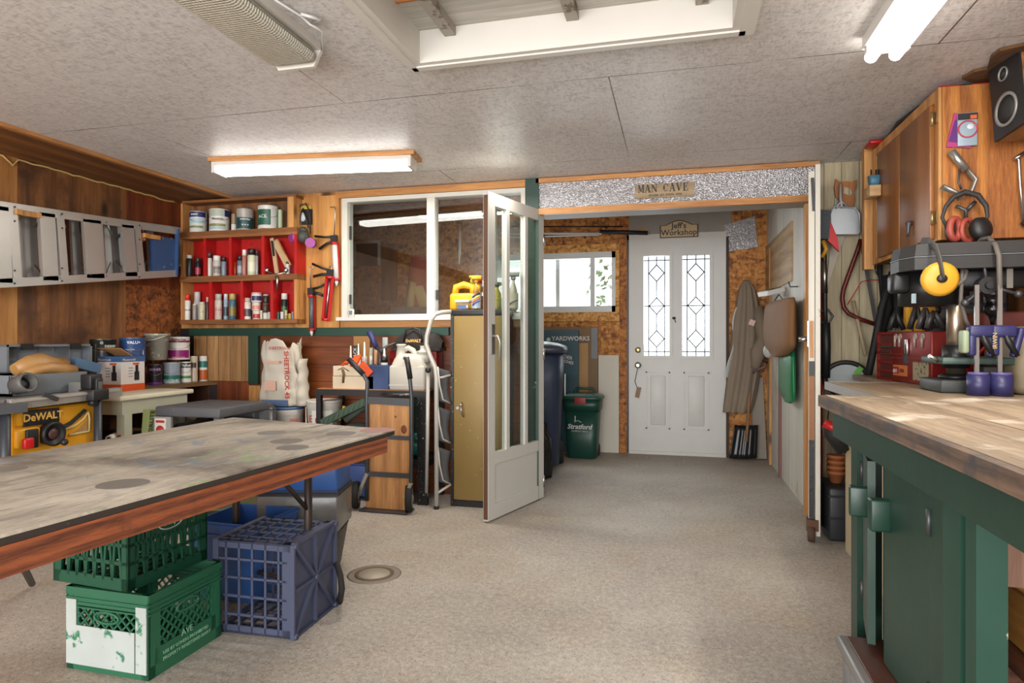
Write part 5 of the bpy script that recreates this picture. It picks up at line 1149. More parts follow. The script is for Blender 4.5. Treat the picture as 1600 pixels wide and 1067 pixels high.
for x in (-.12, .12): MB().lathe([(.055, -.02), (.06, 0), (.055, .02)], M=Matrix.Translation((x, .09, .06)) @ Matrix.Rotation(R(90), 4, 'Y')).build('wheel', rub, t)
# boards leaning on the entry wall
def panel(nm, label, cat, px0, px1, py1, Y, mt, tk=.012, py0=None, g=None):
    x0, x1 = U(px0, Y=Y).x, U(px1, Y=Y).x; zz = U((px0+px1)/2, py1, Y=Y).z; z0 = 0 if py0 is None else U((px0+px1)/2, py0, Y=Y).z
    t = thing(nm, label, cat, ((x0+x1)/2, Y, z0)); MB(True).bb(x0, x1, Y, Y+tk, z0, zz).build('panel', mt, t); return t
cardb = plain('brown_cardboard', '7a634a', .8, var=.08); 
t = panel('cardboard_sheet', 'large grey brown flattened cardboard box leaning on the wall under the window', 'cardboard', 760, 934, 511, 6.25, cardb, .03)
MB(True).bb(U(924, Y=6.25).x, U(934, Y=6.25).x, 6.245, 6.25, U(930, 560, Y=6.25).z, U(930, 512, Y=6.25).z).build('edge_tape', grey, t)
panel('foam_board', 'white foam insulation board standing between the cardboard and the entry door', 'board', 935, 967, 555, 6.262, plain('foam_white', 'c3bfb2', .8, var=.04), .025)
panel('cardboard_piece', 'light tan cardboard piece behind the green bin', 'cardboard', 875, 919, 536, 6.235, plain('light_cardboard', 'a8845a', .8, var=.06), .008)
panel('cardboard_flap', 'low tan cardboard flap behind the left of the green bin', 'cardboard', 860, 903, 580, 6.22, plain('mid_cardboard', 'a07c54', .8, var=.06), .008)
t = panel('yard_box', 'teal printed carton standing behind the navy cart', 'box', 800, 904, 516, 6.18, plain('teal_print', '1d4450', .5, var=.05), .03)
tz1 = U(870, 532, Y=6.175)
text('YARDWORKS', U(862, 532, Y=6.175), (1, 0, 0), (0, 0, 1), .06, white, t, bold=.001)
text('WOOD HOLDER', U(838, 548, Y=6.175), (1, 0, -.25), (.25, 0, 1), .048, white, t, bold=.001)
text('SUPPORT POUR BUCHES', U(828, 552, Y=6.175), (1, 0, -.25), (.25, 0, 1), .04, white, t, bold=.001)
m = MB(True); c_ = U(857, 530.5, Y=6.175); m.lathe([(.02, 0), (.02, .003), (.012, .003)], M=Matrix.Translation(c_) @ Matrix.Rotation(R(90), 4, 'X')); m.build('round_mark', white, t)
# poles / rails above the window in the entry
m_ = [('curtain_rod', 'white metal rail on the wall above the entry window', 'rail', 780, 940, 365, 365, white, .012), ('black_pipe', 'black foam covered pipe left of the workshop sign above the window', 'pipe', 937, 1012, 362, 364, black, .02), ('thin_rod', 'thin dark rod above the white rail in the entry', 'rod', 800, 973, 354, 354, blackmetal, .006), ('white_strip', 'lower white strip hanging just above the entry window', 'strip', 790, 935, 371, 367, white, .008)]
for nm, lb, ct, a, b, ya_, yb_, mt, r in m_:
    t = thing(nm, lb, ct, U(a, ya_, Y=6.22)); MB(True).cyl(U(a, ya_, Y=6.22), U(b, yb_, Y=6.22), r, n=10).build('bar', mt, t)
    for q in (a+(b-a)*.2, a+(b-a)*.85): MB(True).bb(U(q, Y=6.25).x-.006, U(q, Y=6.25).x+.006, 6.22, YB, U(q, (ya_+yb_)/2, Y=6.22).z-.01, U(q, (ya_+yb_)/2, Y=6.22).z+.01).build('hook', blackmetal, t)
# signs
Y_ = YP-.02
t = thing('man_cave_sign', 'distressed wooden stencilled sign on the foil covered beam', 'sign', U(1038, 311, Y=Y_))
a, b, c, d = U(992, 311, Y=Y_), U(1085, 305, Y=Y_), U(1085, 284, Y=Y_), U(992, 290, Y=Y_)
sg = wood('sign_wood', 'a8906c', '8a7454', 'X', 1, stain=('8a7454', .25, 12))
m = MB(True); m.prism([(0, 0), (1, 0), (1, 1), (0, 1)], a, b-a, d-a, -.012) if False else m.bb(a.x, b.x, Y_-.004, Y_+.008, (a.z+b.z)/2-.002, (c.z+d.z)/2+.002); m.build('board', sg, t)
zz = (a.z+b.z)/2
SL = {'M': [(.1, 0, .1, 1, .08), (.86, 0, .86, 1, .22), (.14, .96, .5, .12, .2), (.5, .12, .8, .96, .07), (-.04, 0, .24, 0, .08), (.68, 0, 1.04, 0, .08), (-.04, 1, .2, 1, .08), (.8, 1, 1.04, 1, .08)],
 'A': [(.12, 0, .48, 1, .07), (.48, 1, .84, 0, .24), (.28, .32, .68, .32, .07), (-.02, 0, .28, 0, .08), (.62, 0, 1.04, 0, .08)],
 'N': [(.14, 0, .14, 1, .07), (.86, 0, .86, 1, .07), (.16, .95, .84, .05, .24), (0, 0, .3, 0, .08), (0, 1, .2, 1, .08), (.7, 1, 1.02, 1, .08)],
 'C': [(.22, .25, .22, .75, .26), (.25, .82, .5, .99, .1), (.5, .99, .82, .86, .08), (.25, .18, .5, .01, .1), (.5, .01, .88, .2, .08), (.86, .66, .86, 1, .1)],
 'V': [(.16, 1, .5, .04, .24), (.5, .04, .86, 1, .07), (-.02, 1, .36, 1, .08), (.7, 1, 1.02, 1, .08)],
 'E': [(.24, 0, .24, 1, .24), (0, 0, .86, 0, .09), (0, 1, .82, 1, .09), (.3, .52, .62, .52, .08), (.84, 0, .84, .3, .07), (.8, .72, .8, 1, .07), (.62, .38, .62, .66, .06)]}
lw = (c.x-a.x-.075)/8.3; xx = a.x+.022; lh, nb = .05, (0, -1, 0); zl_ = zz+.036
for ch in 'MAN CAVE':
    if ch == ' ': xx += .03; continue
    m = MB(True)
    for (x0, y0_, x1, y1_, w__) in SL[ch]: m.bar((xx+x0*lw, Y_-.006, zl_+y0_*lh), (xx+x1*lw, Y_-.006, zl_+y1_*lh), w__*lw, .003, nb)
    m.build('letter', black, t); xx += lw*1.16
text('ENTER  AT  OWN  RISK', (a.x+.09, Y_-.006, zz+.008), (1, 0, 0), (0, 0, 1), .02, black, t)
Y_ = YB-.03
t = thing('workshop_sign', 'pale wooden name plaque with a shaped top over the entry door', 'sign', U(1061, 365, Y=Y_))
a, b = U(1031, 372, Y=Y_), U(1091, 370, Y=Y_); w_ = b.x-a.x; h_ = U(1061, 348, Y=Y_).z-a.z
prof = [(0, 0), (w_, 0), (w_, h_*.85)] + [(w_*(1-u), h_*(.85+.33*math.sin(math.pi*max(0, min(1, (u-.15)/.7)))**1.0 if .15 < u < .85 else .85)) for u in [i/14 for i in range(1, 14)]] + [(0, h_*.85)]
MB(True).prism(prof, (a.x, Y_+.01, a.z), (1, 0, 0), (0, 0, 1), .014).build('plaque_edge', plain('plaque_edge', '4a3424', .6), t)
cxp, czp = w_/2, h_/2; MB(True).prism([(cxp+(x-cxp)*.94, czp+(z-czp)*.9) for x, z in prof], (a.x, Y_-.002, a.z), (1, 0, 0), (0, 0, 1), .006).build('plaque', plain('plaque_wood', 'bba47e', .6, var=.06), t)
text("Jeff's", (a.x+w_*.5, Y_-.009, a.z+h_*.62), (1, 0, 0), (0, 0, 1), .075, black, t, align='CENTER', bold=.001); text('Workshop', (a.x+w_*.5, Y_-.009, a.z+h_*.16), (1, 0, 0), (0, 0, 1), .075, black, t, align='CENTER', bold=.001)
# foil square on the wall
fa = [U(1131, 352, Y=YB-.012), U(1179, 338, Y=YB-.012), U(1184, 386, Y=YB-.012), U(1137, 393, Y=YB-.012)]
m = MB(True); m.prism([(v.x-fa[3].x, v.z-fa[3].z) for v in reversed(fa)], fa[3], (1, 0, 0), (0, 0, 1), .008)
f = tag(m.build('foil_square', FOIL), 'crinkled silver foil square nailed right of the entry door', 'foil')
# ============================================================ big work table in the foreground left
TZ = .75
n1 = U(617, 671, Z=TZ); f1 = U(365, 652, Z=TZ); n0 = U(0, 836, Z=TZ); f0_ = U(0, 715, Z=TZ)
dl = (n0-n1); dl.normalize(); df = (f0_-f1).normalized()
tl_ = 2.35
wt_ = thing('work_table', 'long worn work table with a paint stained top and folding steel legs', 'table', ((n1.x+f1.x)/2, (n1.y+f1.y)/2, 0), math.atan2(dl.y, dl.x))
NV = [n1, f1, f1+df*tl_, n1+dl*tl_]
def tabletop():
    m, t, p = nt('worn_table_top'); v = coords(t, (1, 1, 1))
    a = ramp(t, noise(t, v, 1.6, 7, .62, .6), [(.32, lin('585048')), (.48, lin('a59d8f')), (.68, lin('c4bcac'))])
    s = ramp(t, noise(t, coords(t, (1.2, 5, 1)), 2.4, 8, .7, .8), [(.5, (0, 0, 0)), (.62, (1, 1, 1))]); a = mix(t, mth(t, 'MULTIPLY', s, .45), a, lin('6b665f'))
    s = ramp(t, noise(t, v, 3.1, 8, .75, 1), [(.62, (0, 0, 0)), (.68, (1, 1, 1))]); a = mix(t, mth(t, 'MULTIPLY', s, .6), a, lin('c9c4b8'))
    g = N(t, 'ShaderNodeTexVoronoi'); t.links.new(v, g.inputs['Vector']); g.inputs['Scale'].default_value = 3
    sc = N(t, 'ShaderNodeSeparateColor'); t.links.new(g.outputs['Color'], sc.inputs[0])
    tint = mth(t, 'MULTIPLY', mth(t, 'GREATER_THAN', sc.outputs[0], .78), ramp(t, noise(t, v, 4, 8, .7, 1.5), [(.56, (0, 0, 0)), (.64, (.6,)*3)]))
    a = mix(t, tint, a, lin('5f7f96'))
    tint = mth(t, 'MULTIPLY', mth(t, 'GREATER_THAN', sc.outputs[1], .82), ramp(t, noise(t, v, 5, 8, .7, 1.5), [(.54, (0, 0, 0)), (.62, (.6,)*3)]))
    a = mix(t, tint, a, lin('7fa06a'))
    for sc_, c_, lo, hi, am in (((2, 16, 1), '4e4740', .60, .66, .55), ((3, 26, 1), 'd8d2c6', .58, .66, .5), ((9, 40, 1), '7c746a', .5, .6, .45)):
        s = ramp(t, noise(t, coords(t, sc_, (0, 0, .05)), 2, 7, .7, .7), [(lo, (0, 0, 0)), (hi, (1, 1, 1))]); a = mix(t, mth(t, 'MULTIPLY', s, am), a, lin(c_))
    t.links.new(a, p.inputs['Base Color']); p.inputs['Roughness'].default_value = .62
    bump(t, p, noise(t, v, 30, 6), .25, .003); return m
TOPM = tabletop()
q = NV[0]; m = MB(True)
def slab(pts, z0, z1):
    m = MB(True); A = [Vector((p.x, p.y, z0)) for p in pts]; B = [Vector((p.x, p.y, z1)) for p in pts]
    m.quad(*A).quad(*B)
    for i in range(4): j = (i+1) % 4; m.quad(A[i], A[j], B[j], B[i])
    bmesh.ops.remove_doubles(m.b, verts=m.b.verts, dist=1e-5); return m
slab(NV, TZ-.006, TZ).build('top', TOPM, wt_)
cen = sum(NV, Vector())/4
slab([cen+(p-cen)*.999 for p in NV], TZ-.02, TZ-.006).build('top_edge', plain('burnt_edge', '2f2822', .8, var=.4, chips=('9a8f80', .33, 22)), wt_)
ins = []
long_ = (NV[3]-NV[0]).normalized(); sh_ = (NV[1]-NV[0]).normalized()
I = [NV[0]+long_*.06+sh_*.01, NV[1]+long_*.06-sh_*.03, NV[2]-sh_*.03-long_*.06, NV[3]+sh_*.01-long_*.06]
apm = plain('fir_apron', '8a4f30', .6)
apm = wood('fir_apron_wood', '9a5430', '532a18', 'X', 3, rough=.6, contrast=1.3, stain=('3a2418', .33, 7))
for i in range(4):
    j = (i+1) % 4; a, b = I[i], I[j]; nn = (b-a).normalized().cross(Vector((0, 0, 1)))
    MB(True).bar((a.x, a.y, TZ-.05), (b.x, b.y, TZ-.05), .058, .022, nn).build('apron', apm, wt_)
legm = plain('leg_brown_steel', '3a302a', .5, .3, var=.2)
def foldleg(d):
    A = NV[0]+long_*d+sh_*.36; B = NV[1]+long_*d-sh_*.12
    for P in (A, B): MB(True).tube([(P.x, P.y, TZ-.02), (P.x, P.y, .0)], .016, 10).build('leg', legm, wt_)
    MB(True).tube([(A.x, A.y, .13), (B.x, B.y, .13)], .01, 8).build('crossbar', legm, wt_)
    M_ = (A+B)/2; e = M_+long_*(.35 if d < 1 else -.35)
    for P in (A, B): MB(True).tube([(P.x, P.y, .42), (P.x+long_.x*(.3 if d < 1 else -.3), P.y+long_.y*(.3 if d < 1 else -.3), TZ-.04)], .009, 8).build('brace', legm, wt_)
foldleg(.1); foldleg(1.95)
P = U(45, 908, Z=0)
MB(True).tube([U(50, 912, Z=.02), U(8, 830, T=1.9)], .014, 8).build('strut', blackmetal, wt_)
# can rings left on the top
for i, (x, y, w, c) in enumerate(((192, 756, 90, '6f6a63'), (448, 689, 56, '6a655f'), (457, 699, 56, '66615b'), (533, 677, 50, '66605a'), (590, 672, 60, '9c6a60'), (425, 676, 50, '77716a'), (10, 733, 70, '77726a'))):
    c0_ = U(x, y, Z=TZ); r = w/2*(c0_.y/U(x, Y=1).y)/F
    MB(True).lathe([(r, .0), (r, .0006), (r*.97, .0007)], c=(c0_.x, c0_.y, TZ), n=32).build('paint_ring', plain('ring_'+c, c, .6, var=.15), wt_)
# ============================================================ milk crates
def crate_faces(w, d, h): return [((0, -d/2), (1, 0), (0, -1), w), ((w/2, 0), (0, 1), (1, 0), d), ((0, d/2), (-1, 0), (0, 1), w), ((-w/2, 0), (0, -1), (-1, 0), d)]
def crate(name, label, loc, rz, w, d, h, mt, pattern, group=None, rot=None):
    t = thing(name, label, 'crate', loc, rz, group)
    if rot: t.rotation_euler = rot; setm(t, Matrix.Translation(loc) @ Euler(rot).to_matrix().to_4x4())
    th = .008
    for k, (c, u, n, L) in enumerate(crate_faces(w, d, h)):
        m = MB(); nn = (*n, 0)
        P = lambda s, z: (c[0]+u[0]*s-n[0]*th/2, c[1]+u[1]*s-n[1]*th/2, z)
        m.b.verts.ensure_lookup_table()
        H = L/2
        m.bar(P(-H, .02), P(H, .02), .04, th, nn); m.bar(P(-H, h-.012), P(H, h-.012), .024, th*1.6, nn)
        for s in (-H+.014, H-.014): m.bar(P(s, .0), P(s, h), .028, th, nn)
        if pattern == 'diamond':
            for z in (h-.05, h-.035, h-.065): m.bar(P(-H, z), P(H, z), .005, th*1.8, nn)
            m.bar(P(-H+.02, h*.18), P(H-.02, h*.18), h*.3, th*.8, nn)
            m.bar(P(-H+.02, h-.04), P(H-.02, h-.04), .04, th*.7, nn)
            for s in (-H+.035, H-.035): m.bar(P(s, .02), P(s, h-.03), .03, th*.8, nn)
            z0, z1 = h*.34, h-.07; s0, s1 = -H+.045, H-.045; st = .034; hh = z1-z0
            s = s0-hh
            while s < s1:
                for sg_ in (1, -1):
                    a0 = s if sg_ > 0 else s+hh; b0 = s+hh if sg_ > 0 else s
                    za, zb = z0, z1
                    # clip to [s0,s1]
                    def cl(x0, y0, x1, y1):
                        pts = [(x0, y0), (x1, y1)]; out = []
                        for (x, y) in pts:
                            if x < s0: y += (s0-x)*((y1-y0)/(x1-x0)); x = s0
                            if x > s1: y += (s1-x)*((y1-y0)/(x1-x0)); x = s1
                            out.append((x, y))
                        return out
                    (xa, ya), (xb, yb) = cl(a0, za, b0, zb)
                    if z0-.001 <= ya <= z1+.001 and z0-.001 <= yb <= z1+.001 and math.hypot(xa-xb, ya-yb) > .01: m.bar(P(xa, ya), P(xb, yb), .0055, th*.7, nn)
                s += st
            # grip opening rim
            m.tube([(c[0]+u[0]*.05*math.cos(a)*1.0+n[0]*.001, c[1]+u[1]*.05*math.cos(a)+n[1]*.001, h-.09+.018*math.sin(a)) for a in [x*math.pi/8 for x in range(16)]], .005, 6, close=True)
        elif pattern == 'zigzag':
            for z in (h*.33, h*.55, h*.8): m.bar(P(-H, z), P(H, z), .012, th, nn)
            m.bar(P(0, h*.55), P(0, h*.8), .12, th*.7, nn) if k in (1,) else None
            nseg = 7
            for i in range(nseg):
                a = -H+.03+(L-.06)*i/nseg; b = -H+.03+(L-.06)*(i+1)/nseg
                m.bar(P(a, .03), P((a+b)/2, h-.02), .009, th, nn); m.bar(P((a+b)/2, h-.02), P(b, .03), .009, th, nn)
        elif pattern == 'grid':
            for i in range(1, 5): s = -H+L*i/5; m.bar(P(s, .02), P(s, h-.02), .008, th, nn)
            for i in range(1, 6): z = h*i/6; m.bar(P(-H, z), P(H, z), .008, th, nn)
        m.build('side_wall', mt, t)
    m = MB()
    if pattern == 'grid':
        m.bb(-w/2, w/2, -d/2, d/2, 0, .004)
        for a, b in (((-w/2, -d/2), (w/2, d/2)), ((-w/2, d/2), (w/2, -d/2)), ((0, -d/2), (0, d/2)), ((-w/2, 0), (w/2, 0)), ((-w/2, -d/2), (w/2, -d/2)), ((w/2, -d/2), (w/2, d/2)), ((w/2, d/2), (-w/2, d/2)), ((-w/2, d/2), (-w/2, -d/2))):
            m.bar((*a, -.005), (*b, -.005), .012, .016, (0, 0, 1))
        for a in range(1, 4):
            f = a/8
            m.bar((-w/2*f*2, -d/2*(1-f*2)-0, -.004), (w/2*(1-f*2)*0, -d/2*f*0, -.004), .006, .01, (0, 0, 1)) if False else None
        for (x, y) in ((-w/2, -d/2), (w/2, -d/2), (w/2, d/2), (-w/2, d/2), (0, 0)): m.cyl((x*.96, y*.96, -.02), (x*.96, y*.96, .004), .011, n=12)
    else:
        for i in range(8): m.bar((-w/2+.005, -d/2+d*(i+.5)/8, .006), (w/2-.005, -d/2+d*(i+.5)/8, .006), .012, .006, (0, 0, 1))
        for i in range(8): m.bar((-w/2+w*(i+.5)/8, -d/2+.005, .006), (-w/2+w*(i+.5)/8, d/2-.005, .006), .012, .006, (0, 0, 1))
    m.build('bottom', mt, t)
    return t
g1 = plain('crate_green', '235f43', .5, var=.1, chips=('a9c4b0', .27, 30))
g2 = plain('crate_dark_green', '0f4a34', .5, var=.12)
C0, CL, CR = U(232, 1064, Z=0), U(108, 1043, Z=0), U(340, 993, Z=0)
e1 = CL-C0; e2 = CR-C0
w_ = .33; rz = math.atan2(-e1.y, -e1.x)   # local +X runs from the left corner to the front corner
mid = C0+e1.normalized()*w_/2+Vector((-math.sin(rz), math.cos(rz), 0))*w_/2
GC_ = 'green milk crates stacked under the work table'
hC = .275
c1 = crate('milk_crate', 'bright green milk crate, bottom of the stack, with white paint on its left side', mid, rz, .335, .335, hC, g1, 'diamond')
fx = Matrix.Rotation(rz, 3, 'Z')
pl = plain('white_smear', 'a9b2ad', .6, var=.15, chips=('2f7050', .4, 12))
MB().bb(-.155, .115, -.1715, -.168, .02, .15).build('white_paint_smear', pl, c1)
for x in (-.165, .12): MB().bb(x, x+.042, -.1716, -.168, .02, .235).build('white_paint_smear', pl, c1)
text('AVE', (.17, -.03, .085), (0, 1, 0), (0, 0, 1), .03, plain('faint_print', '7fae8e', .5), c1, world=False)
text('USE BY OTHERS PROHIBITED', (.17, -.11, .06), (0, 1, 0), (0, 0, 1), .016, plain('faint_print', '7fae8e', .5), c1, world=False)
text('PROPERTY REGISTERED DAIRY', (.17, -.11, .04), (0, 1, 0), (0, 0, 1), .016, plain('faint_print', '7fae8e', .5), c1, world=False)
K0 = U(200, 926, Z=hC+.002); mid2 = K0+Vector((math.cos(rz-.06), math.sin(rz-.06), 0))*-w_/2+Vector((-math.sin(rz-.06), math.cos(rz-.06), 0))*w_/2
c2 = crate('milk_crate', 'dark green milk crate with slanted bars, top of the stack, with white crest', (mid2.x, mid2.y, hC+.004), rz-.06, .335, .335, .27, g2, 'zigzag')
wm = plain('crest_white', 'b9c9bc', .5)
m = MB(); m.tube([(.169, .05*math.cos(a), .185+.022*math.sin(a)) for a in [x*math.pi/10 for x in range(20)]], .0025, 4, close=True); m.build('crest', wm, c2)
text('Dairy', (.17, -.03, .178), (0, 1, 0), (0, 0, 1), .024, wm, c2, world=False); text('FARMS', (.17, -.025, .215), (0, 1, 0), (0, 0, 1), .014, wm, c2, world=False)
# blue crate lying on its side: open face towards the left front, bottom towards the right
bm_ = plain('crate_blue', '41475e', .5, var=.15, chips=('8a8fa0', .25, 20))
B0, BL, BR = U(456, 1000, Z=.0), U(362, 985, Z=0), U(524, 944, Z=0)
v2 = (BR-B0); v2.z = 0; v1 = (BL-B0); v1.z = 0
ang2 = math.atan2(v2.y, v2.x)
bw = .4; bd = .31; bh = .33
# frame: bottom plane faces direction n (to the right/front); axes: local x up, local z = into the open side
xa_ = Vector((0, 0, 1)); ya_ = v2.normalized(); za_ = v1 - ya_*v1.dot(ya_); za_.normalize()
if xa_.cross(ya_).dot(za_) < 0: ya_ = -ya_
Mb = Matrix((xa_, ya_, za_)).transposed()
cen_ = B0+v2.normalized()*bd/2+Vector((0, 0, .175))
eul = Mb.to_euler()
c3 = crate('milk_crate', 'greyish blue lattice milk crate lying on its side under the work table', cen_, 0, .345, bd, bh, bm_, 'grid', rot=eul)
# blue tote behind
tb0 = U(345, 968, Z=0)
t = thing('storage_tote', 'blue plastic storage tote standing between the green and blue crates', 'tote', (U(388, 925, Z=0).x-.03, U(388, 925, Z=0).y+.03, 0), rz)
tm = plain('tote_mid_blue', '2f5a9c', .4, var=.1)
w2_, d2_, h2_ = .3, .3, .33
m = MB(); m.bb(-w2_/2+.02, w2_/2-.02, -d2_/2+.02, d2_/2-.02, 0, .01)
for (x0, x1, y0, y1) in ((-w2_/2, -w2_/2+.006, -d2_/2, d2_/2), (w2_/2-.006, w2_/2, -d2_/2, d2_/2), (-w2_/2+.006, w2_/2-.006, -d2_/2, -d2_/2+.006), (-w2_/2+.006, w2_/2-.006, d2_/2-.006, d2_/2)): m.bb(x0, x1, y0, y1, .01, h2_)
m.build('body', tm, t)
for z in (h2_-.02, h2_-.06):
    m = MB()
    for (x0, x1, y0, y1) in ((-w2_/2-.008, -w2_/2, -d2_/2-.008, d2_/2+.008), (w2_/2, w2_/2+.008, -d2_/2-.008, d2_/2+.008), (-w2_/2, w2_/2, -d2_/2-.008, -d2_/2), (-w2_/2, w2_/2, d2_/2, d2_/2+.008)): m.bb(x0, x1, y0, y1, z, z+.012)
    m.build('rim', tm, t)
# olive bin
ob = U(368, 860, Z=.3)
t = thing('waste_basket', 'dark olive rounded waste basket behind the upright green crates', 'basket', (U(352, Y=2.75).x, 2.78, 0), R(20))
ol = plain('olive_plastic', '2c3020', .45, var=.12); hb_ = U(365, 793, Y=2.7).z
MB().lathe([(.12, 0), (.125, .01), (.165, hb_-.02), (.175, hb_-.01), (.175, hb_), (.16, hb_), (.12, .02), (.005, .018)], n=32, sq=(.75, .5)).build('body', ol, t)
MB().lathe([(.172, hb_-.012), (.18, hb_-.006), (.18, hb_+.003), (.168, hb_+.003)], n=32, sq=(.75, .5)).build('rim', plain('olive_rim', '4a4c2c', .5), t)
# black tall trash bin with grey wrapped box and blue tote
bz = U(500, 850, Z=.0)
t = thing('trash_bin', 'tall black trash bin under the far end of the work table', 'bin', (U(478, Y=2.75).x, 2.75, 0), R(14))
ht_ = U(480, 835, Y=2.62).z
MB().lathe([(.15, 0), (.155, .01), (.185, ht_-.01), (.19, ht_), (.175, ht_), (.15, .02), (.005, .018)], n=32, sq=(.8, .45)).build('body', plain('bin_black', '17181a', .45), t)
t2 = thing('plastic_storage_box', 'clear grey storage box sitting on the black trash bin', 'box', (U(478, Y=2.75).x, 2.75, ht_), R(14))
gb_ = plain('grey_film', '6c6c6a', .25, var=.3, bmp=.5, bs=12); hg = U(480, 772, Y=2.62).z-ht_
MB().bb(-.19, .19, -.13, .13, 0.001, hg-.012, .01).build('body', gb_, t2); MB().bb(-.195, .195, -.135, .135, hg-.012, hg).build('lid', black, t2)
t3 = thing('storage_tote', 'medium blue tote on top of the clear grey storage box below the table end', 'tote', (U(478, Y=2.75).x, 2.75, ht_+hg), R(14))
htt = min(.69, U(480, 705, Y=2.6).z)-ht_-hg
MB().bb(-.185, .185, -.125, .125, .001, htt, .012).build('body', tm, t3)
MB().bb(-.19, .19, -.13, .13, .001, .012).build('base_rim', plain('tote_navy', '1f2c4a', .5), t3)
MB(False).box((.02, -.128, htt*.5), (.1, .01, .02)).build('grip', tm, t3)
t = thing('black_strap', 'curved black rubber hose standing beside the blue lattice crate', 'hose', U(530, 940, Z=0))
a = U(531, 940, Z=.01); MB(True).tube([a, U(534, 920, T=2.55), U(532, 900, T=2.58), U(526, 880, T=2.62)], .013, 8).build('hose', rub, t)
# black crate handle items: small strap
# ============================================================ right: main workbench
BZ = .92
bxf, bye = .45, 2.26
wk = thing('workbench', 'long heavy workbench with worn plank top and dark green base', 'workbench', (.9, 1.3, 0))
topw = wood('bench_planks', 'a39078', '6a5846', 'Y', 1.5, rough=.6, boards=('X', .235, '2f241a'), stain=('cfc6b8', .36, 5), bmp=.5)
edgew = wood('bench_edge', '7c6450', '40322a', 'Y', 1.3, stain=('34363a', .42, 9))
gr = plain('bench_green', '163529', .42, var=.35, vs_=5, bmp=.2, bs=20, chips=('5a6a5c', .27, 12))
grl = plain('bench_green_light', '173f31', .5, var=.3, vs_=6, chips=('c0b898', .3, 12))
MB(True).bb(bxf+.02, 1.25, .2, bye, BZ-.034, BZ).build('top', topw, wk)
MB(True).bb(bxf, bxf+.02, .2, bye, BZ-.036, BZ-.001).build('front_edge', edgew, wk)
MB(True).bb(bxf+.02, 1.25, bye, bye+.012, BZ-.036, BZ-.001).build('end_edge', edgew, wk)
MB(True).bb(.482, .505, .2, bye-.05, .795, BZ-.034).build('apron', gr, wk)
MB(True).bb(.505, 1.25, bye-.07, bye-.05, .795, BZ-.034).build('end_apron', gr, wk)
for (ya_, yb_, mt, x0, x1) in ((2.2, 2.27, gr, .55, .62), (1.5, 1.6, gr, .545, .575), (1.415, 1.5, grl, .535, .58), (1.335, 1.38, grl, .53, .58), (.3, .36, gr, .55, .62)):
    MB(True).bb(x0, x1, ya_, yb_, 0, .795 if x0 > .5 else .79).build('post', mt, wk)
MB(True).bb(1.18, 1.24, 2.1, 2.16, 0, BZ-.034).build('post', gr, wk)
MB(True).bb(.63, 1.2, 2.21, 2.225, .02, BZ-.034).build('end_panel', plain('inner_shade_tone', '2a221c', .8), wk)  # board added inside the bench, its dark colour stands for shade in the gap
MB(True).bb(.575, .59, 1.385, 1.415, 0, .795).build('gap_board', plain('gap_dark', '3f3026', .8), wk)
rb_ = wood('redwood_ply', '7a4a34', '4a2a1e', 'Y', 1.6, contrast=1.6)
MB(True).bb(.60, 1.2, 1.68, 1.70, .04, .56).build('inner_panel', rb_, wk)
MB(True).bb(.60, 1.2, .3, 2.2, .02, .04).build('floor_board', rb_, wk)
MB(True).bb(1.2, 1.22, .3, 2.2, .04, .8).build('back_panel', rb_, wk)
MB(True).bb(.63, .72, 1.56, 1.67, .58, .68).build('block', wood('pink_block', 'a88068', '86604c', 'Z', 1), wk)
def bdoor(hx, hy, fx_, fy_, z0, z1, hy0, nm='door'):
    a = Vector((hx, hy, 0)); b = Vector((fx_, fy_, 0)); d = (b-a); L = d.length; n = Vector((d.y, -d.x, 0)).normalized()
    if n.x > 0: n = -n
    o = MB(True).bar(a+Vector((0, 0, (z0+z1)/2)), b+Vector((0, 0, (z0+z1)/2)), z1-z0, .02, n).build('cabinet_door', gr, wk)
    c = b-d.normalized()*.03+n*.03; MB(True).box((c.x, c.y, hy0), (.05, .035, .085), (0, 0, math.atan2(d.y, d.x)+R(90)), bevel=.006).build('handle', gr, o)
    for z in (z0+.07, z1-.07): MB(True).cyl(a+Vector((-.012, 0, z-.03)), a+Vector((-.012, 0, z+.03)), .006, n=8).build('hinge', darksteel, o)
bdoor(.575, 2.2, .53, 1.975, .25, .76, .64)
bdoor(.556, 1.6, .548, 1.895, .24, .765, .64)
# drawer at right bottom
t = thing('wooden_box', 'yellowish wooden box sticking out at the right end of the workbench', 'box', (.85, 1.4, .45))
yw = wood('yellow_wood', 'b8803a', '8c5c24', 'Y', .8)
a, b = U(1560, 975, X=.62), U(1612, 1030, X=.62)
dz0, dz1 = .451, .565
y0_, y1_ = 1.15, 1.655
m = MB(True); m.bb(.7, .712, y0_, y1_, dz0, dz1).bb(1.0, 1.012, y0_, y1_, dz0, dz1).bb(.712, 1.0, y1_-.012, y1_, dz0, dz1).bb(.712, 1.0, y0_, y0_+.012, dz0, dz1).bb(.712, 1.0, y0_+.012, y1_-.012, dz0, dz0+.006); m.build('box', yw, t)
MB(True).bb(.712, 1.0, y0_+.3, y0_+.31, dz0, dz1-.03).build('divider', yw, t)
MB(True).bb(.66, 1.2, .4, 1.66, .43, .449).build('lower_shelf', rb_, wk)
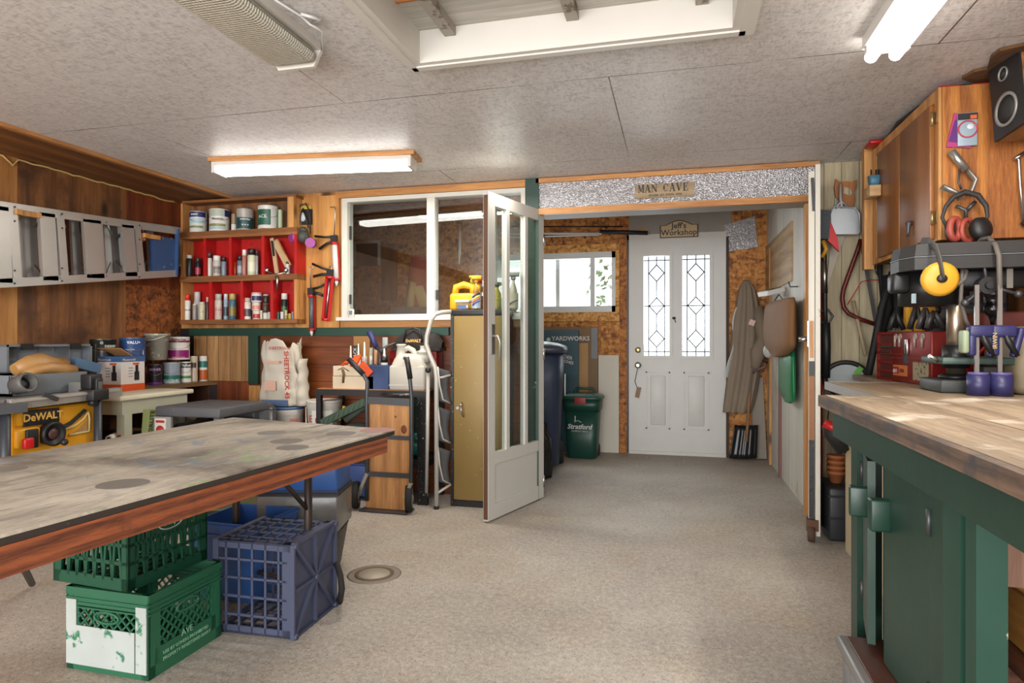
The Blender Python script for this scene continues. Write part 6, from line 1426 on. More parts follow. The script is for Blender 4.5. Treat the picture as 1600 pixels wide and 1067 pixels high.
# tote with brown lid
t = thing('storage_tote', 'clear plastic tote with brown lid sticking out below the green bench doors', 'tote', (.66, 1.92, 0))
cl2 = plain('smoky_plastic', '8c8f92', .25, var=.1, trans=.3)
MB(True).bb(.475, .85, 1.7, 2.07, .0, .19, .02).build('body', cl2, t)
MB(True).bb(.46, .86, 1.685, 2.085, .19, .225, .012).build('lid_rim', col('74726e', .35), t)
MB(True).bb(.485, .84, 1.71, 2.06, .225, .232, .003).build('lid', plain('lid_brown', '4a2a1e', .35), t)
MB(True).bb(.469, .474, 1.8, 1.815, .04, .18).build('latch', white, t)
# ============================================================ second counter with toolbox, drill press
CZ = .895
ct = thing('back_counter', 'lower laminate counter with bright metal front edge behind the workbench', 'counter', (1.2, 3.2, 0))
MB(True).bb(.715, 1.64, bye+.02, 3.36, CZ-.03, CZ).build('top', wood('laminate_tan', 'a8937a', '8a765e', 'Y', .5, rough=.4), ct)
MB(True).bb(.700, .715, bye+.02, 3.372, CZ-.036, CZ+.001).build('metal_edge', alu, ct); MB(True).bb(.715, 1.64, 3.36, 3.372, CZ-.036, CZ+.001).build('metal_edge', alu, ct)
MB(True).bb(1.0, 1.64, 3.38, 4.1, CZ-.03, CZ).build('rear_top', wood('laminate_tan', 'a8937a', '8a765e', 'Y', .5, rough=.4), ct)
bcx = plain('beige_panel', 'b9a98a', .6, var=.06)
pnl = MB(True).bb(.86, .878, 2.5, 3.66, .0, CZ-.03).build('side_panel', bcx, ct)
MB(True).bb(.88, 1.6, 3.64, 3.66, 0, CZ-.03).build('end_panel', bcx, ct)
kq = U(1322, 707, X=.86); MB(True).cyl(kq, kq+Vector((-.03, 0, 0)), .005, n=8).ball(kq+Vector((-.03, 0, 0)), .011, 10).build('knob', black, ct)
# red toolbox
A_ = U(1370, 592, Z=CZ); B_ = U(1455, 604, Z=CZ)
d = (B_-A_); d.z = 0; L_ = d.length; an = math.atan2(d.y, d.x)
th_ = U(1455, 517, Y=B_.y).z-CZ
t = thing('metal_tool_box', 'old red metal toolbox with open drawer slots, chrome latch and worn stickers', 'tool box', (A_.x, A_.y, CZ), an)
rd = plain('toolbox_red', '7a1c16', .35, .25, var=.25, chips=('4a1410', .3, 12)); rdd = plain('toolbox_inside', '4a1812', .6)
ls = L_*.32
MB().bb(ls, L_, 0, .2, 0, th_, .006).build('body', rd, t)
MB().bb(0, ls, .012, .2, 0, th_, .002).build('drawer_case', rdd, t)
for z in (.0, .18, .36, .54, .72, .95): MB().bb(0, ls, 0, .014, th_*z, th_*z+.012).build('drawer_edge', rd, t)
for z in (.48, .6): MB().bb(.02, ls-.02, .0, .012, th_*z+.02, th_*z+.03).build('drawer_pull', darksteel, t)
MB().bb(0, .012, 0, .014, 0, th_).build('corner_trim', rd, t)
lx = ls+(L_-ls)*.42
MB().bb(lx-.018, lx+.018, -.012, 0, th_*.55, th_*.86, .004).build('latch', plain('chrome', 'c9c9cc', .2, 1), t); MB().bb(lx-.01, lx+.01, -.014, 0, th_*.38, th_*.55).build('latch_tongue', darksteel, t)
for z in (.54, .47): MB().bb(ls, L_, -.006, 0, th_*z, th_*z+.006).build('ridge', rd, t)
MB().bb(ls+.015, ls+.015+(L_-ls)*.38, -.002, 0, th_*.13, th_*.34).build('sticker', col('b8642c'), t); MB().bb(ls+.02, ls+.012+(L_-ls)*.17, -.003, -.002, th_*.17, th_*.3).build('sticker_print', col('8c1c14'), t)
text('USA', (ls+.02+(L_-ls)*.17, -.003, th_*.2), (1, 0, 0), (0, 0, 1), .025, black, t, world=False)
text('811', (ls+.02, -.0045, th_*.185), (1, 0, 0), (0, 0, 1), .026, white, t, world=False)
MB().bb(L_-(L_-ls)*.43, L_-.02, -.002, 0, th_*.08, th_*.42).build('sticker', plain('sticker_worn', '8c8468', .7, chips=('1c1c18', .42, 45)), t)
wr_ = plain('wrench_print', '9c8c84', .4, .3)
for i, x in enumerate((.1, .22, .62, .8)):
    cx_ = ls+(L_-ls)*x; MB().tube([(cx_, -.003, th_*.7), (cx_, -.003, th_*.93)], .006, 6).build('worn_mark', wr_, t)
    MB().lathe([(.016, 0), (.016, .003), (.009, .003)], M=Matrix.Translation((cx_+.006, 0, th_*.9)) @ Matrix.Rotation(R(90), 4, 'X'), n=16).build('worn_mark', wr_, t)
# drill press
pc = U(1493, 590, Z=CZ+.02); Mx_ = U(1497, Y=2.9)
dp = thing('drill_press', 'bench drill press with black belt cover, steel column and green edged table', 'drill press', (U(1493, Y=2.85).x, 2.85, CZ))
dpx, dpy = U(1497, Y=2.85).x, 2.85
def dU(px, py, y=2.85): return U(px, py, Y=y)
dkm = plain('press_black', '1a1b1c', .4, .2, var=.15)
z_b = dU(1495, 593).z
bx0, bx1_ = dU(1455, 0).x, dU(1533, 0).x
MB(True).bb(bx0, bx1_, 2.76, 2.98, CZ, CZ+.05, .008).build('base', plain('press_base', '3a3d3c', .5, .2, var=.15), dp)
MB(True).lathe([(.06, CZ+.05), (.06, CZ+.062), (.045, CZ+.07)], c=(dpx, 2.87, 0), n=24).build('column_flange', dkm, dp)
MB(True).cyl((dpx, 2.87, CZ+.07), (dpx, 2.87, dU(1497, 420).z), .032, n=24).build('column', plain('column_steel', 'a39684', .3, .9), dp)
MB(True).cyl((dpx, 2.87, dU(1497, 462).z), (dpx, 2.87, dU(1497, 412).z), .045, n=24).build('upper_collar', dkm, dp)
zt3 = dU(1490, 563).z
MB(True).cyl((dpx, 2.87, zt3-.03), (dpx, 2.87, zt3+.06), .047, n=24).build('table_collar', dkm, dp)
MB(True).bb(bx0-.0, bx1_+.07, 2.74, 2.96, zt3-.012, zt3+.014, .004).build('table', plain('table_green_grey', '44564f', .4, .3, var=.2), dp)
MB(True).tube([(dpx-.03, 2.84, zt3+.02), (dpx-.09, 2.78, zt3+.0), dU(1452, 556, 2.76)], .008, 8).build('clamp_lever', steel, dp)
# belt cover
zc_0, zc_1 = dU(1500, 412, 2.75).z, dU(1500, 382, 2.75).z
xl, xr = dU(1414, 0, 2.75).x, dU(1625, 0, 2.75).x
prof = [(xl, 2.82), (xl+.03, 2.74), (xl+.1, 2.72), (xr, 2.70), (xr, 3.02), (xl+.1, 3.0), (xl+.03, 2.98), (xl, 2.92)]
m = MB(True)
def lay(z0, z1, s0, s1):
    cxm, cym = (xl+xr)/2, 2.86
    A = [m.b.verts.new(((x-cxm)*s0+cxm, (y-cym)*s0+cym, z0)) for x, y in prof]; B = [m.b.verts.new(((x-cxm)*s1+cxm, (y-cym)*s1+cym, z1)) for x, y in prof]
    fs = [m.b.faces.new(A[::-1]), m.b.faces.new(B)]+[m.b.faces.new((A[i], A[(i+1) % 8], B[(i+1) % 8], B[i])) for i in range(8)]; m._fin(fs)
lay(zc_0-.02, zc_0+.025, 1, 1.0); lay(zc_0+.032, zc_1+.005, 1.0, .96); m.build('belt_cover', plain('cover_black', '1f1d1c', .55, 0, var=.2), dp)
m = MB(True); lay(zc_0+.027, zc_0+.030, 1.008, 1.008); m.build('cover_seam', grey, dp)
# motor at left
mxm = dU(1450, 0, 2.9).x
MB(True).cyl((mxm, 2.9, dU(1450, 478, 2.9).z), (mxm, 2.9, zc_0-.02), .105, n=32).build('motor', dkm, dp)
MB(True).bb(mxm-.15, mxm-.08, 2.83, 2.9, dU(1420, 458).z, dU(1420, 427).z, .015).build('capacitor_box', dkm, dp)
MB(True).bb(dU(1424, 0, 2.8).x, dU(1430, 0, 2.8).x, 2.79, 2.8, dU(1427, 474, 2.8).z, dU(1427, 459, 2.8).z).build('tag', col('8fa0a8'), dp)
# head
hx_ = dU(1549, 0, 2.85).x
MB(True).bb(dpx-.03, xr-.02, 2.78, 2.96, dU(1550, 452).z+.0, zc_0-.02, .012).build('head_casting', dkm, dp)
MB(True).bb(dU(1572, 0, 2.77).x, dU(1582, 0, 2.77).x, 2.765, 2.785, dU(1575, 450, 2.77).z, dU(1575, 420, 2.77).z).build('depth_scale', col('8f9088', .4, 1), dp)
P = dU(1543, 446, 2.74); MB(True).cyl((P.x, 2.78, P.z), (P.x, 2.73, P.z), .032, n=20).cyl((P.x, 2.73, P.z), (P.x, 2.715, P.z), .014, n=12).build('feed_hub', black, dp)
for k in range(3):
    a = R(100+120*k); MB(True).tube([(P.x, 2.745, P.z), (P.x+.1*math.cos(a), 2.73, P.z+.1*math.sin(a))], .006, 8).ball((P.x+.1*math.cos(a), 2.73, P.z+.1*math.sin(a)), .014, 10).build('feed_handle', darksteel, dp)
zq = dU(1549, 455).z
MB(True).lathe([(.03, 0), (.03, -.02), (.024, -.024), (.024, -.05), (.03, -.055), (.03, -.085), (.016, -.095), (.01, -.11), (.007, -.13)], c=(hx_, 2.84, zq), n=20).build('chuck', plain('chuck_dark', '38383a', .25, .9), dp)
t = thing('red_handle_tool', 'red plastic handled tool standing on the counter behind the clamps', 'tool', (hx_, 3.04, CZ))
MB(True).lathe([(.03, 0), (.034, .12), (.032, .2), (.022, .24), (.01, .25)], c=(hx_-.0, 3.05, CZ), n=18).build('body', plain('tool_bright_red', '9c1818', .35), t)
MB(True).tube([(hx_+.01, 3.02, CZ+.12), (hx_+.05, 2.98, CZ+.2)], .006, 8).build('handle', redm, t)
# ear defenders hanging over belt cover (yellow)
t = thing('ear_defenders', 'yellow ear defenders with a dusty black band hung over the drill press cover', 'ear defenders', dU(1467, 435, 2.68))
yc = plain('defender_yellow', 'c8942a', .45, var=.12)
P = dU(1468, 436, 2.66); 
MB(True).lathe([(.03, -.025), (.06, -.012), (.063, .006), (.05, .016), (.02, .02), (.005, .021)], M=Matrix.Translation(P) @ Matrix.Rotation(R(95), 4, 'X') @ Matrix.Rotation(R(0), 4, 'Z'), n=24).build('ear_cup', yc, t)
MB(True).ball(P+Vector((0, -.024, .0)), (.018, .01, .016), 12).build('pivot', black, t)
MB(True).tube([P+Vector((0, -.028, 0)), dU(1468, 405, 2.64), dU(1463, 388, 2.66), dU(1452, 378, 2.74), dU(1442, 378, 2.84), dU(1440, 384, 2.95)], .009, 8, flat=(2, .6)).build('head_band', plain('band_grey', '4a4846', .7), t)
MB(True).lathe([(.03, -.02), (.058, -.01), (.06, .01), (.02, .02)], M=Matrix.Translation((P.x, 3.1, P.z-.0)) @ Matrix.Rotation(R(-90), 4, 'X'), n=20).build('ear_cup', yc, t) if False else None
# cable over the cover
t = thing('power_cord', 'grey power cord arching over the drill press cover and down behind the clamps', 'cord', dU(1560, 385, 2.7))
MB(True).tube([dU(1525, 384, 2.95), dU(1534, 374, 2.9), dU(1546, 372, 2.8), dU(1556, 384, 2.69), dU(1561, 400, 2.67), dU(1562, 440, 2.68), dU(1563, 490, 2.7)], .009, 8).build('cord', plain('cord_grey', '5c5650', .6), t)
MB(True).tube([dU(1485, 446, 2.75), dU(1498, 444, 2.74), dU(1507, 436, 2.74), dU(1510, 424, 2.75), dU(1504, 415, 2.76), dU(1503, 430, 2.74), dU(1501, 470, 2.75), dU(1509, 500, 2.76), dU(1518, 515, 2.77)], .007, 8).build('cord_loop', plain('cord_grey', '5c5650', .6), t)
# clamps on the press table
CY = 2.68
def cU(px, py, y=CY): return U(px, py, Y=y)
bp = plain('clamp_navy', '2c2c58', .4, var=.15); gpd = plain('clamp_green', '8c9c80', .5)
for i, (px, lb) in enumerate(((1526, 'left one of two navy blue trigger clamps standing before the drill press'), (1562, 'right one of two navy blue trigger clamps standing before the drill press'))):
    b0 = cU(px, 600); t = thing('trigger_clamp', lb, 'clamp', (cU(px, 0).x, CY, CZ))
    x = cU(px, 0).x
    MB(True).bar((x, CY, CZ+.02), (x, CY, cU(px, 445).z), .014, .008, (0, 1, 0)).build('bar', plain('bar_steel', '9c9c9a', .3, .9), t)
    m = MB(True); m.bb(x-.03, x+.05, CY-.02, CY+.02, cU(px, 527).z, cU(px, 508).z, .01).bb(x-.03, x-.005, CY-.018, CY+.018, cU(px, 556).z, cU(px, 510).z, .008).box((x+.055, CY, cU(px, 535).z), (.022, .03, .11), (0, R(14), 0), bevel=.008); m.build('body', bp, t)
    MB(True).tube([(x+.01, CY-.01, cU(px, 520).z), (x+.025, CY-.01, cU(px, 535).z), (x+.05, CY-.01, cU(px, 556).z)], [.008, .012, .009], 8).build('trigger', blackmetal, t)
    if i == 0: MB(True).bb(x-.052, x-.03, CY-.024, CY+.024, cU(px, 552).z, cU(px, 516).z, .008).build('pad', gpd, t)
    m = MB(True); m.cyl((x+.005, CY, CZ+.0), (x+.005, CY, CZ+.075), .036, n=20); m.build('lower_jaw', bp, t); MB(True).cyl((x+.005, CY, CZ+.075), (x+.005, CY, CZ+.085), .032, n=20).build('jaw_ring', plain('clamp_purple', '5a5488', .4), t)
text('IRWIN', cU(1558, 545, CY-.025), (0, 0, 1), (-1, 0, 0), .02, col('c8b060'), t)
# wooden beige power tool at the right frame edge
t = thing('miter_saw', 'dusty tan and black power tool cut by the right edge of the picture', 'power tool', (1.42, 2.72, CZ))
m = MB(True); x0 = U(1572, Y=2.75).x
m.bb(x0+.02, 1.63, 2.72, 2.9, CZ, cU(1590, 510, 2.75).z, .03); m.build('body', plain('tool_tan', '7c7058', .6, var=.25, chips=('2a2622', .3, 12)), t)
MB(True).bb(x0+.05, 1.63, 2.70, 2.72, cU(1590, 590, 2.72).z, cU(1590, 535, 2.72).z, .006).build('vent_panel', black, t)
for k in range(5): MB(True).bb(x0+.06, 1.6, 2.694, 2.70, cU(1590, 575-8*k, 2.72).z, cU(1590, 573-8*k, 2.72).z).build('vent_rib', grey, t)
MB(True).bb(x0+.055, x0+.1, 2.692, 2.7, cU(1590, 602, 2.7).z, cU(1590, 594, 2.7).z).build('indicator', plain('orange_lens', 'd8602c', .3), t)
t = thing('grinder', 'dark bench grinder base behind the clamps', 'grinder', (1.4, 2.83, CZ)); 
x0 = cU(1535, 0, 2.76).x
MB(True).bb(cU(1537, 0, 2.8).x, cU(1569, 0, 2.8).x, 2.8, 2.88, CZ, cU(1550, 572, 2.8).z, .008).build('base', plain('grinder_base', '3c3832', .6, .2, var=.3), t)
MB(True).ball((dpx+.04, 2.745, dU(1505, 578, 2.74).z), .014).build('knob', yc, t) if False else None
# things on and behind the toolbox
TBX = U(1430, Y=3.45).x
def bU(px, py, y=3.45): return U(px, py, Y=y)
t = thing('spirit_level', 'upright yellow level standing behind the red toolbox', 'level', bU(1418, 516, 3.62)); MB(True).bb(bU(1414, 0, 3.64).x, bU(1423, 0, 3.64).x, 3.63, 3.66, CZ, bU(1418, 470, 3.64).z).build('level', yc, t)
for i, (x, y, lb, mt) in enumerate(((1432, 488, 'dark gripped pliers standing on the red toolbox', black), (1446, 495, 'grey metal snips standing on the red toolbox', darksteel), (1400, 500, 'black tool handle standing on the left of the red toolbox', black), (1460, 500, 'dark wrench leaning on the red toolbox', darksteel))):
    zb_ = CZ+th_+.002; xx = U(x, Y=3.4).x; yy_ = A_.y+(B_.y-A_.y)*((x-1370)/85)+.1
    xx = U(x, Y=yy_).x
    t = thing('hand_tool', lb, 'tool', (xx, yy_, zb_)); top = U(x, y-14, Y=yy_)
    MB(True).tube([(xx-.03, yy_, zb_+.01), (xx-.015, yy_, zb_+.06), (xx, yy_, top.z)], [.012, .015, .009], 8).build('handle', mt, t); MB(True).tube([(xx+.035, yy_, zb_+.01), (xx+.012, yy_, zb_+.06), (xx, yy_, top.z)], [.012, .013, .009], 8).build('handle', mt, t)
t = thing('cordless_drill', 'black and yellow cordless drill lying behind the drill press motor', 'drill', (TBX+.02, 3.6, CZ))
m = MB(True); m.cyl(bU(1425, 485, 3.5), bU(1458, 484, 3.5), .03, n=14).tube([bU(1432, 484, 3.5), bU(1436, 500, 3.5), (bU(1438, 0, 3.5).x, 3.5, CZ+.02)], [.022, .02, .04], 10); m.build('body', yc, t); MB(True).cyl(bU(1458, 484, 3.5), bU(1468, 484, 3.5), .02, n=12).build('chuck', black, t)
t = thing('shop_vacuum', 'dusty reddish parts boxes piled behind the drill press column', 'box', (1.45, 3.3, CZ))
MB(True).bb(1.3, 1.62, 3.2, 3.55, CZ, 1.22, .01).build('carton', plain('brick_red', '6a2c22', .6, var=.3), t); MB(True).bb(1.3, 1.36, 3.196, 3.2, 1.0, 1.15).build('label_print', col('8c7a5c'), t)
t = thing('parts_organizer', 'dark cluttered parts organizer standing behind the brick red box', 'organizer', (1.4, 3.75, CZ))
MB(True).bb(1.27, 1.62, 3.72, 3.98, CZ, 1.4, .01).build('case', black, t)
for i in range(4):
    for j in range(3): MB(True).bb(1.28+.11*j, 1.38+.11*j, 3.7, 3.72, .92+.12*i, 1.02+.12*i, .004).build('drawer', plain('smoke_drawer', '3c3a38', .3), t)
# ============================================================ wall cabinet on the right
KX, KY = 1.08, 3.07; ky2 = 4.0
kz1, kz0 = 2.165, 1.52
oak = wood('oak_ply', 'bc7a34', '84491a', 'Z', 2.4, contrast=1.5)
oakd = wood('oak_door', '8c5a2c', '74451f', 'Z', .6, rough=.35, contrast=.6)
kb = thing('wall_cabinet', 'honey brown plywood wall cabinet with two doors above the drill press', 'cabinet', ((KX+XR)/2, 3.5, kz0))
MB(True).bb(KX+.012, XR, KY, KY+.018, kz0+.0, kz1).build('side_panel', oak, kb)
MB(True).bb(KX+.012, XR, KY+.018, ky2, kz1-.018, kz1).build('top_panel', oak, kb); MB(True).bb(KX+.012, XR, KY+.018, ky2, kz0, kz0+.018).build('bottom_panel', plydark, kb); MB(True).bb(KX+.012, XR, ky2-.018, ky2, kz0+.018, kz1-.018).build('side_panel', oak, kb)
MB(True).bb(KX, KX+.014, KY, KY+.05, kz0, kz1).build('face_stile', pine, kb); MB(True).bb(KX, KX+.014, ky2-.06, ky2, kz0, kz1).build('face_stile', pine, kb); MB(True).bb(KX, KX+.014, KY+.05, ky2-.06, kz1-.05, kz1).build('face_rail', pine, kb); MB(True).bb(KX, KX+.014, KY+.05, ky2-.06, kz0, kz0+.03).build('face_rail', pine, kb)
d1 = MB(True).bb(KX-.02, KX, KY+.04, KY+.42, kz0+.01, kz1-.06, .003).build('cabinet_door', oakd, kb)
d2 = MB(True).bb(KX-.02, KX, KY+.43, ky2-.15, kz0+.02, kz1-.06, .003).build('cabinet_door', oakd, kb)
for z in (kz1-.12, kz0+.1): MB(True).cyl((KX-.012, KY+.035, z-.03), (KX-.012, KY+.035, z+.03), .006, n=8).bb(KX-.003, KX-.001, KY+.01, KY+.06, z-.025, z+.025).build('hinge', brass, d1)
k_ = U(1421, 352, X=KX-.03); MB(True).tube([(KX-.02, k_.y, k_.z+.01), (KX-.035, k_.y, k_.z+.01), (KX-.035, k_.y, k_.z-.03), (KX-.04, k_.y, k_.z-.05)], [.012, .014, .006, .006], 8).build('key_handle', darksteel, d1)
# on top of the cabinet
def kU(px, py, y=KY): return U(px, py, Y=y)
t = thing('cutting_mat', 'flat red tray lying on top of the wall cabinet', 'tray', (1.2, 3.15, kz1)); MB(True).bb(KX+.01, 1.3, KY+.02, KY+.25, kz1, kz1+.013, .003).build('tray', redm, t); MB(True).bb(1.17, 1.21, KY+.016, KY+.02, kz1+.002, kz1+.011).build('clip', black, t)
t = thing('vinyl_roll', 'black rolled vinyl sheet on top of the wall cabinet above the doors', 'sheet', (1.1, 3.5, kz1)); MB(True).tube([(KX+.02, KY+.28, kz1+.012), (KX+.0, KY+.5, kz1+.013), (KX+.03, KY+.8, kz1+.012)], .011, 10).build('roll', black, t)
t = thing('red_clamp_jaw', 'small red plastic clamp at the far end of the cabinet top', 'clamp', (1.05, 4.0, kz1)); q = U(1367, 226, Y=3.9); MB(True).bb(KX-.05, KX+.02, 3.86, 3.98, kz1+.002, kz1+.02, .006).build('body', redm, t)
t = thing('blue_cup', 'small blue plastic cup of pencils on a bracket left of the wall cabinet', 'cup', U(1369, 291, Y=3.82)); q = U(1369, 291, Y=3.82); 
MB(True).lathe([(.022, 0), (.03, .055), (.027, .056), (.02, .01)], c=(q.x-.01, q.y, q.z-.0), n=16, sq=(1, .5)).build('cup', plain('cup_blue', '3f6a80', .5), t)
for dx in (-.015, .01, .022): MB(True).tube([(q.x-.01+dx*.6, q.y, q.z+.01), (q.x-.01+dx, q.y, q.z+.09)], .004, 6).build('pencil', black, t)
t = thing('wood_block', 'pale wooden block under the blue cup beside the wall cabinet', 'block', (q.x, q.y, q.z-.075)); MB(True).bb(q.x-.045, KX-.021, q.y-.05, q.y+.05, q.z-.06, q.z-.002, .003).build('block', wood('pale_block', 'c8a878', 'a8845a', 'X', 1), t)
t = thing('shelf_post', 'rough pine upright beside the far end of the wall cabinet', 'post', (q.x+.06, 4.2, 1.5)); MB(True).bb(KX-.03, KX+.02, 4.05, 4.1, 1.5, ZC).build('post', pine, t)
# packets, hearing protection, tools on the cabinet side
FY = KY-.004
def sU(px, py, y=FY): return U(px, py, Y=y)
t = thing('blister_pack', 'magenta blister card hanging behind the blue one on the cabinet side', 'package', sU(1495, 230)); m = MB(True)
pp = [sU(1478, 230), sU(1516, 232), sU(1512, 180), sU(1490, 177)]; m.prism([(v.x-pp[0].x, v.z-pp[0].z) for v in pp], pp[0]+Vector((0, -.0, 0)), (1, 0, 0), (0, 0, 1), .006); m.build('card', plain('magenta', 'a83a70', .4, var=.2), t)
pp = [sU(1481, 222), sU(1500, 224), sU(1502, 190), sU(1491, 188)]; m = MB(True); m.prism([(v.x-pp[0].x, v.z-pp[0].z) for v in pp], pp[0]+Vector((0, -.006, 0)), (1, 0, 0), (0, 0, 1), .002); m.build('print', col('5c2c70'), t)
t = thing('blister_pack', 'pale blue blister card with a circular saw picture on the cabinet side', 'package', sU(1512, 230, FY-.012)); a, b = sU(1496, 229, FY-.014), sU(1527, 175, FY-.014)
MB(True).bb(a.x, b.x, FY-.018, FY-.008, a.z, b.z, .003).build('card', plain('pack_blue', '8fa0ac', .35, var=.1), t)
MB(True).bb(a.x, b.x, FY-.0195, FY-.018, b.z-.03, b.z-.003).build('header', col('2a2a30'), t); MB(True).bb(a.x+.045, b.x-.004, FY-.021, FY-.0195, b.z-.028, b.z-.012).build('header_band', col('c8602c'), t)
c = (a+b)/2; MB(True).tube([(c.x+.034*math.cos(q_), FY-.019, c.z+.0+.034*math.sin(q_)) for q_ in [x*math.pi/12 for x in range(24)]], .0035, 5, close=True).build('ring_print', col('b03a4c'), t); MB(True).ball((c.x+.01, FY-.019, c.z+.01), (.015, .003, .012), 10).build('picture', col('c9ccd0'), t)
t = thing('welding_clamp', 'shiny metal duct nozzle and tin snips hanging on the cabinet side', 'snips', sU(1500, 270))
yy = FY-.03
MB(True).tube([sU(1486, 236, yy), sU(1510, 266, yy)], .016, 10).build('tube_handle', plain('ribbed_alu', 'a9a7a2', .3, .8, bmp=.8, bs=40), t)
MB(True).tube([sU(1508, 262, yy), sU(1524, 281, yy), sU(1516, 302, yy), sU(1509, 306, yy)], [.014, .019, .014, .01], 10, flat=(1, .5)).build('elbow', plain('old_alu', '8a8883', .4, .7), t)
MB(True).tube([sU(1472, 292, yy-.02), sU(1492, 300, yy-.02), sU(1500, 312, yy-.02)], [.022, .018, .018], 8, flat=(1, .5)).build('jaw', plain('old_alu', '8a8883', .4, .7), t)
MB(True).tube([sU(1499, 264, yy), sU(1498, 285, yy), sU(1502, 296, yy)], .004, 6).build('hook', darksteel, t)
MB(True).tube([sU(1494, 322, yy), sU(1509, 328, yy), sU(1510, 345, yy)], .008, 8).tube([sU(1524, 315, yy), sU(1511, 328, yy)], .008, 8).build('wishbone', darksteel, t)
t = thing('ear_defenders', 'black ear defenders with red cushions hanging below the metal nozzle', 'ear defenders', sU(1510, 360)); yy = FY-.075
MB(True).tube([sU(1481, 358, yy), sU(1472, 340, yy), sU(1478, 322, yy), sU(1490, 308, yy), sU(1508, 300, yy), sU(1528, 305, yy), sU(1541, 322, yy), sU(1543, 338, yy), sU(1536, 352, yy)], [.007, .007, .008, .01, .012, .012, .01, .007, .007], 8).build('head_band', plain('band_black', '2c2a2a', .6), t)
P = sU(1527, 360, yy); MB(True).lathe([(.045, 0), (.05, .015), (.044, .035), (.02, .045), (.005, .046)], M=Matrix.Translation(P) @ Matrix.Rotation(R(20), 4, 'Z') @ Matrix.Rotation(R(80), 4, 'X') @ Matrix.Diagonal((.85, 1, 1, 1)), n=24).build('ear_cup', black, t)
cush = plain('cushion_red', '9c4438', .5)
P2 = sU(1491, 358, yy); MB(True).tube([P2+Vector((.022*math.cos(a)*1.0, .012*math.cos(a)-.005, .042*math.sin(a))) for a in [x*math.pi/10 for x in range(20)]], .013, 8, close=True).build('cushion', cush, t)
P3 = sU(1512, 360, yy+.01); MB(True).tube([P3+Vector((.028*math.cos(a), .018*math.cos(a), .044*math.sin(a))) for a in [x*math.pi/10 for x in range(20)]], .01, 8, close=True).build('cushion', cush, t)
MB(True).ball(P2+Vector((-.012, .01, 0)), (.018, .03, .045), 14).build('ear_cup', black, t)
t = thing('hack_saw', 'bright metal hacksaw frame hanging at the right edge beside the speaker', 'saw', sU(1594, 320)); yy = FY-.02
MB(True).tube([sU(1588, 246, yy), sU(1592, 250, yy), sU(1594, 290, yy), sU(1599, 345, yy)], .006, 8).build('frame', plain('bright_steel', 'b0b0ae', .25, .9), t); MB(True).tube([sU(1585, 249, yy), sU(1602, 238, yy)], .008, 8).build('bracket', steel, t); MB(True).tube([sU(1598, 346, yy), sU(1606, 352, yy)], .013, 8).build('grip', black, t)
# speaker
t = thing('speaker', 'black bookshelf speaker with two cones hung tilted by the ceiling', 'speaker', U(1575, 140, Y=2.86))
a = U(1548, 80, Y=2.95); b = U(1606, 200, Y=2.78)
Pn = U(1566, 148, Y=2.86); rzs = R(-82); Pn = U(1603, 149, Y=2.9); Ms = Matrix.Translation(Pn+Vector((.03, .0, 0))) @ Matrix.Rotation(rzs, 4, 'Z') @ Matrix.Rotation(R(-7), 4, 'Y')
m = MB(True); H_ = .3; m.box(None, (.17, .19, H_), M=Ms); m.build('cabinet', wood('speaker_wood', '9c6a3c', '6c4422', 'Y', 1), t)
def sp_(x, y, z): return Ms @ Vector((x, y, z))
m = MB(True); m.box(None, (.172, .012, H_+.002), M=Ms @ Matrix.Translation((0, -.1, 0))); m.build('baffle', black, t)
for (z, r, nm) in ((.09, .028, 'tweeter'), (-.055, .066, 'woofer')):
    Mr = Ms @ Matrix.Translation((0, -.106, z)) @ Matrix.Rotation(R(90), 4, 'X')
    MB(True).lathe([(r, 0), (r, .006), (r*.84, .006), (r*.82, 0)], M=Mr, n=28).build(nm+'_ring', plain('ring_grey', '8c8c88', .4, .4), t); MB(True).lathe([(r*.82, .001), (r*.4, .002), (r*.3, .006), (.004, .008)], M=Mr, n=28).build(nm, plain('cone_dark', '232323', .7), t)
tp = [U(x, y, Z=2.198) for x, y in ((1503, 119), (1522, 108), (1543, 104), (1548, 86), (1562, 75), (1600, 66), (1640, 70), (1640, 130), (1540, 132))]
m = MB(True); m.prism([(v.x-tp[0].x, v.y-tp[0].y) for v in tp], tp[0], (1, 0, 0), (0, 1, 0), -.012)
struct(m.build('trim_28', plain('torn_insulation', '5c3f22', .95, var=.5, bmp=1, bs=25)))
# ============================================================ things on the beadboard wall
BY = YP+.06
def wU(px, py, o=.03): return U(px, py, Y=BY-o)
t = thing('hand_saw', 'hand saw with brown wooden grip hanging behind the metal dustpan', 'saw', wU(1325, 310))
m = MB(True); pp = [wU(1307, 283), wU(1303, 330), wU(1292, 440), wU(1290, 456), wU(1330, 340), wU(1322, 325)]
m.prism([(v.x-pp[0].x, v.z-pp[0].z) for v in pp], pp[0], (1, 0, 0), (0, 0, 1), .003); m.build('blade', plain('rusty_blade', '8c8478', .45, .5, var=.2, chips=('7a5038', .3, 14)), t)
hw_ = wood('saw_grip', 'a86a34', '7c4a20', 'Z', 1.4)
pts = [(1306, 279), (1312, 284), (1322, 283), (1330, 284), (1339, 280), (1338, 292), (1334, 300), (1336, 310), (1332, 330), (1326, 333), (1318, 320), (1306, 308), (1304, 292)]
q0 = wU(1306, 333, .045); m = MB(True); hole = [(1318, 293), (1328, 296), (1330, 304), (1318, 303)]
outer = [(wU(x, y, .045).x-q0.x, wU(x, y, .045).z-q0.z) for x, y in pts]
m.prism(outer, q0, (1, 0, 0), (0, 0, 1), -.022); m.build('grip', hw_, t)
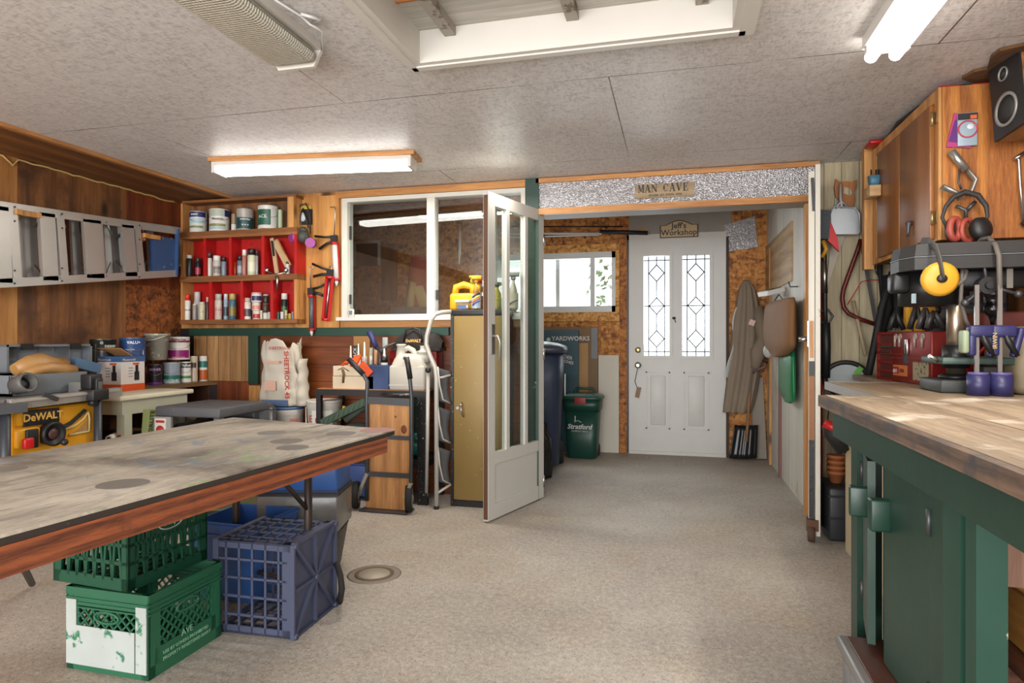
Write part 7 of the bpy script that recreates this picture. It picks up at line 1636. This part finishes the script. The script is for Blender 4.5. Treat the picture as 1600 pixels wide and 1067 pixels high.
m = MB(True); hp_ = [wU(x, y, .048) for x, y in ((1319, 292), (1329, 295), (1331, 302), (1328, 306), (1318, 302))]; m.prism([(v.x-hp_[0].x, v.z-hp_[0].z) for v in hp_], hp_[0], (1, 0, 0), (0, 0, 1), .002); m.build('grip_opening', beadboard, t)
t = thing('dust_pan', 'grey metal dustpan hanging by its handle on the beadboard wall', 'dustpan', wU(1320, 340))
dpm = plain('dustpan_metal', 'a9adb0', .4, .6, var=.1)
pp = [wU(x, y, .1) for x, y in ((1297, 334), (1303, 324), (1336, 325), (1342, 334), (1343, 364), (1341, 366), (1300, 366), (1297, 362))]
m = MB(True); m.prism([(v.x-pp[0].x, v.z-pp[0].z) for v in pp], pp[0], (1, 0, 0), (0, 0, 1), -.006); m.build('pan', dpm, t)
MB(True).tube([wU(1298, 362, .12), wU(1297, 334, .12), wU(1303, 323, .12), wU(1336, 324, .12), wU(1343, 334, .12), wU(1344, 364, .12)], .005, 6).build('rim', dpm, t)
MB(True).tube([wU(1313, 289, .07), wU(1313, 310, .09), wU(1315, 324, .11)], .013, 10, flat=(1.2, .6)).build('handle', plain('handle_grey', 'a8a8a8', .5), t)
MB(True).tube([wU(1306, 325, .115), wU(1314, 314, .1), wU(1326, 324, .115)], .006, 6).build('brace', dpm, t)
t = thing('bow_saw', 'large dark red bow saw frame hanging on the beadboard wall', 'saw', wU(1330, 430))
MB(True).tube([wU(x, y, .06) for x, y in ((1345, 374), (1341, 388), (1330, 418), (1318, 452), (1316, 465), (1318, 480), (1326, 490), (1345, 499), (1368, 507))], .013, 10).build('frame', plain('bow_red', '5c2018', .4, .3, var=.2), t)
MB(True).bar(wU(1346, 378, .06), wU(1368, 503, .06), .02, .002, (0, 1, 0)).build('blade', darksteel, t)
t = thing('coping_saw', 'thin steel framed saw hanging right of the dustpan', 'saw', wU(1362, 380)); MB(True).tube([wU(x, y, .05) for x, y in ((1371, 330), (1362, 332), (1356, 345), (1358, 400), (1366, 422), (1372, 430))], .005, 6).build('frame', steel, t); MB(True).tube([wU(1357, 340, .05), wU(1368, 420, .05)], .004, 6).build('blade', steel, t)
t = thing('wire_coil', 'red wire looped from the black tools across the beadboard wall', 'wire', wU(1350, 450)); MB(True).tube([wU(x, y, .08) for x, y in ((1324, 476), (1334, 460), (1346, 440), (1360, 437), (1376, 438))], .003, 6).build('wire', redm, t)
# dark cluster: umbrella like black tarp/tubes
for i, (pts, r, lb) in enumerate(((((1395, 425), (1378, 480), (1362, 560), (1355, 594)), .02, 'long black tube leaning at the right of the beadboard wall'), (((1384, 430), (1390, 480), (1375, 540)), .035, 'black folded umbrella hanging by the cabinet corner'), (((1372, 340), (1374, 400), (1378, 470)), .022, 'black strap bundle hanging left of the cabinet'), (((1400, 440), (1402, 490), (1398, 512)), .04, 'black rolled tarp behind the drill press motor'))):
    t = thing(['black_tube', 'umbrella', 'strap_bundle', 'rolled_tarp'][i], lb, ['tube', 'umbrella', 'strap', 'tarp'][i], wU(*pts[-1], .1)); rr = [r*(.7+.3*math.sin(k*2+1)) for k in range(len(pts))] if i else r
    MB(True).tube([wU(x, y, .1 if i else .3) for x, y in pts], rr, 10).build('body', plain('dull_black', '141414', .7, bmp=.5, bs=30), t)
t = thing('wooden_stick', 'pale wooden stick leaning against the beadboard wall below the bow saw', 'stick', wU(1345, 590, .15)); MB(True).tube([wU(1333, 470, .04), wU(1352, 555, .1)], .011, 8).build('stick', plain('pale_stick', '9c8a6c', .7), t)
# snow brush etc. beside the post
t = thing('snow_brush', 'red and black snow brush with grey bristles hanging behind the white post', 'brush', wU(1285, 350, .2))
MB(True).bar(wU(1282, 328, .2), wU(1281, 374, .2), .035, .02, (0, 1, 0)).build('head', redm, t); MB(True).bar(wU(1289, 329, .22), wU(1285, 374, .22), .06, .05, (0, 1, 0)).build('bristles', plain('bristle_grey', '4a4e52', .9, bmp=1, bs=80), t)
pp = [wU(x, y, .16) for x, y in ((1296, 345), (1308, 374), (1310, 394), (1292, 376))]; m = MB(True); m.prism([(v.x-pp[0].x, v.z-pp[0].z) for v in pp], pp[0], (1, 0, 0), (0, 0, 1), .02); m.build('scraper', redm, t)
MB(True).tube([wU(1284, 378, .2), wU(1288, 400, .2), wU(1289, 480, .2), wU(1290, 520, .2)], .014, 8).build('shaft', black, t); MB(True).tube([wU(1287.5, 408, .2), wU(1289, 458, .2)], .016, 10).build('shaft_sleeve', steel, t); MB(True).tube([wU(1286, 376, .21), wU(1291, 390, .22), wU(1284, 402, .21)], .012, 8).build('grip', yc, t)
t = thing('red_handled_shovel', 'tall red pole standing behind the white post', 'pole', (wU(1282, 0, .12).x, BY-.12, 0)); a = wU(1282, 330, .12); MB(True).cyl((a.x, a.y, 0), a, .013, n=10).build('pole', redm, t)
t = thing('d_handle_tool', 'grey D shaped handle hooked behind the white post', 'handle', wU(1290, 495, .2)); MB(True).tube([wU(1282, 486, .2), wU(1294, 484, .2), wU(1301, 494, .2), wU(1296, 503, .2), wU(1282, 504, .2)], .008, 8).build('handle', darksteel, t); MB(True).tube([wU(1290, 505, .2), wU(1291, 540, .2), wU(1290, 590, .2)], .026, 8).build('black_blade', black, t)
t = thing('hose_reel', 'green and black coiled hose on white backing behind the counter edge', 'hose', wU(1322, 580, .2)); c = wU(1322, 592, .14); MB(True).tube([c+Vector((.12*math.cos(a), 0, .1*math.sin(a))) for a in [x*math.pi/12 for x in range(24)]], .014, 8, close=True).build('ring', black, t); MB(True).lathe([(.1, 0), (.1, .01)], M=Matrix.Translation(c+Vector((0, .01, 0))) @ Matrix.Rotation(R(90), 4, 'X'), n=28).build('disc', col('9aa0a0'), t); MB(True).bar(c+Vector((.05, -.012, .03)), c+Vector((.08, -.012, .07)), .03, .004, (0, 1, 0)).build('green_label', col('5c9c3c'), t)
t = thing('tool_case', 'black ribbed plastic tool case on the floor behind the white post', 'case', (.93, 3.85, 0)); x0, x1 = U(1284, Y=3.8).x+.035, .855
MB(True).bb(x0, x0+.13, 3.8, 4.1, 0, U(1295, 762, Y=3.8).z, .015).build('body', plain('case_black', '232527', .5), t)
for z in (.12, .24): MB(True).bb(x0-.003, x0+.133, 3.795, 3.8, z, z+.012).build('seam', black, t)
t = thing('terracotta_pots', 'stack of small orange clay pots on the black tool case', 'pots', (x0+.08, 3.95, .4)); zt_c = U(1295, 762, Y=3.8).z
for k in range(4): MB(True).lathe([(.03, 0), (.045, .05), (.05, .05), (.05, .065), (.04, .065)], c=(x0+.07, 3.95, zt_c+.001+.03*k), n=16).build('pot', plain('clay', '9c5a30', .8), t)
t = thing('red_cloth', 'red and black jacket hanging under the counter corner', 'cloth', U(1290, 670, Y=3.5)); P = U(1293, 676, Y=3.45)
MB(True).tube([P+Vector((0, 0, .04)), P+Vector((.03, 0, 0)), P+Vector((.07, 0, -.09))], [.03, .05, .03], 10).build('black_part', plain('dull_black', '141414', .7), t); MB(True).tube([P+Vector((-.02, -.02, .05)), P+Vector((.06, -.04, .01))], .022, 8).build('red_part', redm, t)
MB(True).tube([P+Vector((0, 0, .06)), (P.x, P.y-.06, CZ-.05), (P.x+.01, P.y-.09, CZ-.03)], .004, 6).build('loop', black, t)
# ============================================================ tall peeling post / sliding door leaf
lx0 = U(1263, Y=3.78).x
t = thing('door_leaf', 'tall peeling white wooden door leaf seen edge on with worn hardware and floor caster', 'door', (lx0, 3.78, 0), R(-11.5))
pw = plain('peeling_white', 'cbc8bc', .6, var=.06, chips=('9c6a3c', .31, 7)); ztl = 2.02
MB().bb(.034, .06, 0, .52, .03, ztl+.03, .003).build('outer_board', pw, t)
MB().bb(.0, .032, .02, .52, .05, ztl, .003).build('inner_board', pw, t)
MB().bb(.003, .03, .004, .02, .12, .55).build('black_plate', plain('rubber_strip', '141416', .5, bmp=.6, bs=30), t)
MB().bb(.003, .03, .006, .02, .55, .9).build('brown_strip', plain('brown_strip', '8a5c38', .6), t); MB().bb(.003, .03, .003, .02, .9, .98).build('black_band', black, t); MB().bb(.008, .026, .01, .02, 1.0, 1.2).build('worn_wood', pine, t)
MB().cyl((-.05, .03, 1.1), (.0, .03, 1.1), .015, n=12).bb(-.004, .002, .01, .06, 1.06, 1.2).build('lock', steel, t)
MB().bb(-.01, .05, -.015, .05, .06, .12).build('caster_bracket', plain('rusty', '5a3c28', .7, .3), t)
MB().lathe([(.02, -.02), (.042, -.018), (.042, .018), (.02, .02)], M=Matrix.Translation((.015, 0, .044)) @ Matrix.Rotation(R(90), 4, 'Y'), n=20).build('caster_wheel', plain('rust_wheel', '4a3528', .8), t)
MB().bar((.02, .012, 1.98), (.028, .012, 1.8), .016, .012, (0, 1, 0)).build('black_bracket', black, t)
# ============================================================ entry right: coat, shovel, bags
CYY = YB-.1
def eU(px, py, y=CYY): return U(px, py, Y=y)
t = thing('coat', 'long grey brown work coat hanging on the strand board right of the entry door', 'coat', eU(1165, 440, YB-.02))
cm = plain('coat_cloth', '7d7060', .85, var=.12, bmp=.5, bs=10)
prof = [(437, 1163, 1169), (452, 1154, 1180), (480, 1149, 1186), (520, 1143, 1190), (560, 1140, 1189), (600, 1135, 1183), (630, 1131, 1177), (644, 1130, 1172)]
def coatf(u, v):
    f = v*(len(prof)-1); i = min(int(f), len(prof)-2); k = f-i; y, a, b = [prof[i][j]*(1-k)+prof[i+1][j]*k for j in range(3)]
    A_, B__ = eU(a, y), eU(b, y); c = (A_+B__)/2; w = (B__-A_).length/2; an = u*6.2832
    r = 1+.1*math.sin(7*an+2*v)*v; dd = .09*math.sin(min(1, v*2+.15)*math.pi/2)
    return (c.x+w*math.cos(an)*r, CYY-.0+dd*math.sin(an)*(1+.25*math.sin(9*an)), c.z)
MB(True).grid(coatf, 44, 26, close_u=True).build('coat_body', cm, t, solid=.004)
MB(True).tube([eU(1184, 480, CYY-.04), eU(1190, 515, CYY-.07), eU(1194, 530, CYY-.08), eU(1184, 550, CYY-.1), eU(1180, 575, CYY-.09)], [.05, .055, .06, .07, .04], 14).build('sleeve', cm, t)
MB(True).box(eU(1175, 504, CYY-.1), (.05, .01, .05), (0, R(20), 0)).build('pocket_tag', col('c9a89c'), t)
t = thing('clear_garment_bag', 'shiny clear plastic film beside the left of the hanging coat', 'bag', eU(1145, 480, YB-.03)); m = MB(True)
m.grid(lambda u, v: eU(1150-14*v-3*math.sin(v*9)+8*u, 480+110*v, CYY-.06+.05*u+.02*math.sin(6*v)), 4, 16); m.build('film', plain('film_white', 'b9bcb8', .15, bmp=1, bs=14), t, solid=.003)
t = thing('snow_shovel', 'black bladed snow shovel with wooden shaft standing below the coat', 'shovel', eU(1165, 716, 6.15))
sy = 6.08
def vU(px, py, y=sy): return U(px, py, Y=y)
def shf(u, v): P = vU((1148-9*v)+(1184-1148-(-7*v))*u+0, 664+52*v, sy+.1-.05*v); P.y += -.035*math.sin(u*math.pi)+.003*math.sin(u*math.pi*10); P.z = max(P.z, .004); return P
MB(True).grid(shf, 40, 6).build('blade', plain('shovel_black', '17181b', .3), t, solid=.008)
MB(True).tube([vU(1166, 690, 6.1), vU(1171, 620, 6.14), vU(1175, 585, 6.16)], .014, 10).build('shaft', wood('shaft_wood', '9c7450', '74502e', 'Z', 1.5), t)
MB(True).tube([vU(1174, 584, 6.14), vU(1182, 578, 6.1), vU(1196, 573, 6.05), vU(1200, 566, 6.05), vU(1186, 560, 6.1)], .011, 8).build('handle', plain('handle_mauve', '6a5054', .5), t)
t = thing('grey_board', 'grey board leaning behind the snow shovel in the entry corner', 'board', vU(1185, 700, 6.2)); MB(True).bar((vU(1188, 0, 6.22).x, 6.22, 0.01), vU(1182, 590, 6.26), .11, .012, (0, 1, 0)).build('board', plain('board_grey', '8c8478', .8), t)
# hooks wall (right wall of the entry): bags
def rU(px, py, x=XH-.06): return U(px, py, X=x)
t = thing('paper_bag', 'brown cloth shopping bag hanging on a wall hook in the entry', 'bag', rU(1215, 475))
def bag_(p, x, d, mt, par, nm):
    def f(u, v):
        fi = v*(len(p)-1); i = min(int(fi), len(p)-2); k = fi-i; y, a, b = [p[i][j]*(1-k)+p[i+1][j]*k for j in range(3)]
        A_, B__ = rU(a, y, x), rU(b, y, x); c = (A_+B__)/2; w = (B__.y-A_.y)/2; an = u*6.2832
        return (x+d*math.sin(an)*(.4+.6*math.sin(min(1, v+.2)*math.pi*.9)), c.y+w*math.cos(an)*(1+.02*math.sin(5*an+9*v)), c.z)
    return MB(True).grid(f, 28, 16, close_u=True).build(nm, mt, par, solid=.003)
bag_([(472, 1201, 1238), (480, 1200, 1239), (515, 1198, 1240), (540, 1199, 1239), (552, 1206, 1230), (557, 1214, 1222)], XH-.09, .07, plain('bag_brown', '7a5634', .8, bmp=.4, bs=12), t, 'body')
MB(True).tube([rU(1208, 473, XH-.09), rU(1217, 460, XH-.03), rU(1228, 474, XH-.09)], .005, 6).build('handle', plain('strap_grey', '6a6a66', .6), t)
t = thing('shopping_bag', 'green plastic bag hanging below the brown cloth bag', 'bag', rU(1230, 520, XH-.04))
bag_([(535, 1226, 1236), (550, 1222, 1240), (580, 1219, 1241), (610, 1219, 1241), (622, 1223, 1240), (628, 1228, 1236)], XH-.05, .035, plain('bag_green', '0f6a3c', .35, bmp=.8, bs=10), t, 'body')
t = thing('white_bag', 'white plastic bag corner peeking from under the brown cloth bag', 'bag', rU(1199, 545, XH-.05)); MB(True).ball(rU(1200, 548, XH-.07), (.04, .05, .06), 12).build('body', plain('film_white', 'b9bcb8', .3), t)
t = thing('newspaper', 'folded magazine tucked on a hook above the brown cloth bag', 'magazine', rU(1205, 455, XH-.06)); P = rU(1205, 456, XH-.1)
MB(True).box(P, (.14, .16, .035), (R(0), R(-14), R(20))).build('pages', col('c4c4c0'), t); MB(True).box(P+Vector((-.002, 0, .02)), (.1, .13, .004), (R(0), R(-14), R(20))).build('cover_picture', col('3c3634'), t)
t = thing('coat_hook', 'grey metal hook on the white boards above the brown bag', 'hook', rU(1232, 450, XH-.01)); MB(True).tube([(XH, rU(1232, 0).y, rU(1232, 448).z), (XH-.05, rU(1232, 0).y, rU(1232, 448).z), (XH-.06, rU(1232, 0).y, rU(1232, 440).z)], .005, 6).build('hook', darksteel, t)
# ============================================================ seen through the big interior window
def iU(px, py, y=6.2): return U(px, py, Y=y)
t = thing('picture_frame', 'white picture frame on the dim strand board seen through the left window pane', 'frame', iU(573, 400, 6.27))
a, b = iU(552, 416, 6.27), iU(594, 375, 6.27)
m = MB(True); m.bb(a.x, b.x, 6.27, 6.29, b.z-.03, b.z).bb(b.x-.03, b.x, 6.27, 6.29, a.z, b.z-.03).bb(a.x, a.x+.03, 6.27, 6.29, a.z, b.z-.03); m.build('moulding', white, t); MB(True).bb(a.x+.03, b.x-.03, 6.28, 6.295, a.z, b.z-.03).build('picture', plain('dark_picture', '3c3226', .6), t)
t = thing('dark_panel', 'dark brown panel right of the white frame behind the window glass', 'panel', iU(610, 400, 6.28)); a, b = iU(596, 470, 6.28), iU(620, 380, 6.28); MB(True).bb(a.x, b.x, 6.28, 6.298, a.z, b.z).build('panel', plydark, t)
t = thing('folded_chair', 'faded red and beige upholstered chair back seen through the window glass', 'chair', (iU(655, 0, 5.6).x, 5.6, 0))
x0, x1 = iU(642, 0, 5.6).x, iU(672, 0, 5.6).x
def chf(u, v):
    P = iU(640+34*u, 480-78*v*(1 if u > .2 else .6+2*u), 5.6); P.y += -.06*math.sin(u*3.14); return P
MB(True).grid(chf, 12, 12).build('red_back', plain('faded_red', '8a4038', .8), t, solid=.03)
MB(True).tube([iU(640, 485, 5.55), iU(646, 440, 5.55), iU(655, 450, 5.55), iU(664, 485, 5.55)], .05, 10).build('beige_cover', plain('beige_cloth', 'a89468', .9, bmp=.6, bs=12), t)
MB(True).bb(x0, x1, 5.55, 5.9, 0, 1.15).build('seat_block', plain('faded_dark', '4a3a30', .9), t)
t = thing('work_surface', 'dim grey counter along the window inside the entry room', 'counter', (-2.2, 4.8, 0)); MB(True).bb(-3.7, -1.3, 4.45, 4.75, 1.08, 1.11).build('top', plain('dim_counter', '4a4640', .7), t)
for x in (-3.6, -1.4): MB(True).bb(x-.03, x+.03, 4.5, 4.7, 0, 1.08).build('leg', plain('dim_counter', '4a4640', .7), t)
t = thing('tool_carton', 'black carton with yellow lettering lying behind the window sill', 'box', iU(640, 484, 4.5)); a, b = iU(610, 489, 4.5), iU(667, 479, 4.5); MB(True).bb(a.x, b.x, 4.5, 4.7, 1.112, max(b.z, 1.17)).build('carton', black, t); text('20V BRUSHLESS', (a.x+.06, 4.497, 1.125), (1, 0, .04), (0, 0, 1), .035, yc, t)
t = thing('desk_clock', 'tiny white clock standing at the left end of the window sill', 'clock', U(549, 486, Y=YP-.04)); a = U(549, 486, Y=YP-.045); MB(True).bb(a.x-.02, a.x+.02, YP-.055, YP-.035, wz0, wz0+.06, .005).build('case', white, t); MB(True).bb(a.x-.013, a.x+.013, YP-.057, YP-.055, wz0+.018, wz0+.048).build('face', grey, t)
t = thing('garden_tools', 'white pole hanging behind the right window pane', 'pole', iU(718, 400, 5.9)); MB(True).tube([iU(719, 362, 5.9), iU(718, 395, 5.9), iU(717, 413, 5.9)], [.012, .014, .006], 8).tube([iU(719, 362, 5.9), iU(719, 350, 6.28)], .006, 6).build('pole', white, t)
shx = U(940, Y=9.6).x+.1
# outside: a shrub beyond the entry window
t = thing('shrub', 'pale green shrub outside the small entry window', 'shrub', (shx, 9.5, 0)); random.seed(5)
m = MB(True)
for k in range(150):
    p = Vector((random.gauss(shx, .16), random.gauss(9.6, .4), random.uniform(.5, 2.6))); d = Vector((random.uniform(-1, 1), random.uniform(-1, 1), random.uniform(-1, 1))).normalized()*.07; e = d.orthogonal().normalized()*.035
    m.quad(p-d, p+e, p+d, p-e)
m.build('foliage', plain('leaf_pale', '7c8c5c', .7), t)
MB(True).cyl((shx, 9.6, 0), (shx, 9.6, 1.8), .06, .03).build('trunk', plain('bark', '6a5a48', .8), t)
struct(MB().bb(-14, 14, YB+.12, 20, -.12, -.02).build('ground_outside', plain('gravel', '9c968c', .9)))
struct(MB().bb(-14, 14, -14, -2.5, -.12, -.02).build('ground_outside', plain('gravel', '9c968c', .9)))
